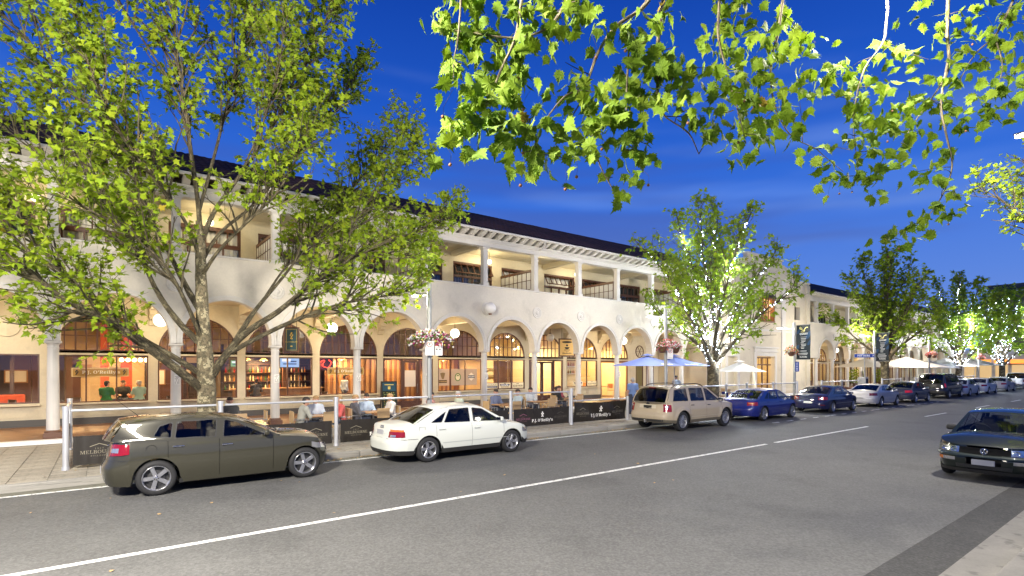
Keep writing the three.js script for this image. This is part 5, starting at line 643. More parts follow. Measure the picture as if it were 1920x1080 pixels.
autoTree({ ...t2, group: 'trees at the end of the street', name: 'street_tree', label: 'dark tree closing the far end of the street', seed: 61, at: [125, -14], r: [8, 5, 7], cy: 6.2, leaf: 0.55, gap: 0.6, per: 4 });
autoTree({ ...t2, group: 'trees at the end of the street', name: 'street_tree', label: 'dark tree on the near side at the far end of the street', seed: 71, at: [118, -1.5], r: [7, 5, 6], cy: 6.2, leaf: 0.55, gap: 0.6, per: 4 });
// overhanging branches of the plane tree on the camera's side
{
  seed = 101; const t = thing('overhanging_plane_tree', 'near plane tree whose leafy branches hang into the top of the view', 'tree');
  const tw = new Wood(); tw.limb([V(13.0, 0, 1.0), V(13.0, 0.6, 1.0), V(12.95, 2.5, 0.95), V(12.9, 5, 0.9), V(12.7, 7.4, 0.7), V(12.4, 9.4, 0.5)], [0.42, 0.32, 0.28, 0.25, 0.2, 0.14], 16, 4); part('trunk', tw.geo(), MT.bark, t);
  const lm = new Wood(); lm.limb([V(12.9, 5.6, 0.9), V(11.8, 7.6, 0.2), V(10.07, 8.76, -1.24), V(8.97, 8.62, -2.07), V(6.64, 8.25, -3.05), V(3.8, 6.4, -2.85), V(2.6, 6.2, -3.3), V(2.1, 5.9, -3.5)], [0.16, 0.13, 0.11, 0.09, 0.07, 0.05, 0.03, 0.02], 8, 4); part('limb', lm.geo(), MT.bark, t);
  const B = [[[3.8, 6.38, -2.85, 0.03], [3.76, 5.56, -2.98], [3.6, 5.4, -3.17], [3.51, 5.22, -3.3], [3.47, 5.01, -3.39], [3.44, 4.8, -3.47], [3.36, 4.58, -3.6]], [[4.02, 6.47, -2.81, 0.022], [3.92, 5.36, -2.98], [3.95, 4.96, -3.02], [4.02, 4.7, -3.03], [4.31, 4.55, -2.94], [4.5, 4.41, -2.96]], [[6.64, 8.22, -3.05, 0.022], [6.37, 6.37, -3.12], [6.23, 5.95, -3.14], [6.36, 5.55, -3.17], [6.83, 5.31, -3.21], [7.48, 5.26, -3.16]], [[8.97, 8.59, -2.07, 0.026], [9.09, 6.93, -2.17], [9.19, 6.46, -2.18], [9.12, 6.13, -2.33], [9.03, 5.87, -2.48], [8.93, 5.53, -2.65]], [[9.16, 6.55, -2.18, 0.016], [8.86, 5.84, -2.18], [9.0, 5.46, -2.15], [9.15, 5.11, -2.13], [9.15, 4.78, -2.22], [9.08, 4.51, -2.35], [8.9, 4.3, -2.58], [8.75, 4.17, -2.79]], [[2.65, 6.2, -3.28, 0.018], [2.61, 5.05, -3.35], [2.54, 4.78, -3.47], [2.47, 4.5, -3.59], [2.39, 4.35, -3.71]], [[3.3, 6.3, -3.0, 0.018], [2.92, 5.2, -3.25], [2.74, 5.1, -3.44], [2.42, 5.17, -3.75], [2.19, 5.25, -3.99]], [[3.45, 4.85, -3.4, 0.01], [3.12, 4.69, -3.34], [2.97, 4.39, -3.52], [2.97, 4.23, -3.58]], [[3.66, 5.2, -3.1, 0.01], [3.62, 4.56, -3.09], [3.71, 4.25, -3.08]], [[3.45, 4.7, -3.4, 0.008], [3.43, 4.14, -3.23], [3.6, 3.87, -3.17]], [[10.07, 8.62, -1.31, 0.02], [10.0, 7.1, -1.82], [9.85, 6.84, -2.03], [9.76, 6.51, -2.18]], [[5.05, 7.17, -2.89, 0.018], [4.76, 5.66, -2.92], [4.97, 5.43, -2.97], [5.29, 5.13, -3.03], [5.59, 4.83, -3.09]], [[7.93, 8.48, -2.62, 0.018], [8.1, 6.69, -2.58], [7.96, 6.31, -2.77], [7.92, 5.71, -2.88], [8.06, 4.95, -2.87]], [[9.94, 7.03, -1.84, 0.012], [10.06, 6.58, -1.78], [9.98, 6.08, -1.93]], [[2.2, 5.95, -3.5, 0.014], [2.19, 4.99, -3.55], [2.18, 4.77, -3.62]]];
  const nodes = [], bw = new Wood();
  for (const b of B) { const c = bw.limb(b.map((p) => V(p[0], p[1], p[2])), b.map((_, i) => lerp(b[0][3], 0.004, i / (b.length - 1))), 6, 4); for (let i = 0; i <= 30; i++) nodes.push(c.getPoint(i / 30)); }
  const CL = [2.13,5.1,-3.78,7,2.31,5.28,-3.78,8,2.51,5.38,-3.73,8,2.39,5.09,-3.88,9,2.51,5.09,-3.7,10,2.77,5.33,-3.7,10,2.65,5.15,-3.19,9,2.32,4.72,-3.6,11,2.69,4.95,-3.75,11,2.78,4.97,-3.53,10,3.07,5.28,-3.56,9,2.09,4.48,-3.47,5,2.28,4.44,-3.62,9,2.39,4.46,-3.44,10,2.67,4.58,-3.5,10,2.86,4.74,-3.45,9,2.19,4.15,-3.37,8,2.46,4.23,-3.39,8,2.07,4.12,-3.58,3,2.34,4.33,-3.88,4,3.15,5.48,-3.44,8,3.07,5.25,-3.1,8,3.21,4.99,-3.43,4,2.65,4.28,-3.26,8,3.02,4.37,-3.4,9,2.56,4.08,-3.29,8,2.58,3.98,-3.21,6,3.01,4.24,-3.56,5,2.97,4.01,-3.17,5,3.05,4.13,-3.14,5,3.47,4.66,-3.43,7,3.35,4.82,-3.41,6,3.3,4.6,-3.08,9,3.74,4.91,-3.29,8,3.5,4.5,-3.14,9,3.43,4.47,-3.26,8,3.48,4.49,-2.95,8,3.88,4.43,-3.22,8,3.78,4.2,-3.11,9,3.79,4.28,-3.27,4,3.66,4.04,-3.29,2,3.44,3.8,-3.02,2,3.24,5.19,-3.15,5,3.46,5.21,-2.93,8,3.59,5.04,-2.86,9,3.68,5.3,-2.77,7,3.84,4.94,-2.84,8,3.83,4.93,-3.03,8,3.47,4.53,-2.83,5,3.99,4.77,-3.0,6,3.97,5.11,-2.81,4,3.98,4.69,-2.8,3,4.35,4.97,-2.97,3,4.44,4.66,-2.86,5,4.15,4.62,-2.79,4,4.76,4.66,-2.91,5,4.79,5.9,-2.97,5,4.3,5.0,-2.72,6,5.26,5.94,-3.12,9,5.15,5.91,-2.84,9,6.11,6.16,-3.17,9,5.05,5.55,-3.05,7,4.87,5.17,-2.8,7,5.97,5.68,-3.17,8,6.27,5.93,-3.06,9,5.51,5.22,-3.04,8,5.71,5.2,-2.91,8,5.11,4.84,-2.84,6,4.84,4.99,-2.83,5,6.08,5.12,-3.23,7,5.99,4.92,-2.99,6,5.56,4.82,-3.1,6,7.01,6.69,-3.3,8,6.81,6.11,-3.07,8,7.17,6.43,-3.04,7,7.51,6.14,-3.05,8,7.17,5.89,-3.23,7,6.34,5.29,-2.98,5,7.51,5.24,-3.19,4,7.18,5.76,-3.24,4,8.2,6.44,-3.05,8,7.56,5.83,-2.69,5,8.64,6.59,-2.57,6,8.71,6.63,-2.77,5,7.87,5.77,-2.75,5,8.25,5.73,-3.01,5,7.84,5.4,-2.91,3,8.28,5.98,-2.51,6,8.58,5.84,-2.36,7,8.29,5.55,-2.4,8,7.93,5.43,-2.5,6,7.82,5.54,-2.61,4,8.72,5.37,-2.58,6,9.34,5.66,-2.51,6,7.84,5.1,-2.61,4,7.41,5.03,-2.73,3,8.0,4.95,-3.19,5,7.98,4.92,-2.84,7,8.14,4.79,-2.65,7,7.48,4.81,-2.84,4,8.47,5.2,-2.64,3,9.09,5.07,-2.51,4,8.96,4.97,-2.29,3,9.03,5.26,-2.22,5,8.61,6.74,-2.14,3,9.18,7.38,-2.53,4,8.45,6.29,-2.21,4,9.07,6.27,-2.26,6,9.66,6.8,-2.22,5,9.07,6.82,-1.97,6,9.63,6.3,-2.15,7,10.18,6.73,-2.03,8,10.09,6.92,-1.84,8,10.42,7.32,-1.78,8,9.36,7.06,-1.81,7,9.95,6.23,-1.77,8,9.83,6.42,-1.6,7,10.57,6.19,-1.75,7,9.48,5.93,-1.89,7,9.41,5.82,-2.04,6,10.41,5.98,-1.96,6,9.59,5.87,-2.26,5,9.81,4.77,-2.25,4,9.11,4.52,-2.21,4,8.94,4.37,-2.32,4,8.87,4.33,-2.54,3,8.45,4.16,-2.57,3,8.07,4.01,-2.59,5,8.45,4.01,-2.5,3,8.86,4.73,-2.1,2,10.09,7.35,-1.64,6];
  const leaves = [], tw2 = new Wood(), balls = []; for (let i = 0; i < CL.length; i += 4) {
    const c = V(CL[i], CL[i + 1], CL[i + 2]); let best = nodes[0]; for (const q of nodes) { const d = q.distanceTo(c) + (q.y < c.y - 0.02 ? 0.25 : 0); if (d < best.distanceTo(c) + (best.y < c.y - 0.02 ? 0.25 : 0)) best = q; }
    const mid = best.clone().lerp(c, 0.5).add(V(rr(-0.05, 0.05), 0.05, rr(-0.05, 0.05))), tc = tw2.limb([best, mid, c.clone().add(V(0, 0.06, 0))], [0.006, 0.004, 0.003], 4, 2);
    for (let k = 0; k < CL[i + 3] * 1.9; k++) {
      const p = k % 3 ? c.clone().add(randDir().multiply(V(0.17, 0.15, 0.17)).multiplyScalar(c.x > 5 ? 1.3 : 1)) : tc.getPoint(rr(0.3, 1)).add(randDir().multiplyScalar(0.05)), s = rr(0.085, 0.165) * (c.x > 5 ? 1.15 : 1.0);
      const tip = V(rr(-0.7, 0.7), rr(-1.0, -0.1), rr(-0.7, 0.7)).normalize(), face = randDir().add(V(-0.5, 0.15, 0.5)), x = tip.clone().cross(face).normalize(), z = x.clone().cross(tip).normalize(); leaves.push([new THREE.Matrix4().makeBasis(x.multiplyScalar(s), tip.multiplyScalar(s), z.multiplyScalar(s)).setPosition(p), s]);
    }
    if (rnd() < 0.3) { const q = c.clone().add(V(rr(-0.08, 0.08), -0.2, rr(-0.08, 0.08))); balls.push(q); tw2.limb([c, q.clone().add(V(0.01, 0.08, 0)), q], [0.0015, 0.0015, 0.0015], 3, 1); }
  }
  part('hanging_branches', bw.geo(), MT.bark, t); part('twigs', tw2.geo(), MT.barkDark, t).userData.kind = 'stuff';
  const FL = [[0.175, 0.275, 0.012], [0.145, 0.245, 0.012], [0.210, 0.300, 0.016], [0.30, 0.21, 0.02]].map((c) => P(lin(...c), 0.7, { transmission: 0.5, thickness: 0, specularIntensity: 0.35, side: THREE.DoubleSide }));
  leaves.sort((a, b) => b[1] - a[1]); leaves.slice(0, 300).forEach(([m], i) => { const l = part('leaf', LEAFV[(hash(i, 11, 2) * 5) | 0], FL[[0, 1, 2, 0, 1, 0, 2, 1, 0, 2][(hash(i, 3, 8) * 10) | 0]], t); l.applyMatrix4(m); if (hash(i, 5, 9) > 0.992) l.material = FL[3]; });
  for (let v = 0; v < 5; v++) crownMesh('leaves', leaves.slice(300).filter((_, i) => i % 5 === v).map((l) => l[0]), t, LEAFV[v], FL);
  const bg = sphere(0.014, 0, 0, 0, 8); balls.forEach((q) => part('seed_ball', bg, MT.woodMid, t).position.copy(q));
  console.log('foreground leaves', leaves.length, balls.length);
}
{ // small leaved tree past the glaring lamp, only its edge in view
  autoTree({ name: 'small_leaved_tree', label: 'small leaved tree edge beside the glaring lamp at the right', seed: 111, at: [20.0, -0.9], r: [3.4, 2.3, 3.3], cy: 7.4, fork: 2.6, tr: 0.2, n: 9, leaf: 0.13, gap: 0.17, twigs: 5, per: 6, scale: 0.8, bare: 0.25, bark: MT.barkDark, group: undefined });
}
// ---------- corner pavilion, second arcade, buildings closing the street ----------
const PV = thing('pavilion', 'tall plain cream pavilion with shaped gable between the two arcades', 'building');
{
  const zf = -21.0, s = new THREE.Shape(); s.moveTo(33.4, 0.1); s.lineTo(33.4, 9.5); s.lineTo(35.2, 9.5); s.bezierCurveTo(36.2, 9.55, 36.6, 10.5, 38.2, 10.6); s.lineTo(38.2, 10.9); s.lineTo(43.5, 10.9); s.lineTo(43.5, 10.6); s.bezierCurveTo(45.1, 10.5, 45.5, 9.55, 46.5, 9.5); s.lineTo(48.3, 9.5); s.lineTo(48.3, 0.1);
  const hole = (x0, x1, y0, y1) => { const p = new THREE.Path(); p.moveTo(x0, y0); p.lineTo(x0, y1); p.lineTo(x1, y1); p.lineTo(x1, y0); s.holes.push(p); };
  hole(39.4, 42.2, 0.26, 3.2); hole(40.0, 41.7, 6.0, 7.6); hole(35.4, 36.7, 0.6, 3.15); hole(45.6, 46.6, 6.3, 7.4);
  part('front_wall', wuv(extrude(s, 0.35).translate(0, 0, zf - 0.35)), MT.sand, PV);
  part('side_wall', [box(33.41, 33.7, 0.1, 9.4, -31, zf - 0.36), box(48.0, 48.29, 0.1, 9.4, -31, zf - 0.36), box(33.71, 47.99, 8.6, 8.9, -31, zf - 0.36)], MT.sand, PV);
  part('coping', [box(33.35, 35.2, 9.5, 9.6, zf - 0.4, zf + 0.08), box(38.1, 43.6, 10.9, 11.02, zf - 0.4, zf + 0.08), box(46.5, 48.35, 9.5, 9.6, zf - 0.4, zf + 0.08)], MT.trim, PV);
  part('blind_door', box(35.4, 36.7, 0.6, 3.15, zf - 0.25, zf - 0.2), MT.cream, PV);
  const surround = (x0, x1, top, name) => part(name, [box(x0 - 0.28, x0, 0.26, top, zf + 0.002, zf + 0.09), box(x1, x1 + 0.28, 0.26, top, zf + 0.002, zf + 0.09), box(x0 - 0.28, x1 + 0.28, top, top + 0.32, zf + 0.002, zf + 0.07), box(x0 - 0.36, x1 + 0.36, top + 0.32, top + 0.42, zf + 0.002, zf + 0.16), box(x0 - 0.42, x1 + 0.42, top + 0.62, top + 0.74, zf + 0.002, zf + 0.2), box(x0 - 0.3, x1 + 0.3, top + 0.42, top + 0.62, zf + 0.002, zf + 0.08)], MT.trim, PV);
  surround(35.4, 36.7, 3.15, 'door_surround'); surround(39.4, 42.2, 3.2, 'door_surround');
  part('pilaster', box(43.3, 43.9, 0.2, 9.3, zf + 0.002, zf + 0.1), MT.trim, PV); part('pilaster', box(33.5, 34.0, 0.2, 9.3, zf + 0.002, zf + 0.1), MT.sand, PV); part('pilaster', box(47.6, 48.25, 0.2, 9.3, zf + 0.002, zf + 0.1), MT.sand, PV);
  part('downpipe', cyl(0.05, 0.05, 8.4, 34.5, 0.2, zf + 0.08, 10), MT.trim, PV); part('string_course', box(33.42, 48.28, 5.15, 5.3, zf + 0.002, zf + 0.06), MT.trim, PV);
  part('lobby', [box(38.4, 38.5, 0.2, 3.6, -25, zf - 0.36), box(43.1, 43.2, 0.2, 3.6, -25, zf - 0.36), box(38.5, 43.1, 0.2, 3.6, -25.1, -25), box(38.5, 43.1, 3.5, 3.6, -25, zf - 0.36)], wallCafe, PV); part('lobby_floor', box(38.5, 43.1, 0.2, 0.26, -25, zf), MT.tile, PV);
  const dr = part('lobby_door', [box(39.45, 39.55, 0.26, 3.15, zf - 0.3, zf - 0.22), box(40.75, 40.85, 0.26, 3.15, zf - 0.3, zf - 0.22), box(41.6, 41.7, 0.26, 3.15, zf - 0.3, zf - 0.22), box(39.55, 42.1, 2.5, 2.6, zf - 0.3, zf - 0.22), box(39.55, 42.1, 3.05, 3.15, zf - 0.3, zf - 0.22), ...[0, 1, 2, 3, 4, 5, 6, 7].map((i) => box(39.7 + i * 0.28, 39.73 + i * 0.28, 2.6, 3.05, zf - 0.28, zf - 0.25))], MT.wood, PV); part('pane', box(39.56, 40.74, 0.3, 2.49, zf - 0.27, zf - 0.262), MT.glass, dr); part('pane', box(40.86, 41.59, 0.3, 2.49, zf - 0.27, zf - 0.262), MT.glass, dr);
  // little oriel with warm light
  part('oriel_window', [box(39.95, 40.05, 5.9, 7.65, zf - 0.05, zf + 0.28), box(41.65, 41.75, 5.9, 7.65, zf - 0.05, zf + 0.28), box(39.95, 41.75, 5.85, 5.95, zf - 0.05, zf + 0.32), box(39.95, 41.75, 7.6, 7.7, zf - 0.05, zf + 0.32), box(40.8, 40.88, 5.95, 7.6, zf + 0.2, zf + 0.26)], MT.woodMid, PV);
  part('oriel_hood', extrude(polyShape([[0, 7.7], [0.5, 7.7], [0, 8.15]]), 2.1).rotateY(-Math.PI / 2).translate(41.9, 0, zf + 0.001), MT.roof, PV);
  part('oriel_blind', box(40.05, 41.65, 6.0, 7.6, zf - 0.45, zf - 0.42), M(lin(0.6, 0.25, 0.06), 0.8), PV);
}
{ const t = thing('lobby_lamp', 'warm lamp glowing in the pavilion doorway', 'lamp', [40.8, 3.1, -23.2]); part('lamp_shade', sphere(0.14, 0, 0, 0, 14), gGlobe, t); part('rod', bar([0, 0.1, 0], [0, 0.4, 0], 0.012), MT.dark, t); pointLight(t, lin(1, 0.74, 0.36), 16, 0, 0, 0, 0.13); }
{ const t = thing('oriel_lamp', 'small orange lamp behind the oriel blind on the pavilion', 'lamp', [40.9, 7.2, -21.25]); part('bulb', sphere(0.05, 0, 0, 0, 12), gBulb, t); part('rod', bar([0, 0.04, 0], [0, 0.4, 0], 0.01), MT.dark, t); pointLight(t, HOT, 4, 0, 0, 0, 0.05); }
const B2 = thing('arcade_building', 'second arcaded building farther down the street with shaded upstairs gallery', 'building');
{
  const xs = []; for (let k = 0; k <= 13; k++) xs.push(50.04 + 3.33 * k); arcadeShell(B2, xs, 48.31, 95, true);
  const sh = polyShape([[48.31, 0.25], [95, 0.25], [95, 4.98], [48.31, 4.98]]), R = 1.35, bays = xs.slice(0, -1).map((x) => x + 1.2);
  for (const c of bays) { const p = new THREE.Path(); p.moveTo(c - R, 0.3); p.lineTo(c - R, 2.8); p.lineTo(c + R, 2.8); p.lineTo(c + R, 0.3); sh.holes.push(p); const q = new THREE.Path(); for (let i = 0; i <= 20; i++) { const a = Math.PI * i / 20; q[i ? 'lineTo' : 'moveTo'](c + R * Math.cos(a), 2.98 + R * Math.sin(a)); } sh.holes.push(q); }
  part('shopfront_wall', wuv(extrude(sh, 0.2).translate(0, 0, ZB - 0.2)), MT.cream, B2);
  bays.forEach((c, i) => { fanWindow(B2, c, 2.98, R, ZB - 0.06, { cols: 5, rows: [0, 0.6, 9] }); shopWindow(B2, c - R, c + R, i % 3 === 1 ? 0.27 : 0.9, 2.8, ZB - 0.06, [c - 0.4, c + 0.5]); if (i % 3 !== 1) part('stall_riser', box(c - R, c + R, 0.26, 0.9, ZB - 0.15, ZB - 0.02), i % 3 ? MT.wood : MT.cream, B2); part('ceiling_beam', box(xs[i] - 0.55, xs[i] - 0.25, 4.58, 4.985, ZB + 0.01, ZF - 0.212), MT.cream, B2); });
  part('shop_room', [box(48.31, 95, 0.25, 4.9, -30.2, -30), box(48.31, 48.5, 0.25, 4.9, -30, -25.61), box(56.4, 56.5, 0.25, 4.9, -30, -25.61), box(66.4, 66.5, 0.25, 4.9, -30, -25.61), box(94.8, 95, 0.25, 4.9, -30, -25.61), box(48.31, 95, 4.9, 5.1, -30, -25.61)], wallCafe, B2); part('shop_floor', box(48.31, 95, 0.15, 0.25, -30, -25.41), MT.woodMid, B2);
  const zw = -24.1, s2 = polyShape([[48.31, 5.2], [95, 5.2], [95, 8.44], [48.31, 8.44]]); for (const c of bays) { const p = new THREE.Path(); p.moveTo(c - 1.2, 5.3); p.lineTo(c - 1.2, 7.7); p.lineTo(c + 1.2, 7.7); p.lineTo(c + 1.2, 5.3); s2.holes.push(p); }
  part('gallery_wall', wuv(extrude(s2, 0.2).translate(0, 0, zw - 0.2)), MT.cream, B2);
  for (const c of bays) { const z = zw - 0.08, fr = [box(c - 1.2, c + 1.2, 7.62, 7.7, z - 0.04, z + 0.05), box(c - 1.2, c + 1.2, 6.95, 7.05, z - 0.04, z + 0.05)]; for (const x of [-1.2, -0.6, -0.04, 0.52, 1.12]) fr.push(box(c + x, c + x + 0.08, 5.3, 7.62, z - 0.035, z + 0.045)); const w = part('gallery_window', fr, MT.woodDark, B2); part('pane', box(c - 1.15, c + 1.15, 5.3, 7.62, z - 0.006, z), MT.glass, w); }
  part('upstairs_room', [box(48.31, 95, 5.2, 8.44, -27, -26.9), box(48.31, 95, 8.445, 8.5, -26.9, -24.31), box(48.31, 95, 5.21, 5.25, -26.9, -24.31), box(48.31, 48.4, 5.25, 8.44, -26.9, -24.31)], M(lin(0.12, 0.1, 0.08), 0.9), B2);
  part('end_wall', box(95.01, 95.3, 0.2, 9, -31, ZF + 0.2), MT.sand, B2);
}
for (const [x, i, l] of [[52.5, 40, 'warm ceiling lamp in the first shop of the farther arcade'], [60, 34, 'warm ceiling lamp in the farther arcade behind the ticket machine'], [71, 34, 'warm ceiling lamp in the farther arcade behind the pale umbrella'], [84, 34, 'warm ceiling lamp at the far end of the farther arcade']]) { const t = thing('ceiling_lamp', l, 'lamp', [x, 4.5, -27.6]); part('lamp_shade', lathe([[0.25, 0.1], [0.26, 0], [0, -0.05]], 20), gGlobe, t); part('rod', bar([0, 0.05, 0], [0, 0.4, 0], 0.02), MT.dark, t); pointLight(t, CAFE, i, 0, -0.25, 0, 0.2); }
const OF = thing('office_block', 'flat roofed brick office block above the far trees', 'building');
{
  part('brick_wall', box(130, 160, 0, 15.2, -24, 25), M(lin(0.20, 0.13, 0.13), 0.85, { map: texStucco }), OF); part('flat_roof', box(129.2, 161, 16.6, 17.3, -25, 26), M(lin(0.05, 0.055, 0.07), 0.6), OF); part('fascia', box(129.6, 160, 15.2, 16.6, -24.5, 25.5), M(lin(0.03, 0.035, 0.05), 0.5), OF); part('pale_band', box(129.3, 129.58, 15.9, 16.1, -24.5, 25.5), MT.white, OF); part('pale_band', box(129.7, 129.98, 11.0, 11.25, -24.2, 25.2), MT.white, OF);
  for (let f = 0; f < 3; f++) for (let i = 0; i < 10; i++) { const w = part('window', [box(129.93, 130.05, 4.6 + f * 3.6 - (f === 2 ? 0.9 : 0), 4.7 + f * 3.6 - (f === 2 ? 0.9 : 0), -22.5 + i * 4.6, -19.5 + i * 4.6), box(129.93, 130.05, 6.2 + f * 3.6 - (f === 2 ? 0.9 : 0), 6.3 + f * 3.6 - (f === 2 ? 0.9 : 0), -22.5 + i * 4.6, -19.5 + i * 4.6)], MT.alu, OF); part('pane', box(129.96, 129.99, 4.7 + f * 3.6 - (f === 2 ? 0.9 : 0), 6.2 + f * 3.6 - (f === 2 ? 0.9 : 0), -22.5 + i * 4.6, -19.5 + i * 4.6), P(lin(0.02, 0.025, 0.03), 0.08), w); }
  part('roof_plant', box(138, 142, 17.3, 19, -20, -14), MT.galv, OF);
}
const FS = thing('corner_shops', 'low row of orange lit shops closing the far end of the street', 'building');
{
  part('shop_wall', box(108, 128, 0, 4.4, -24, -16.5), MT.sand, FS); part('shop_wall', box(110, 128, 0, 4.4, -0.5, 10), MT.sand, FS); part('shop_parapet', box(107.8, 128.2, 4.41, 5.0, -24.2, -16.3), MT.trim, FS);
  for (let i = 0; i < 4; i++) part('lit_sign', rbox(0.1, 0.6, 1.5, 0.03, 107.9, 3.2, -23 + i * 1.85), glow(lin(1, 0.32, 0.04), 1.6), FS); for (let i = 0; i < 4; i++) part('lit_window', box(107.93, 107.98, 0.6, 2.7, -23.6 + i * 1.85, -22.2 + i * 1.85), glow(lin(1, 0.66, 0.3), 0.7), FS);
  part('awning', box(106.6, 107.9, 2.75, 2.85, -24, -16.5), M(lin(0.4, 0.08, 0.02), 0.8), FS);
}
// ---------- cafe fence with clear screens and dark banners ----------
const bannerTex = (mid, left, right) => canvasTex(1024, 256, (x, w, h) => {
  x.fillStyle = '#221d18'; x.fillRect(0, 0, w, h); for (let i = 0; i < 900; i++) { x.fillStyle = `rgba(${90 + hash(i, 1) * 50},${80 + hash(i, 2) * 40},70,0.05)`; x.fillRect(hash(i, 3) * w, hash(i, 4) * h, 3 + hash(i, 5) * 18, 1 + hash(i, 6) * 6); }
  const melb = (cx, pale) => { x.strokeStyle = x.fillStyle = pale; x.lineWidth = 6; x.beginPath(); x.moveTo(cx - 62, 100); x.lineTo(cx, 74); x.lineTo(cx + 62, 100); x.stroke(); x.textAlign = 'center'; x.font = '20px serif'; x.fillText('1 9 2 7', cx, 124); x.font = '40px serif'; x.fillText('MELBOURNE', cx, 162); x.font = '17px serif'; x.fillText('B U I L D I N G', cx, 188); };
  if (left) melb(170, left); if (right) melb(854, right);
  if (mid) { x.fillStyle = '#f4f1ea'; x.textAlign = 'center'; x.font = 'bold 58px serif'; x.fillText("P.J. O'Reilly's", 512, 200); for (const [a, b, r] of [[512, 62, 13], [498, 84, 12], [526, 84, 12], [512, 104, 13], [500, 122, 10], [524, 122, 10]]) { x.beginPath(); x.ellipse(a, b, r, r * 0.9, 0.5, 0, 7); x.fill(); } }
});
const bMat = (t) => M(0xffffff, 0.5, { map: t, side: THREE.DoubleSide });
const banA = bMat(bannerTex(true, '#8d8674', '#8d8674')), banB = bMat(bannerTex(true, '#a0617a', '#57514a'));
const railLabels = [];
function fencePanel(x0, x1, z0, z1, o) {                         // one bay of fence: a post, a rail, a clear screen, a printed banner
  const L = Math.hypot(x1 - x0, z1 - z0), ang = Math.atan2(-(z1 - z0), x1 - x0), t = thing('cafe_fence', o.label, 'fence', [x0, 0.15, z0], ang, 'cafe fence panels along the footpath'), H = o.H ?? 1.37;
  if (!o.noPost) part('post', [cyl(0.058, 0.058, H, 0, 0, 0, 18), cyl(0.064, 0.064, 0.05, 0, H - 0.04, 0, 18), cyl(0.075, 0.07, 0.07, 0, 0, 0, 18), cyl(0.062, 0.062, 0.02, 0, 0.86, 0, 18)], MT.alu, t);
  if (o.endPost) part('post', [cyl(0.058, 0.058, H, L, 0, 0, 18), cyl(0.075, 0.07, 0.07, L, 0, 0, 18)], MT.alu, t);
  part('rail', bar([0.1, H - 0.09, 0], [L - 0.1, H - 0.09, 0], 0.029, 0.029, 12), MT.alu, t);
  const y1 = o.top ?? 0.72, n = 40, cloth = gridGeo(n, 8, (i, j) => { const u = i / n, v = j / 8; return [lerp(0.12, L - 0.12, u), lerp(0.08, y1, v) - (o.sag ?? 0.012) * Math.sin(Math.PI * u) * v, 0.012 * Math.sin(u * 37 + v * 2.2) * v + 0.008 * Math.sin(u * 91 + o.s) + (o.sag ? 0.035 * Math.sin(u * 12 + v * 5 + o.s) : 0)]; });
  if (!o.open) part('banner', cloth, o.m ?? banA, t);
  if (!o.noScreen) { const sc = gridGeo(12, 4, (i, j) => [lerp(0.14, L - 0.14, i / 12), lerp(y1 + 0.01, H - 0.13, j / 4), 0.008 * Math.sin(i * 0.9 + o.s)]); part('clear_screen', sc, MT.plastic, t); }
  return t;
}
const fx = [-0.67, 2.3, 5.2, 8.2, 11.4, 14.34];
['fence panel behind the olive hatchback', 'fence panel between the olive hatchback and the white sedan', 'fence panel just left of the white sedan boot', 'fence panel hidden behind the white sedan roof', 'fence panel with large white lettering beyond the white sedan'].forEach((l, i) => fencePanel(fx[i], fx[i + 1], -15, -15, { label: l + ', dark printed banner', s: i * 2.1, m: i > 2 ? banB : banA, noPost: i === 3, endPost: false }));
fencePanel(14.34, 17.44, -15, -14.85, { label: 'lower sagging black banner fence panel at the gold wagon', s: 4, sag: 0.05, H: 1.0, top: 0.86, noScreen: true, m: banA, noPost: true, endPost: true });
{ const t = thing('fence_post', 'tall fence post where the clear screens end', 'post', [14.34, 0.15, -15]); part('post', [cyl(0.058, 0.058, 1.40, 0, 0, 0, 18), cyl(0.075, 0.07, 0.07, 0, 0, 0, 18)], MT.alu, t); part('side_tube', new THREE.TubeGeometry(new THREE.CatmullRomCurve3([V(-0.28, 1.27, 0), V(-0.14, 1.2, 0), V(-0.10, 0.9, 0), V(-0.10, 0.08, 0)]), 14, 0.026, 8), MT.alu, t); }
fencePanel(-0.75, -0.68, -18.7, -15.08, { label: 'fence panel returning towards the arcade at the corner', s: 1, noPost: false });
const fence2 = [[22.6, 25.2], [25.2, 27.2], [27.2, 30.0], [30.0, 32.9], [36.2, 39.3], [39.3, 43.0], [46.5, 50.5], [54, 58], [60, 64], [64, 68], [68, 72]], f2l = ['fence panel behind the gold wagon bonnet', 'fence panel right of the lit tree trunk', 'fence panel below the white umbrella', 'fence panel at the banner pole', 'fence panel behind the navy sedan', 'fence panel behind the silver coupe', 'fence panel right of the ticket machine', 'fence panel behind the black van', 'far fence panel beyond the black van', 'far fence panel behind the white sedan', 'farthest fence panel before the pickup'];
fence2.forEach(([a, b], i) => fencePanel(a, b, -15, -15, { label: f2l[i], s: i, m: MT.dark, top: 0.55, endPost: true }));
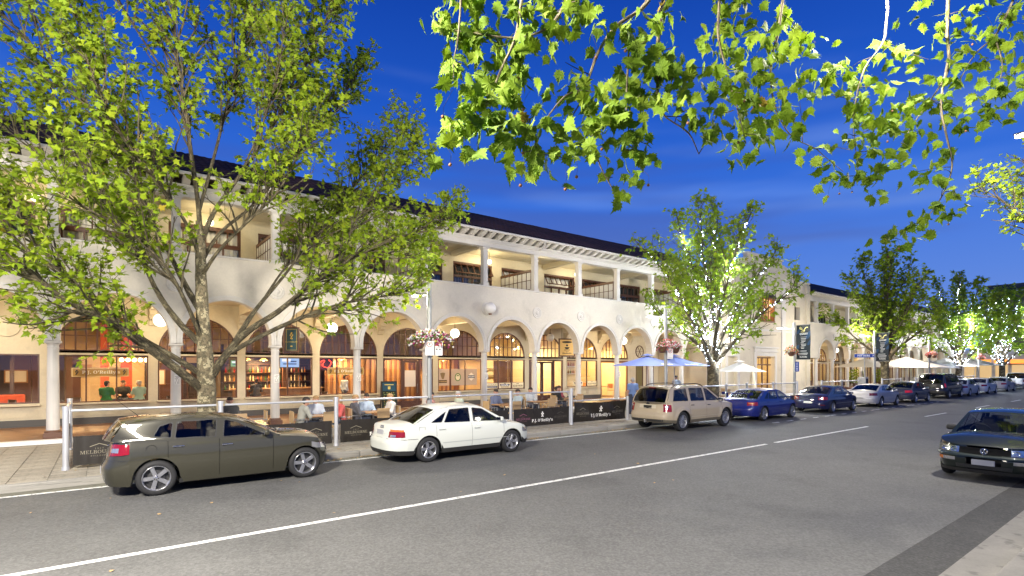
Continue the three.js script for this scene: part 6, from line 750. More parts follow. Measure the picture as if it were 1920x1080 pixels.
// ---------- flower baskets, signs, banners, umbrellas, tables and chairs ----------
const petal = new THREE.IcosahedronGeometry(0.035, 0), flowerMats = { white: M(lin(0.75, 0.72, 0.70), 0.8), pink: M(lin(0.62, 0.22, 0.28), 0.8), magenta: M(lin(0.30, 0.02, 0.12), 0.8), coral: M(lin(0.60, 0.16, 0.10), 0.8), leafy: M(lin(0.10, 0.17, 0.02), 0.8), yellow: M(lin(0.6, 0.5, 0.1), 0.8) };
function basket(x, y, z, w, cols, label, both, sd) {
  seed = sd; const t = thing('flower_basket', label, 'flower basket', [x, y, z], 0, 'flower baskets on the lamp poles'), cs = both ? [-w * 0.28, w * 0.28] : [0];
  for (const c of cs) part('pot', lathe([[0, -0.34], [0.10, -0.33], [0.17, -0.24], [0.21, -0.08], [0.22, -0.06], [0.2, -0.06]], 18).translate(c, 0, 0), MT.brownTile, t);
  part('bracket', bar([-w * 0.35, -0.1, 0], [w * 0.35, -0.1, 0], 0.015), MT.galv, t);
  cols.forEach(([k, n]) => { const im = new THREE.InstancedMesh(petal, flowerMats[k], n); for (let i = 0; i < n; i++) { const a = rr(0, 6.28), r = Math.sqrt(rnd()), px = r * Math.cos(a) * w / 2, pz = r * Math.sin(a) * 0.34, py = 0.24 * (1 - r * r) * (0.4 + rnd()) - 0.12 * r * (rnd() < 0.35 ? 2.4 * rnd() : 0.3); im.setMatrixAt(i, new THREE.Matrix4().compose(V(px, py, pz), new THREE.Quaternion().setFromEuler(new THREE.Euler(rnd() * 6, rnd() * 6, 0)), V(1, 1, 1).multiplyScalar(rr(0.6, 1.2)))); } im.name = 'flowers'; im.userData.kind = 'stuff'; im.castShadow = true; t.add(im); });
}
basket(8.27, 3.28, -15.02, 1.65, [['white', 260], ['magenta', 120], ['pink', 60], ['leafy', 150], ['yellow', 60]], 'basket of white and magenta flowers on the first lamp pole', true, 5);
basket(20.5, 3.35, -15.02, 1.75, [['white', 120], ['pink', 130], ['coral', 120], ['leafy', 100]], 'basket of white and coral flowers behind the gold wagon', true, 6);
basket(32.4, 3.35, -15.1, 1.3, [['white', 90], ['coral', 110], ['yellow', 40], ['leafy', 70]], 'basket of pale coral flowers beside the first tall banner', false, 7);
basket(58.3, 3.5, -15.02, 2.6, [['coral', 220], ['pink', 120], ['leafy', 60]], 'wide basket of coral flowers over the black van', true, 8);
basket(75, 3.5, -15.02, 2.6, [['pink', 220], ['coral', 120], ['leafy', 60]], 'wide basket of pink flowers before the fairy light tree', true, 9);
const signBoard = (name, label, cat, w, h, pos, turn, tex, edge = MT.alu, d = 0.015, grp) => { const t = thing(name, label, cat, pos, turn, grp); part('board', rbox(w, h, d, 0.006), edge, t); part('face_print', new THREE.PlaneGeometry(w * 0.985, h * 0.985).translate(0, 0, d / 2 + 0.002), M(0xffffff, 0.6, { map: tex }), t); return t; };
const camTurn = -0.65;
const parkTex = canvasTex(128, 256, (x) => { x.fillStyle = '#e9e7e2'; x.fillRect(0, 0, 128, 256); x.strokeStyle = '#b0302a'; x.lineWidth = 10; x.beginPath(); x.arc(64, 62, 40, 0, 7); x.stroke(); x.fillStyle = '#333'; x.font = 'bold 62px sans-serif'; x.textAlign = 'center'; x.fillText('P', 64, 84); x.fillRect(24, 226, 80, 5); });
const parkTex2 = canvasTex(128, 256, (x) => { x.fillStyle = '#e9e7e2'; x.fillRect(0, 0, 128, 256); x.fillStyle = '#b0302a'; x.fillRect(10, 10, 108, 78); x.fillStyle = '#f0d8d4'; for (let i = 0; i < 5; i++) x.fillRect(20 + i * 18, 24 + (i % 2) * 4, 12, 14); for (let i = 0; i < 5; i++) x.fillRect(20 + i * 18, 58 - (i % 2) * 4, 12, 14); x.fillStyle = '#444'; x.fillRect(34, 112, 60, 6); x.fillRect(30, 132, 22, 26); x.fillRect(76, 134, 24, 24); x.fillRect(20, 190, 88, 6); x.fillRect(24, 226, 80, 5); });
signBoard('parking_sign', 'white no parking plate with red ring under the flowers', 'sign', 0.27, 0.46, [8.12, 2.97, -14.9], camTurn, parkTex); signBoard('parking_sign', 'white plate with red loading panel under the flowers', 'sign', 0.27, 0.46, [8.42, 2.97, -14.88], camTurn, parkTex2);
signBoard('parking_sign', 'white parking plate on the second lamp pole', 'sign', 0.26, 0.46, [20.42, 2.97, -14.9], camTurn, parkTex); signBoard('parking_sign', 'blue parking plate on the second lamp pole', 'sign', 0.3, 0.62, [20.75, 3.0, -15.3], camTurn, canvasTex(128, 256, (x) => { x.fillStyle = '#1c3f94'; x.fillRect(0, 0, 128, 256); x.fillStyle = '#fff'; for (const [a, b, w2, h2] of [[34, 24, 22, 40], [66, 24, 26, 44], [28, 90, 66, 16], [40, 130, 20, 40], [70, 134, 18, 38], [50, 196, 26, 30]]) x.fillRect(a, b, w2, h2); }));
signBoard('parking_sign', 'small blue plate low on the banner pole', 'sign', 0.24, 0.6, [33.0, 2.4, -15.05], camTurn, canvasTex(64, 128, (x) => { x.fillStyle = '#27479c'; x.fillRect(0, 0, 64, 128); x.fillStyle = '#fff'; for (let i = 0; i < 5; i++) x.fillRect(20, 14 + i * 22, 22, 12); }));
const questTex = canvasTex(256, 640, (x, w, h) => { const g = x.createLinearGradient(0, 0, 0, 0); x.fillStyle = '#0d2029'; x.fillRect(0, 0, w, h); x.fillStyle = '#123f63'; for (const [a, b, r] of [[215, 190, 80], [235, 330, 55], [40, 120, 50], [20, 420, 60]]) { x.beginPath(); x.ellipse(a, b, r * 0.45, r, 0.5, 0, 7); x.fill(); } x.strokeStyle = '#e8e08a'; x.lineWidth = 15; x.lineCap = 'round'; x.beginPath(); x.moveTo(60, 48); x.bezierCurveTo(100, 100, 140, 110, 150, 82); x.bezierCurveTo(165, 50, 185, 44, 205, 46); x.stroke(); x.lineWidth = 11; x.beginPath(); x.moveTo(58, 66); x.lineTo(96, 84); x.moveTo(70, 34); x.lineTo(104, 66); x.moveTo(84, 122); x.bezierCurveTo(110, 136, 138, 128, 152, 100); x.stroke(); x.fillStyle = '#f2f4ee'; x.textAlign = 'center'; x.font = 'bold 46px sans-serif'; x.fillText('QUEST', 132, 180); x.fillRect(80, 220, 110, 5); for (let i = 0; i < 8; i++) x.fillRect(86 + (i % 3) * 6, 250 + i * 26, 90 - (i % 4) * 12, 7); x.fillRect(40, 480, 150, 9); x.fillRect(30, 520, 180, 11); x.fillRect(40, 550, 160, 8); for (let i = 0; i < 9; i++) x.fillRect(62 + i * 15, 582 + (i % 3) * 4, 11, 22 - (i % 3) * 4); });
function poleBanner(x, label) { const t = thing('street_banner', label, 'banner', [x, 0.15, -15.2], 0, 'tall banners on the lamp poles'); part('banner_cloth', gridGeo(8, 16, (i, j) => [0.03 * Math.sin(j * 0.5 + i * 0.4), lerp(2.68, 4.72, j / 16), lerp(0.10, 0.92, i / 8)]), M(0xffffff, 0.65, { map: questTex, side: THREE.DoubleSide }), t); part('banner_arm', [bar([0, 4.74, 0.05], [0, 4.74, 0.95], 0.014), bar([0, 2.66, 0.05], [0, 2.66, 0.95], 0.014)], MT.galv, t); }
poleBanner(33, 'tall dark printed banner on the nearer banner pole'); poleBanner(45.6, 'tall dark printed banner beside the ticket machine');
{ const t = thing('ticket_machine', 'grey parking ticket machine under a blue pay sign', 'ticket machine', [42.6, 0.15, -14.9]); part('cabinet', [rbox(0.55, 1.05, 0.5, 0.04, 0, 1.0, 0), rbox(0.3, 0.5, 0.3, 0.02, 0, 0.25, 0)], M(lin(0.42, 0.42, 0.4), 0.5), t); part('keypad_panel', rbox(0.34, 0.4, 0.02, 0.01, 0, 1.2, 0.255), MT.dark, t); part('coin_slot', rbox(0.1, 0.08, 0.02, 0.01, 0.12, 0.85, 0.255), MT.steel, t); part('sign_post', cyl(0.035, 0.035, 3.2, 0.55, 0, -0.1), MT.galv, t);
  const f = canvasTex(512, 96, (x) => { x.fillStyle = '#1f4aa8'; x.fillRect(0, 0, 512, 96); x.fillStyle = '#fff'; x.font = 'bold 72px sans-serif'; x.textAlign = 'center'; x.fillText('PAY HERE', 240, 74); x.fillText('P', 486, 74); }); const s = part('pay_sign', rbox(1.25, 0.26, 0.03, 0.01), MT.alu, t); s.position.set(0.2, 3.03, 0); s.rotation.y = camTurn - 0.3; part('face_print', new THREE.PlaneGeometry(1.23, 0.245).translate(0, 0, 0.018), M(0xffffff, 0.5, { map: f }), s); }
function umbrella(x, z, o) {
  const t = thing('market_umbrella', o.label, 'umbrella', [x, 0.15, z], o.turn ?? 0.3, o.group ?? 'open market umbrellas over the tables'), n = o.n ?? 8, R = o.R ?? 1.5, y0 = o.y0 ?? 2.28, y1 = o.y1 ?? 2.8;
  part('canopy', gridGeo(n * 4, 6, (i, j) => { const a = i / (n * 4) * 2 * Math.PI, m = a % (2 * Math.PI / n), scal = Math.cos(Math.PI / n) / Math.cos(m - Math.PI / n), u = j / 6, r = R * u * scal; return [Math.cos(a) * r, lerp(y1, y0, u) - 0.03 * Math.sin(Math.PI * u), Math.sin(a) * r]; }), o.m, t);
  if (o.cap) part('vent_cap', gridGeo(n * 2, 2, (i, j) => { const a = i / (n * 2) * 2 * Math.PI, u = j / 2; return [Math.cos(a) * 0.35 * u, lerp(y1 + 0.1, y1 - 0.0, u), Math.sin(a) * 0.35 * u]; }), o.m, t);
  part('pole', [cyl(0.022, 0.022, y1, 0, 0, 0, 10), sphere(0.035, 0, y1 + 0.06, 0, 10)], o.pole ?? MT.alu, t); part('foot', rbox(0.5, 0.06, 0.5, 0.02, 0, 0.03, 0), MT.dark, t);
  for (let i = 0; i < n; i++) { const a = i / n * 2 * Math.PI; part('rib', bar([0, y1 - 0.35, 0], [Math.cos(a) * R * 0.5, lerp(y1, y0, 0.5) - 0.05, Math.sin(a) * R * 0.5], 0.008, 0.008, 5), MT.woodMid, t); }
  if (o.mark) { const a0 = o.mark, rr0 = Math.cos(Math.PI / n) * R; part('printed_mark', [0, 1, 2, 3, 4, 5].map((k) => { const q = rbox(0.13, 0.004, 0.16 - (k % 3) * 0.03, 0.001, 0, 0, 0, 1), e = Math.atan2(y1 - y0, rr0); q.rotateX(0); return q.translate((k - 2.5) * 0.165, 0, 0).rotateX(e).translate(0, lerp(y1, y0, 0.84) + 0.012 - 0.03 * Math.sin(Math.PI * 0.84), rr0 * 0.84).rotateY(a0); }), MT.white, t); }
  return t;
}
const fabric = (r, g, b) => P(lin(r, g, b), 0.9, { transmission: 0.12, thickness: 0, side: THREE.DoubleSide });
const uBlue = fabric(0.10, 0.15, 0.42), uWhite = fabric(0.72, 0.71, 0.68), uCream = fabric(0.66, 0.58, 0.44), uGrey = fabric(0.20, 0.19, 0.18);
umbrella(21.7, -17.2, { label: 'blue umbrella with white lettering left of the lamp pole', m: uBlue, R: 1.9, n: 4, turn: 0.9, cap: true, mark: -Math.PI / 4 - Math.PI / 2 * 0  }); umbrella(24.2, -17.4, { label: 'blue umbrella right of the lamp pole', m: uBlue, R: 1.9, n: 4, turn: 0.7, cap: true, mark: -Math.PI / 4 });
umbrella(30.3, -17.2, { label: 'open white umbrella below the lit tree', m: uWhite, R: 1.55, y0: 1.95, y1: 2.55, cap: true });
{ const t = thing('folded_umbrella', 'folded cream umbrella beside the open white one', 'umbrella', [32.6, 0.15, -17.6]); part('folded_canopy', lathe([[0.02, 2.3], [0.05, 2.25], [0.12, 1.8], [0.2, 1.1], [0.22, 0.75], [0.12, 0.72]], 12), uCream, t); part('pole', cyl(0.025, 0.025, 2.3, 0, 0, 0), MT.woodMid, t); part('foot', rbox(0.5, 0.06, 0.5, 0.02, 0, 0.03, 0), MT.dark, t); }
umbrella(60.6, -17.6, { label: 'large cream market umbrella behind the dark sedan', m: uCream, R: 3.6, n: 4, turn: 0.6, y0: 2.2, y1: 3.2 }); umbrella(53.5, -18.5, { label: 'cream umbrella half hidden behind the tree trunk', m: uCream, R: 2.6, n: 4, turn: 0.6, y0: 2.2, y1: 3.0 });
umbrella(66.5, -17.2, { label: 'grey umbrella with white emblem over the black van', m: uGrey, R: 2.8, n: 4, turn: 0.7, y0: 2.1, y1: 2.85 }); umbrella(73, -17.6, { label: 'dark umbrella beyond the black van', m: uGrey, R: 3.0, n: 4, turn: 0.5, y0: 2.3, y1: 3.2 }); umbrella(79.5, -17.8, { label: 'farther dark umbrella under the fairy light tree', m: uGrey, R: 3.0, n: 4, turn: 0.5, y0: 2.4, y1: 3.3 }); umbrella(86, -17.8, { label: 'farthest dark umbrella near the pickup', m: uGrey, R: 3.0, n: 4, turn: 0.5, y0: 2.4, y1: 3.3 });
// hanging and framed signs under the arcade
const pubTex = canvasTex(160, 320, (x) => { x.fillStyle = '#123a40'; x.fillRect(0, 0, 160, 320); x.strokeStyle = '#c9a544'; x.lineWidth = 4; x.strokeRect(12, 12, 136, 296); x.fillStyle = '#c9a544'; for (const [a, b, r] of [[80, 70, 16], [66, 96, 12], [94, 96, 12], [80, 120, 14], [70, 142, 10], [88, 146, 10]]) { x.beginPath(); x.ellipse(a, b, r * 0.7, r, 0.4, 0, 7); x.fill(); } x.textAlign = 'center'; x.font = 'bold 21px serif'; x.fillText("P.J. O'REILLY'S", 80, 200); x.fillRect(66, 246, 28, 14); });
{ const t = thing('hanging_sign', 'dark teal hanging pub sign with gold emblem under the arcade', 'sign', [5.95, 3.47, -22.3], -0.75); part('board', rbox(0.62, 1.0, 0.07, 0.01), MT.wood, t); part('face_print', new THREE.PlaneGeometry(0.5, 0.9).translate(0, 0, 0.038), M(0xffffff, 0.6, { map: pubTex }), t); part('hanger', [bar([-0.2, 0.5, 0], [-0.2, 1.5, 0], 0.01), bar([0.2, 0.5, 0], [0.2, 1.5, 0], 0.01)], MT.dark, t); }
const cupTex = canvasTex(160, 200, (x) => { x.fillStyle = '#d8b066'; x.fillRect(0, 0, 160, 200); x.fillStyle = '#1b1512'; x.beginPath(); x.ellipse(80, 30, 58, 13, 0, 0, 7); x.fill(); x.beginPath(); x.arc(80, 95, 27, 0, Math.PI); x.fill(); x.fillRect(48, 128, 64, 7); x.beginPath(); x.arc(80, 72, 12, 0, 7); x.fill(); x.fillRect(66, 148, 10, 8); x.fillRect(84, 150, 12, 8); for (let i = 0; i < 8; i++) x.fillRect(30 + i * 13, 164 + (i % 3) * 3, 8, 18 - (i % 3) * 3); });
{ const t = thing('cup_sign', 'framed amber sign with a dark cup under the arcade', 'sign', [21.25, 3.5, -22.6], -0.45); part('board', rbox(1.0, 1.05, 0.07, 0.01), MT.wood, t); part('face_print', new THREE.PlaneGeometry(0.84, 0.9).translate(0, 0, 0.038), M(0xffffff, 0.6, { map: cupTex }), t); part('hanger', [bar([-0.3, 0.5, 0], [-0.3, 1.48, 0], 0.01), bar([0.3, 0.5, 0], [0.3, 1.48, 0], 0.01)], MT.dark, t); }
const goldTex = canvasTex(512, 112, (x) => { x.fillStyle = '#b08a3c'; x.fillRect(0, 0, 512, 112); x.strokeStyle = '#e8dcae'; x.lineWidth = 5; x.strokeRect(6, 6, 500, 100); x.fillStyle = '#f5efd9'; x.textAlign = 'center'; x.font = 'bold 52px serif'; x.fillText("P.J. O'Reilly's", 262, 74); x.fillStyle = '#2a2a20'; for (const c of [46, 472]) for (const [a, b, r] of [[0, 34, 10], [-9, 50, 9], [9, 52, 9], [0, 68, 10], [-6, 82, 8]]) { x.beginPath(); x.ellipse(c + a, b, r * 0.8, r, 0.3, 0, 7); x.fill(); } });
signBoard('window_sign', 'long gold lettered sign inside the first pub window', 'sign', 1.75, 0.34, [-0.12, 2.18, -25.6], 0, goldTex, MT.woodPine, 0.02); signBoard('window_sign', 'long gold lettered sign inside the fourth pub window', 'sign', 1.82, 0.36, [9.35, 2.18, -25.6], 0, goldTex, MT.woodPine, 0.02);
// frosted panels and printed strips on the windows
const badge = (fn) => canvasTex(160, 256, (x) => { x.fillStyle = '#b9aa9a'; x.fillRect(0, 0, 160, 256); x.textAlign = 'center'; fn(x); });
const badges = [badge((x) => { x.fillStyle = '#7d6a45'; x.beginPath(); x.moveTo(50, 70); x.quadraticCurveTo(80, 50, 110, 66); x.lineTo(96, 150); x.quadraticCurveTo(80, 165, 70, 150); x.fill(); x.fillStyle = '#4a3416'; x.fillRect(28, 172, 104, 44); x.fillStyle = '#d9c58a'; x.font = 'bold 22px serif'; x.fillText('GUINNESS', 80, 202, 100); }), badge((x) => { x.fillStyle = '#4d7a3a'; x.beginPath(); x.ellipse(80, 130, 36, 62, 0, 0, 7); x.fill(); x.fillStyle = '#e2dcc0'; x.beginPath(); x.ellipse(80, 130, 26, 48, 0, 0, 7); x.fill(); x.fillStyle = '#4d7a3a'; x.beginPath(); x.arc(80, 108, 13, Math.PI, 0); x.fill(); x.fillRect(60, 110, 40, 5); }), badge((x) => { x.fillStyle = '#e6e2d4'; x.beginPath(); x.moveTo(80, 60); x.lineTo(118, 100); x.lineTo(118, 150); x.lineTo(80, 190); x.lineTo(42, 150); x.lineTo(42, 100); x.fill(); x.fillStyle = '#26405a'; x.fillRect(34, 104, 92, 44); x.fillStyle = '#fff'; x.font = 'bold 30px serif'; x.fillText('HARP', 80, 137); })];
[14.66, 15.63, 16.52].forEach((x, i) => { const t = thing('window_film', ['frosted panel with brown harp badge on the pub window', 'frosted panel with green oval badge on the pub window', 'frosted panel with white diamond badge on the pub window'][i], 'window film', [x, 1.82, -25.44]); part('film', new THREE.PlaneGeometry([0.84, 0.88, 0.76][i], 0.92), P(0xffffff, 0.7, { map: badges[i], transmission: 0.25, thickness: 0, side: THREE.DoubleSide }), t); });
const strip = (draw) => canvasTex(256, 96, (x) => { x.fillStyle = '#e9dcb4'; x.fillRect(0, 0, 256, 96); x.strokeStyle = '#4a2a18'; x.lineWidth = 4; x.strokeRect(2, 2, 252, 92); x.textAlign = 'center'; draw(x); });
const stripA = strip((x) => { x.fillStyle = '#7a6248'; for (let i = 0; i < 14; i++) x.fillRect(14 + i * 16, 26 + (i % 3) * 4, 11, 14 - (i % 3) * 3); x.fillStyle = '#1f2450'; x.fillRect(10, 54, 236, 28); x.fillStyle = '#e8e6f0'; for (let i = 0; i < 13; i++) x.fillRect(22 + i * 16, 62 + (i % 2) * 3, 10, 9); }), stripB = strip((x) => { x.fillStyle = '#1f2450'; x.beginPath(); x.moveTo(20, 20); x.lineTo(100, 26); x.lineTo(128, 8); x.lineTo(156, 26); x.lineTo(236, 20); x.lineTo(222, 54); x.lineTo(34, 54); x.fill(); x.fillStyle = '#fff'; for (let i = 0; i < 6; i++) x.fillRect(52 + i * 26, 30 + (i % 2) * 3, 18, 17); x.fillStyle = '#5a3a22'; x.font = 'bold 32px serif'; x.fillText('TRATTORIA', 128, 84); }), stripC = strip((x) => { x.fillStyle = '#3a2a1c'; x.fillRect(92, 16, 60, 7); x.font = 'bold 46px serif'; x.fillText('6248 9936', 128, 74, 220); });
[[17.9, stripA, 'first'], [18.86, stripB, 'second'], [19.84, stripC, 'third']].forEach(([x, tx, n]) => signBoard('window_strip', `${n} printed cream strip at the foot of the restaurant window`, 'sign', 0.88, 0.34, [x, 1.28, -25.4], 0, tx, MT.paper, 0.01)); [[24.9, stripB, 'blue badge'], [26.2, stripC, 'telephone number']].forEach(([x, tx, n]) => signBoard('window_strip', `cream strip with ${n} below the wine shelf window`, 'sign', 0.9, 0.34, [x, 1.28, -25.4], 0, tx, MT.paper, 0.01));
{ const t = thing('menu_board', 'chalk menu board standing by the pub door', 'sandwich board', [11.0, 0.25, -24.3], -0.25); const tx = canvasTex(160, 300, (x) => { x.fillStyle = '#1d2a22'; x.fillRect(0, 0, 160, 300); x.fillStyle = '#274f63'; x.fillRect(8, 8, 144, 90); x.fillStyle = '#d9c76a'; x.fillRect(30, 26, 100, 10); x.fillRect(66, 50, 28, 30); for (let i = 0; i < 10; i++) { x.fillStyle = ['#c8c85a', '#9bb86a', '#d0a04a'][i % 3]; for (let k = 0; k < 5; k++) x.fillRect(16 + k * 26 + hash(i, k) * 8, 116 + i * 18, 10 + hash(k, i) * 12, 5); } }); const g1 = part('front_leaf', box(-0.38, 0.38, 0, 1.45, -0.02, 0.02), MT.woodDark, t); g1.rotation.x = -0.16; g1.position.z = 0.26; part('face_print', new THREE.PlaneGeometry(0.7, 1.36).translate(0, 0.74, 0.023), M(0xffffff, 0.8, { map: tx }), g1); const g2 = part('back_leaf', [box(-0.38, -0.33, 0, 1.45, -0.02, 0.02), box(0.33, 0.38, 0, 1.45, -0.02, 0.02), box(-0.33, 0.33, 1.3, 1.38, -0.02, 0.02)], MT.woodDark, t); g2.rotation.x = 0.16; g2.position.z = -0.26; }
for (const [k, i] of [[1, 'second'], [2, 'third'], [3, 'fourth'], [4, 'fifth'], [5, 'sixth'], [8, 'ninth']]) signBoard('column_notice', `small printed notice taped to the ${i} arcade column`, 'notice', 0.17, 0.3, [CX(k) + 0.02, 1.95, ZF + 0.165], -0.3, canvasTex(64, 96, (x) => { x.fillStyle = '#dedad0'; x.fillRect(0, 0, 64, 96); x.fillStyle = '#6a5a58'; for (let r = 0; r < 7; r++) for (let c = 0; c < 4; c++) if (hash(r + k, c) > 0.3) x.fillRect(8 + c * 13, 10 + r * 12, 9, 6); }), MT.paper, 0.004);
// furniture
const cane = M(lin(0.42, 0.28, 0.14), 0.7);
function chair(x, z, turn, label, m = cane) { const t = thing('cafe_chair', label, 'chair', [x, 0.15, z], turn, 'cafe chairs behind the fence'); part('seat', rbox(0.42, 0.04, 0.42, 0.015, 0, 0.45, 0), m, t); part('backrest', [rbox(0.42, 0.34, 0.03, 0.012, 0, 0.74, -0.2)], m, t); for (const [a, b] of [[-1, -1], [1, -1], [-1, 1], [1, 1]]) part('leg', bar([0.18 * a, 0, 0.19 * b], [0.18 * a, b < 0 ? 0.88 : 0.66, 0.19 * b], 0.012), MT.steel, t); for (const a of [-1, 1]) part('armrest', bar([0.2 * a, 0.66, -0.2], [0.2 * a, 0.66, 0.2], 0.014), MT.steel, t); return t; }
function table(x, z, label, y = 0.15) { const t = thing('cafe_table', label, 'table', [x, y, z], 0, 'cafe tables'); part('table_top', rbox(0.75, 0.035, 0.75, 0.012, 0, 0.735, 0), MT.woodPine, t); part('leg', cyl(0.03, 0.03, 0.72, 0, 0, 0), MT.steel, t); part('foot', rbox(0.45, 0.03, 0.45, 0.01, 0, 0.015, 0), MT.dark, t); for (const [a, b] of [[0.15, 0.1], [-0.12, -0.18]]) { const g = thing('wine_glass', `wine glass at the ${a > 0 ? 'road' : 'shop'} side of the ${label.replace('pine topped ', '')}`, 'glass', [x + a, y + 0.7525, z + b], 0, 'glasses on the cafe tables'); part('bowl', lathe([[0.006, 0.08], [0.03, 0.1], [0.038, 0.14], [0.032, 0.18]], 14), MT.glass, g); part('stem', lathe([[0.032, 0], [0.03, 0.004], [0.005, 0.008], [0.005, 0.08]], 12), MT.glass, g); } }
const spots = [[3.0, -17.4, 'beside the big tree trunk'], [5.3, -16.6, 'behind the second fence panel'], [7.1, -16.9, 'left of the first lamp pole'], [9.9, -17.0, 'behind the white sedan roof'], [12.6, -17.0, 'behind the lettered fence panel'], [14.9, -17.6, 'beyond the lettered fence panel'], [17.5, -18.6, 'near the standing man'], [22.6, -18.4, 'under the blue umbrellas'], [29.6, -18.3, 'under the white umbrella']];
spots.forEach(([x, z, w], i) => { table(x, z, 'pine topped cafe table ' + w); [[0, 0.62, Math.PI, 'street side'], [0.68, 0, -Math.PI / 2, 'far end'], [-0.68, 0, Math.PI / 2, 'near end'], [0, -0.62, 0, 'shop side']].forEach(([a, b, r, n]) => chair(x + a, z + b, r, `cane cafe chair on the ${n} of the table ${w}`)); });
// inside the pub and the restaurants
{ const t = thing('bar_counter', 'long timber bar counter with glowing front in the pub', 'bar', [0, 0.25, 0]); part('counter_front', box(4.9, 9.0, 0, 1.02, -28.6, -28.1), MT.woodMid, t); part('counter_top', rbox(4.3, 0.06, 0.7, 0.02, 6.95, 1.06, -28.35), MT.woodPine, t); for (let i = 0; i < 6; i++) part('beer_tap', [bar([5.4 + i * 0.5, 1.09, -28.3], [5.4 + i * 0.5, 1.45, -28.3], 0.025), rbox(0.05, 0.16, 0.05, 0.02, 5.4 + i * 0.5, 1.5, -28.25)], MT.chrome, t); }
{ const t = thing('bottle_shelf', 'tall back bar shelf behind the pub counter', 'shelf', [0, 0.25, 0]); part('shelf_back', box(4.8, 9.2, 0, 3.0, -31.1, -31.0), MT.woodDark, t); [0.9, 1.35, 1.8, 2.25].forEach((y) => part('shelf', box(4.8, 9.2, y, y + 0.03, -30.99, -30.7), MT.wood, t)); }
{ const bg = lathe([[0, 0], [0.035, 0], [0.035, 0.17], [0.013, 0.22], [0.013, 0.3], [0, 0.3]], 10), cols = [M(lin(0.3, 0.12, 0.02), 0.15), M(lin(0.03, 0.1, 0.03), 0.15), M(lin(0.5, 0.45, 0.3), 0.15), M(lin(0.25, 0.02, 0.02), 0.15)]; seed = 77; let q = 0; for (const y of [1.18, 1.63, 2.08]) for (let i = 0; i < 22; i++) { const o = part('bottle', bg, cols[(rnd() * 4) | 0], scene); o.position.set(4.95 + i * 0.19 + rr(-0.03, 0.03), y + 0.005, -30.84); tag(o, `liquor bottle on the ${y < 1.5 ? 'lowest' : y < 2 ? 'middle' : 'highest'} filled back bar shelf`, 'bottle', `bottles on the ${y < 1.5 ? 'lowest' : y < 2 ? 'middle' : 'highest'} back bar shelf`); } for (const y of [1.9, 2.4]) for (let i = 0; i < 8; i++) { const o = part('wine_bottle', bg, cols[(rnd() * 4) | 0], scene); o.position.set(24.0 + i * 0.17, y + 0.035, -26.1); tag(o, `wine bottle on the ${y < 2 ? 'lower' : 'upper'} wall shelf in the restaurant window`, 'bottle', `wine bottles on the ${y < 2 ? 'lower' : 'upper'} wall shelf`); } }
{ const t = thing('wine_shelf', 'pale wall shelf with wine in the restaurant window', 'shelf', [0, 0, 0]); [1.9, 2.4].forEach((y) => part('shelf', box(23.9, 25.5, y, y + 0.03, -26.25, -25.95), MT.paper, t)); part('shelf_back', box(23.85, 25.55, 1.0, 2.8, -26.3, -26.26), wallCafe, t); }
const screen = (x, y, z, w, h, c, label) => { const t = thing('tv_screen', label, 'television', [x, y, z]); part('bezel', rbox(w + 0.06, h + 0.06, 0.05, 0.015), MT.black, t); part('screen', new THREE.PlaneGeometry(w, h).translate(0, 0, 0.028), new THREE.MeshStandardMaterial({ color: 0x000000, emissive: 0xffffff, emissiveMap: canvasTex(128, 72, (g) => { g.fillStyle = c; g.fillRect(0, 0, 128, 72); g.fillStyle = '#f4f6ff'; g.fillRect(12, 10, 60, 20); g.fillStyle = '#334a7a'; g.fillRect(20, 44, 90, 8); g.fillRect(70, 24, 40, 10); }), emissiveIntensity: 1.0 }), t); part('wall_arm', box(-0.03, 0.03, -0.03, 0.03, -0.9, -0.03), MT.black, t); };
screen(7.7, 2.62, -29.3, 0.95, 0.5, '#9fc0ee', 'large glowing television above the bar'); screen(5.2, 2.55, -29.4, 0.5, 0.3, '#7fb08a', 'small green television above the bar'); screen(14.9, 2.62, -27.5, 0.42, 0.5, '#a8c4e8', 'television glowing behind the frosted window');
{ const t = thing('neon_sign', 'red neon script glowing in the fourth pub window', 'neon sign', [8.35, 2.45, -26.6]); const c = new THREE.CatmullRomCurve3([[-0.35, 0.1], [-0.2, 0.25], [-0.05, 0.05], [-0.25, -0.15], [0, -0.1], [0.12, 0.2], [0.3, 0.25], [0.2, 0.0], [0.45, -0.1], [0.62, 0.15], [0.5, 0.28]].map((p) => V(p[0], p[1], 0))); part('neon_tube', new THREE.TubeGeometry(c, 60, 0.014, 6), glow(lin(1, 0.05, 0.02), 6), t); part('backing', rbox(1.2, 0.62, 0.03, 0.02, 0.12, 0.06, -0.05), MT.dark, t); part('drop_wire', bar([0.1, 0.36, -0.05], [0.1, 2.4, -0.05], 0.006), MT.dark, t); pointLight(t, lin(1, 0.08, 0.03), 2.0, 0.1, 0.05, 0.06, 0.1); }
const stool = (x, z, label) => { const t = thing('bar_stool', label, 'stool', [x, 0.25, z], 0, 'stools inside the pub'); part('seat', cyl(0.18, 0.18, 0.05, 0, 0.72, 0, 16), MT.woodDark, t); for (let i = 0; i < 4; i++) { const a = i * Math.PI / 2 + 0.4; part('leg', bar([Math.cos(a) * 0.2, 0, Math.sin(a) * 0.2], [Math.cos(a) * 0.13, 0.72, Math.sin(a) * 0.13], 0.015), MT.woodDark, t); } };
stool(0.05, -26.6, 'dark stool under the green shirted customer'); stool(1.12, -26.55, 'dark stool under the pale shirted customer'); stool(0.6, -27.3, 'dark stool between the customers'); stool(5.7, -27.4, 'dark stool at the left of the bar'); stool(6.6, -27.4, 'dark stool at the middle of the bar'); stool(7.5, -27.4, 'dark stool at the right of the bar');
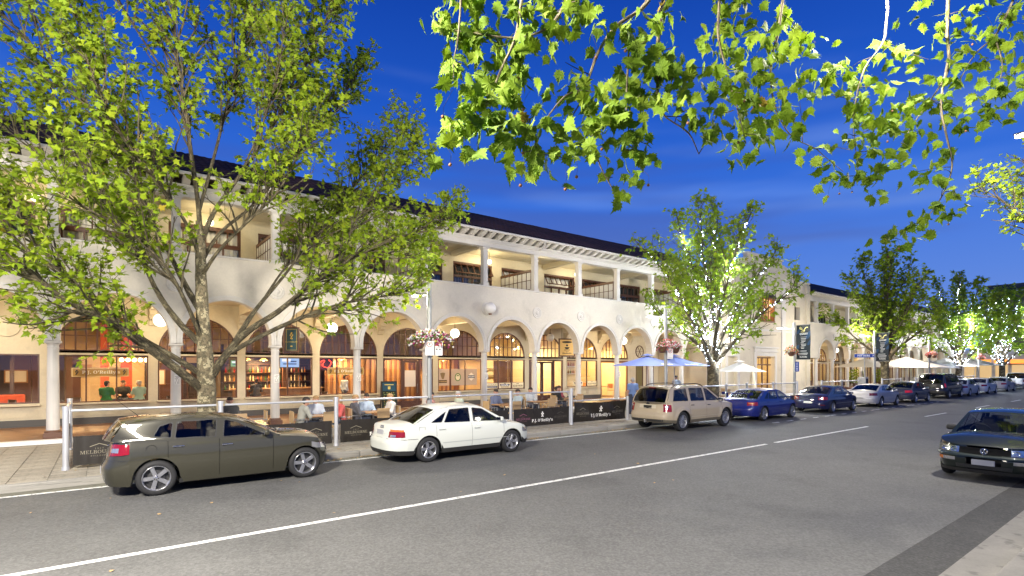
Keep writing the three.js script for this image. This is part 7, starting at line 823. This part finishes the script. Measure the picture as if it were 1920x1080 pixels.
[[-3.9, -26.7, 0.6, 'left end'], [-2.9, -27.0, -0.9, 'left end by the post'], [-0.9, -27.6, 0.3, 'behind the green shirted customer'], [2.3, -26.6, 0.2, 'behind the tree trunk'], [3.4, -26.8, 2.2, 'right of the tree trunk'], [8.7, -26.4, 0.4, 'under the neon sign'], [10.4, -26.5, -0.8, 'beside the pub table by the neon sign']].forEach(([x, z, r, w]) => { const c = chair(x, z, r, 'dark timber pub chair ' + w, MT.woodDark); c.position.y = 0.25; c.userData.group = 'chairs inside the pub'; });
[[18.2, -26.5, 0.4, 'in the first restaurant window'], [19.6, -27.4, 2.4, 'behind the timber screen'], [21.4, -27.6, 0.8, 'behind the double doors'], [24.6, -27.2, 1.2, 'behind the wine shelf window'], [26.0, -27.0, -0.8, 'at the right of the wine shelf window'], [27.9, -26.4, 0.5, 'at the left of the orange restaurant'], [29.3, -26.5, -0.6, 'at the right of the orange restaurant']].forEach(([x, z, r, w]) => { const c = chair(x, z, r, 'dark timber restaurant chair ' + w, x > 27 ? M(lin(0.55, 0.2, 0.04), 0.6) : MT.wood); c.position.y = 0.25; c.userData.group = 'chairs inside the restaurants'; });
[[18.4, 2.0, 0.8, 1.0], [20.0, 2.1, 0.6, 0.8], [21.6, 2.0, 0.7, 0.9], [25.2, 2.0, 0.9, 0.7], [26.3, 2.1, 0.6, 0.8], [27.9, 2.3, 0.6, 0.5], [29.4, 2.0, 0.6, 0.8]].forEach(([x, y, w, h], i) => { const t = thing('restaurant_picture', ['large mirror frame in the first restaurant window', 'framed print beside the timber screen', 'framed print seen through the double doors', 'wide framed print behind the wine shelf window', 'narrow framed print behind the wine shelf window', 'small framed print high in the orange restaurant', 'tall framed print in the orange restaurant'][i], 'picture', [x, y + 0.25, -31.9]); part('frame', [box(-w / 2 - 0.05, w / 2 + 0.05, h / 2, h / 2 + 0.05, -0.02, 0.02), box(-w / 2 - 0.05, w / 2 + 0.05, -h / 2 - 0.05, -h / 2, -0.02, 0.02), box(-w / 2 - 0.05, -w / 2, -h / 2, h / 2, -0.02, 0.02), box(w / 2, w / 2 + 0.05, -h / 2, h / 2, -0.02, 0.02)], MT.wood, t); part('print', box(-w / 2, w / 2, -h / 2, h / 2, -0.015, 0), [MT.woodMid, MT.paper, wallRed, MT.woodPine, MT.sand, wallRed, MT.woodMid][i], t); });
{ const t = thing('serving_counter', 'timber serving counter across the back of the restaurant', 'counter', [21.6, 0.25, -30.2]); part('counter_front', box(-1.6, 1.6, 0, 1.0, -0.25, 0.25), MT.wood, t); part('counter_top', rbox(3.3, 0.05, 0.6, 0.015, 0, 1.03, 0), MT.woodPine, t); part('back_shelf', [box(-1.6, 1.6, 1.5, 1.54, -1.6, -1.3), box(-1.6, 1.6, 2.0, 2.04, -1.6, -1.3)], MT.woodDark, t); }
for (const [a, b, n] of [[17.5, 23.68, 10], [23.85, 30.15, 10]]) for (let i = 0; i < n; i++) part('dado_board', box(a + (b - a) * i / n + 0.01, a + (b - a) * (i + 1) / n - 0.01, 0.25, 1.25, -31.99, -31.95), MT.woodMid, B1);
[[-3.2, 1.7, 0.7, 0.5], [2.2, 1.6, 0.5, 0.7], [3.3, 1.75, 0.6, 0.45], [12.2, 1.8, 0.7, 0.5]].forEach(([x, y, w, h], i) => { const t = thing('wall_picture', ['framed print low on the left pub wall', 'tall framed print left of the bar', 'wide framed print beside the bar', 'framed print deep behind the pub door'][i], 'picture', [x, y + 0.25, -32.9]); part('frame', [box(-w / 2 - 0.05, w / 2 + 0.05, h / 2, h / 2 + 0.05, -0.02, 0.02), box(-w / 2 - 0.05, w / 2 + 0.05, -h / 2 - 0.05, -h / 2, -0.02, 0.02), box(-w / 2 - 0.05, -w / 2, -h / 2, h / 2, -0.02, 0.02), box(w / 2, w / 2 + 0.05, -h / 2, h / 2, -0.02, 0.02)], MT.woodPine, t); part('print', box(-w / 2, w / 2, -h / 2, h / 2, -0.015, 0), MT.paper, t); });
table(0.6, -26.75, 'pine topped pub table in the first window', 0.25); table(-3.4, -27.0, 'pine topped pub table at the left end', 0.25); table(9.6, -26.6, 'pine topped pub table by the neon sign', 0.25); table(18.9, -26.8, 'pine topped table in the restaurant window', 0.25); table(28.6, -26.8, 'pine topped table in the orange restaurant', 0.25);
{ const ban = part('banquette', [rbox(2.2, 0.5, 0.5, 0.05, -3.6, 0.5, -28.2), rbox(2.2, 0.6, 0.15, 0.05, -3.6, 1.0, -28.45)], wallRed, scene); tag(ban, 'red banquette seat at the left end of the pub', 'bench'); const pc = part('picture_frame', [box(-1.2, -0.5, 1.9, 2.5, -32.98, -32.94)], MT.woodPine, scene); tag(pc, 'framed picture on the back wall of the pub', 'picture'); }
{ const t = thing('folding_screen', 'timber panel screen inside the first restaurant window', 'screen', [19.6, 0.25, -26.6]); for (let i = 0; i < 4; i++) part('screen_leaf', box(-0.7 + i * 0.36, -0.36 + i * 0.36, 0, 2.5, i % 2 * 0.05 - 0.02, i % 2 * 0.05 + 0.02), MT.woodMid, t); }
{ const t = thing('display_counter', 'glass fronted food counter in the orange restaurant', 'counter', [28.6, 0.25, -29.4]); part('base', box(-1.2, 1.2, 0, 0.9, -0.3, 0.3), M(lin(0.6, 0.2, 0.03), 0.6), t); part('glass_case', box(-1.2, 1.2, 0.9, 1.4, 0.24, 0.26), MT.glass, t); part('case_top', box(-1.2, 1.2, 1.4, 1.44, -0.3, 0.3), MT.woodPine, t); }
{ const t = thing('potted_shrub', 'leafy shrub in a pot under the farther arcade', 'plant', [60.5, 0.25, -21.8]); part('pot', lathe([[0, 0], [0.22, 0], [0.3, 0.5], [0.27, 0.5]], 16), MT.brownTile, t); seed = 9; const l = []; for (let i = 0; i < 420; i++) { const p = randDir().multiply(V(0.75, 0.8, 0.75)).multiplyScalar(Math.cbrt(rnd())).add(V(0, 1.15, 0)); l.push(leafMatrix(p, p.clone().sub(V(0, 1, 0)).normalize(), 0.16)); } crownMesh('leaves', l, t); const c = copyOf(t, 'leafy shrub in a pot beside the cream umbrella', [67.5, 0.25, -21.9]); c.userData.group = t.userData.group = 'potted shrubs under the farther arcade'; }
// fallen leaves in the gutter and on the footpath
{ seed = 303; const l = []; for (let i = 0; i < 420; i++) { const g = rnd() < 0.7, x = g ? [5.0, 10.5, 15.0][(rnd() * 3) | 0] + rr(-1.3, 1.3) : rr(-3, 17), z = g ? rr(-13.68, -13.45) : rnd() < 0.5 ? rr(-14.9, -13.9) : rr(-13.2, -6); const s = rr(0.04, 0.10), y = z < -13.9 ? 0.157 : z < -13.3 ? 0.012 : 0.006; if (!g && z > -13.2 && rnd() < 0.6) continue; l.push(new THREE.Matrix4().compose(V(x, y + rr(0, 0.012), z), new THREE.Quaternion().setFromEuler(new THREE.Euler(-Math.PI / 2 + rr(-0.3, 0.3), rr(-0.3, 0.3), rr(0, 6.28))), V(s, s, s))); } const im = new THREE.InstancedMesh(LEAFG, M(lin(0.38, 0.26, 0.12), 0.85, { side: THREE.DoubleSide }), l.length); l.forEach((m, i) => im.setMatrixAt(i, m)); im.name = 'fallen_leaves'; tag(im, 'dry fallen leaves gathered along the far gutter', 'leaves', null, 'stuff'); im.receiveShadow = true; scene.add(im); }
// fairy lights wound round the limbs
const bulbGeo = new THREE.IcosahedronGeometry(0.026, 0), gFairy = glow(lin(0.72, 0.82, 1), 16);
function fairy(o, n, label, sd, size, nl, inten) {
  seed = sd; const t = thing('fairy_light_string', label, 'fairy lights', [0, 0, 0]), ms = [], q = new THREE.Quaternion(), pts = []; const limbs = o.limbsOut.map((L) => new THREE.CatmullRomCurve3(L.map((p) => V(p[0], p[1], p[2]))));
  for (let i = 0; i < n; i++) { const L = limbs[(i * 7) % limbs.length], u = Math.pow(rnd(), 1.25) * 0.88, p = L.getPoint(u).add(randDir().multiplyScalar(0.17 - 0.13 * u)), s = rr(0.7, 1.25) * size; ms.push(new THREE.Matrix4().compose(p, q, V(s, s, s))); if (i % Math.ceil(n / nl) === 3) pts.push(p); }
  const im = new THREE.InstancedMesh(bulbGeo, gFairy, ms.length); ms.forEach((m, i) => im.setMatrixAt(i, m)); im.name = 'fairy_light_bulbs'; im.userData.kind = 'stuff'; t.add(im); const w = new Wood(); o.limbsOut.forEach((L, k) => { const c = limbs[k], h = []; for (let i = 0; i <= 40; i++) { const u = i / 40 * 0.85, p = c.getPoint(u), a = i * 1.1; h.push(p.add(V(Math.cos(a), 0.2, Math.sin(a)).multiplyScalar(lerp(0.15, 0.05, u)))); } w.limb(h, [0.004, 0.004], 3, 1); }); part('wire', w.geo(), MT.black, t);
  pts.forEach((p) => pointLight(t, lin(0.80, 0.88, 1), inten, p.x, p.y, p.z, 0.06));
}
fairy(t2, 700, 'white fairy lights wound through the round tree behind the gold wagon', 5, 0.95, 16, 24); fairy(t4, 450, 'white fairy lights in the tree beyond the pale umbrella', 6, 1.3, 9, 85); fairy(t5, 450, 'white fairy lights in the farthest bright tree', 7, 1.6, 8, 140);
// ---------- people ----------
function surfaceNet(min, max, cell, f) {                        // smooth closed skin round a distance field
  const n = [0, 1, 2].map((i) => Math.ceil((max[i] - min[i]) / cell) + 1), [nx, ny, nz] = n, val = new Float32Array(nx * ny * nz), id = (i, j, k) => i + nx * (j + ny * k);
  for (let k = 0; k < nz; k++) for (let j = 0; j < ny; j++) for (let i = 0; i < nx; i++) val[id(i, j, k)] = f(min[0] + i * cell, min[1] + j * cell, min[2] + k * cell);
  const vert = new Int32Array(nx * ny * nz).fill(-1), pos = [], idx = [];
  for (let k = 0; k < nz - 1; k++) for (let j = 0; j < ny - 1; j++) for (let i = 0; i < nx - 1; i++) {
    let c = 0, sx = 0, sy = 0, sz = 0; const v = []; for (let q = 0; q < 8; q++) v.push(val[id(i + (q & 1), j + ((q >> 1) & 1), k + (q >> 2))]);
    for (const [a, b] of [[0, 1], [2, 3], [4, 5], [6, 7], [0, 2], [1, 3], [4, 6], [5, 7], [0, 4], [1, 5], [2, 6], [3, 7]]) if ((v[a] < 0) !== (v[b] < 0)) { const t = v[a] / (v[a] - v[b]); sx += lerp(a & 1, b & 1, t); sy += lerp((a >> 1) & 1, (b >> 1) & 1, t); sz += lerp(a >> 2, b >> 2, t); c++; }
    if (c) { vert[id(i, j, k)] = pos.length / 3; pos.push(min[0] + (i + sx / c) * cell, min[1] + (j + sy / c) * cell, min[2] + (k + sz / c) * cell); }
  }
  for (let k = 1; k < nz - 1; k++) for (let j = 1; j < ny - 1; j++) for (let i = 1; i < nx - 1; i++) { const a = val[id(i, j, k)] < 0; for (const [b, q] of [[id(i + 1, j, k), [[0, -1, -1], [0, 0, -1], [0, 0, 0], [0, -1, 0]]], [id(i, j + 1, k), [[-1, 0, -1], [-1, 0, 0], [0, 0, 0], [0, 0, -1]]], [id(i, j, k + 1), [[-1, -1, 0], [0, -1, 0], [0, 0, 0], [-1, 0, 0]]]]) { const bb = val[b] < 0; if (a === bb) continue; const w = q.map(([x, y, z]) => vert[id(i + x, j + y, k + z)]); if (w.some((x) => x < 0)) continue; if (a) idx.push(w[0], w[1], w[2], w[0], w[2], w[3]); else idx.push(w[0], w[2], w[1], w[0], w[3], w[2]); } }
  const g = new THREE.BufferGeometry(); g.setAttribute('position', new THREE.Float32BufferAttribute(pos, 3)); g.setAttribute('uv', new THREE.Float32BufferAttribute(new Float32Array(pos.length / 3 * 2), 2)); g.setIndex(idx); g.computeVertexNormals(); return g;
}
function fieldOf(bones, k = 0.035) { return (x, y, z) => { let d = 1e3; for (const [a, b, ra, rb, sq = 1] of bones) { const ux = b[0] - a[0], uy = b[1] - a[1], uz = b[2] - a[2], L = ux * ux + uy * uy + uz * uz || 1e-6, t = clamp(((x - a[0]) * ux + (y - a[1]) * uy + (z - a[2]) * uz) / L, 0, 1), dx = x - a[0] - ux * t, dy = y - a[1] - uy * t, dz = (z - a[2] - uz * t) * sq, e = Math.sqrt(dx * dx + dy * dy + dz * dz) - lerp(ra, rb, t), h = Math.max(0, k - Math.abs(d - e)) / k; d = Math.min(d, e) - h * h * k * 0.25; } return d; }; }
function meshBones(bones, cell, k) { const mn = [9, 9, 9], mx = [-9, -9, -9]; for (const [a, b, ra, rb] of bones) for (let i = 0; i < 3; i++) { mn[i] = Math.min(mn[i], a[i] - ra, b[i] - rb); mx[i] = Math.max(mx[i], a[i] + ra, b[i] + rb); } return surfaceNet(mn.map((v) => v - 3 * cell), mx.map((v) => v + 3 * cell), cell, fieldOf(bones, k)); }
const skin = P(lin(0.45, 0.25, 0.17), 0.6), skinTan = P(lin(0.36, 0.19, 0.12), 0.6), hairDark = M(lin(0.025, 0.017, 0.012), 0.7), hairGrey = M(lin(0.33, 0.31, 0.29), 0.8), hairFair = M(lin(0.28, 0.17, 0.07), 0.7), jeans = M(lin(0.03, 0.04, 0.07), 0.85), blackCloth = M(lin(0.018, 0.018, 0.02), 0.85), shoe = M(lin(0.03, 0.02, 0.015), 0.5);
const add3 = (a, b) => [a[0] + b[0], a[1] + b[1], a[2] + b[2]];
function person(o) {
  const s = o.sit, lean = o.lean ?? 0, base = o.base ?? (s ? 0.43 : 0), hipY = s ? 0.10 + base : 0.93, hip = [0, hipY, 0], chest = [0, hipY + 0.33, 0.02 + lean * 0.5], nk = [0, hipY + 0.50, 0.0 + lean], head = [0, hipY + 0.66, 0.035 + lean * 1.12];
  const sh = (q) => [0.175 * q, hipY + 0.44, lean * 0.9], el = (q) => s ? [0.25 * q, hipY + 0.20, 0.10 + lean] : [0.235 * q, hipY + 0.17, -0.04], ha = (q) => s ? [0.13 * q, hipY + 0.20, 0.34 + lean * 0.6] : [0.245 * q, hipY - 0.06, 0.06], th = (q) => [0.09 * q, hipY - 0.02, 0], kn = (q) => s ? [0.12 * q, hipY - 0.01, 0.43] : [0.10 * q, 0.50, 0.02 * (q > 0 ? 1 : -1)], an = (q) => s ? [0.12 * q, 0.09 + (o.foot ?? 0), 0.40] : [0.10 * q, 0.09, 0.05 * q], toe = (q) => add3(an(q), [0.02 * q, -0.05, 0.17]);
  const t = thing('person', o.label, 'person', o.pos, o.turn, o.group);
  const torso = [[hip, chest, 0.125, 0.15, 1.25], [chest, add3(chest, [0, 0.08, 0]), 0.145, 0.135, 1.3], [sh(1), sh(-1), 0.068, 0.068], [[0.1, hipY + 0.02, 0], [-0.1, hipY + 0.02, 0], 0.095, 0.095]], arm = (q, g = 0) => [[sh(q), el(q), 0.056 + g, 0.042 + g], [el(q), lerp3(el(q), ha(q), 0.72), 0.042 + g, 0.030 + g]], leg = (q, g = 0) => [[th(q), kn(q), 0.085 + g, 0.058 + g], [kn(q), an(q), 0.056 + g, 0.04 + g]];
  const hd = [[add3(head, [0, 0.02, -0.012]), add3(head, [0, 0.02, 0.012]), 0.092, 0.088], [add3(head, [0, -0.05, 0.03]), add3(head, [0, -0.085, 0.045]), 0.058, 0.036], [add3(head, [0, 0.0, 0.10]), add3(head, [0, -0.03, 0.112]), 0.012, 0.016], [add3(head, [0.088, -0.01, -0.01]), add3(head, [0.088, 0.02, -0.01]), 0.014, 0.017], [add3(head, [-0.088, -0.01, -0.01]), add3(head, [-0.088, 0.02, -0.01]), 0.014, 0.017], [nk, add3(head, [0, -0.04, 0]), 0.052, 0.05]];
  const palm = (q) => [[lerp3(el(q), ha(q), 0.7), ha(q), 0.028, 0.036]], fingers = []; for (const q of [1, -1]) { const h = ha(q), d = s ? [0, -0.1, 1] : [0, -1, 0.15]; [[-0.03, 0.07], [-0.01, 0.085], [0.012, 0.08], [0.032, 0.062]].forEach(([x, l]) => { const a = add3(h, [x, d[1] * 0.02, d[2] * 0.02]), m = add3(a, [0, d[1] * l * 0.6, d[2] * l * 0.6]), e = add3(m, s ? [0, -l * 0.35, l * 0.3] : [0, -l * 0.4, l * 0.2]); fingers.push(bar(a, m, 0.010, 0.009, 6), bar(m, e, 0.009, 0.007, 6)); }); fingers.push(bar(add3(h, [-0.03 * q, 0, 0]), add3(h, [-0.06 * q, s ? 0 : -0.04, s ? 0.04 : 0.02]), 0.011, 0.008, 6)); }
  const body = [meshBones([...torso, ...arm(1), ...arm(-1), ...leg(1), ...leg(-1), ...palm(1), ...palm(-1), [chest, nk, 0.09, 0.055]], 0.022, 0.05), meshBones(hd, 0.013, 0.025), ...fingers];
  part('body', body, o.skin ?? skin, t);
  const sleeve = o.short ? [1, -1].map((q) => [sh(q), lerp3(sh(q), el(q), 0.7), 0.072, 0.064]) : [...arm(1, 0.014), ...arm(-1, 0.014)];
  part('shirt', meshBones([...torso.map(([a, b, c, d, e]) => [a, b, c + 0.014, d + 0.014, e]), ...sleeve], 0.022, 0.05), o.top, t);
  part('trousers', meshBones([[[0.09, hipY, 0], [-0.09, hipY, 0], 0.115, 0.115], ...leg(1, 0.016), ...leg(-1, 0.016)], 0.024, 0.04), o.legs ?? jeans, t);
  for (const q of [1, -1]) part('shoe', meshBones([[add3(an(q), [0, -0.04, -0.03]), toe(q), 0.045, 0.035]], 0.018, 0.02), shoe, t);
  if (!o.bald) part('hair', meshBones([[add3(head, [0, 0.055, -0.03]), add3(head, [0, 0.06, 0.02]), 0.088, 0.084], [add3(head, [0, 0.0, -0.05]), add3(head, [0, o.long ? -0.14 : -0.03, -0.055]), 0.075, o.long ? 0.06 : 0.055]], 0.016, 0.02), o.hair ?? hairDark, t);
  for (const q of [1, -1]) part('eye', sphere(0.011, head[0] + 0.034 * q, head[1] + 0.008, head[2] + 0.088, 6), MT.black, t);
  return t;
}
function lerp3(a, b, t) { return [lerp(a[0], b[0], t), lerp(a[1], b[1], t), lerp(a[2], b[2], t)]; }
const cl = (r, g, b) => M(lin(r, g, b), 0.85), DIN = 'diners seated behind the fence', PI = Math.PI;
const sit = (x, z, turn, label, top, q = {}) => person({ sit: true, pos: [x, 0.15, z], turn, label, top, group: DIN, ...q });
sit(3.0, -17.98, 0, 'dark haired diner in charcoal suit and white collar by the tree', cl(0.06, 0.06, 0.06)); sit(2.36, -17.4, PI / 2, 'fair haired diner in dark jacket beside the tree trunk', cl(0.03, 0.03, 0.035), { hair: hairFair });
sit(4.66, -16.6, PI / 2, 'diner leaning forward in a pale grey top', cl(0.32, 0.32, 0.28), { lean: 0.14 }); sit(5.3, -17.18, 0, 'diner in a white and blue shirt behind the fence post', cl(0.45, 0.50, 0.58), { long: true, hair: hairFair }); sit(5.94, -16.6, -PI / 2, 'diner in a coral red top facing left', cl(0.50, 0.09, 0.08), { lean: 0.06, hair: hairFair, long: true });
sit(7.1, -17.5, 0, 'dark haired diner in a light blue shirt facing the street', cl(0.36, 0.44, 0.56)); sit(7.78, -16.9, -PI / 2, 'diner in a white shirt with back turned by the lamp pole', cl(0.62, 0.58, 0.54), { hair: hairFair, lean: 0.05 }); sit(6.46, -16.9, PI / 2, 'diner in a dark slate jacket', cl(0.08, 0.08, 0.10), { hair: hairFair });
sit(9.3, -17.0, PI / 2, 'diner in a dusty pink top above the white sedan boot', cl(0.30, 0.15, 0.13)); sit(10.5, -17.0, -PI / 2, 'diner in a pale green top above the white sedan roof', cl(0.35, 0.40, 0.33), { hair: hairGrey });
sit(12.6, -17.6, 0, 'diner in a slate blue top behind the lettered banner', cl(0.12, 0.14, 0.22)); sit(13.3, -17.0, -PI / 2, 'diner in a pale blue top at the end of the screens', cl(0.35, 0.42, 0.46)); sit(14.9, -18.2, 0, 'dark haired diner in a pale top above the sagging banner', cl(0.50, 0.52, 0.52)); sit(17.5, -19.2, 0, 'diner in a dark red top by the arcade column', cl(0.32, 0.05, 0.07)); sit(16.82, -18.6, PI / 2, 'diner in black beside the diner in dark red', blackCloth);
person({ pos: [19.75, 0.15, -16.5], turn: 2.5, label: 'standing grey haired man in a blue shirt and dark trousers', top: cl(0.13, 0.20, 0.38), hair: hairGrey, skin, short: true }); person({ pos: [26.9, 0.15, -19.2], turn: -1.4, label: 'standing person in a pale blue shirt under the blue umbrella', top: cl(0.42, 0.48, 0.60), legs: blackCloth });
const PUB = 'customers inside the pub';
person({ sit: true, base: 0.69, foot: 0.25, pos: [0.05, 0.25, -26.6], turn: PI * 0.85, label: 'customer in a green shirt with back to the first window', top: cl(0.02, 0.13, 0.035), group: PUB, short: true }); person({ sit: true, base: 0.69, foot: 0.25, pos: [1.12, 0.25, -26.55], turn: PI * 1.15, label: 'customer in a pale aqua shirt with back to the window', top: cl(0.25, 0.40, 0.38), hair: hairGrey, group: PUB, short: true }); person({ sit: true, base: 0.69, foot: 0.25, pos: [0.6, 0.25, -27.3], turn: 0.1, label: 'customer in black facing the pub window', top: blackCloth, group: PUB });
person({ sit: true, base: 0.69, foot: 0.25, pos: [5.7, 0.25, -27.4], turn: PI, label: 'customer in dark clothes at the bar', top: cl(0.05, 0.05, 0.06), group: PUB }); person({ pos: [9.9, 0.25, -27.3], turn: PI * 0.6, label: 'customer in a pale shirt standing behind the long sign', top: cl(0.3, 0.36, 0.45), group: PUB });
renderer.render(scene, camera);
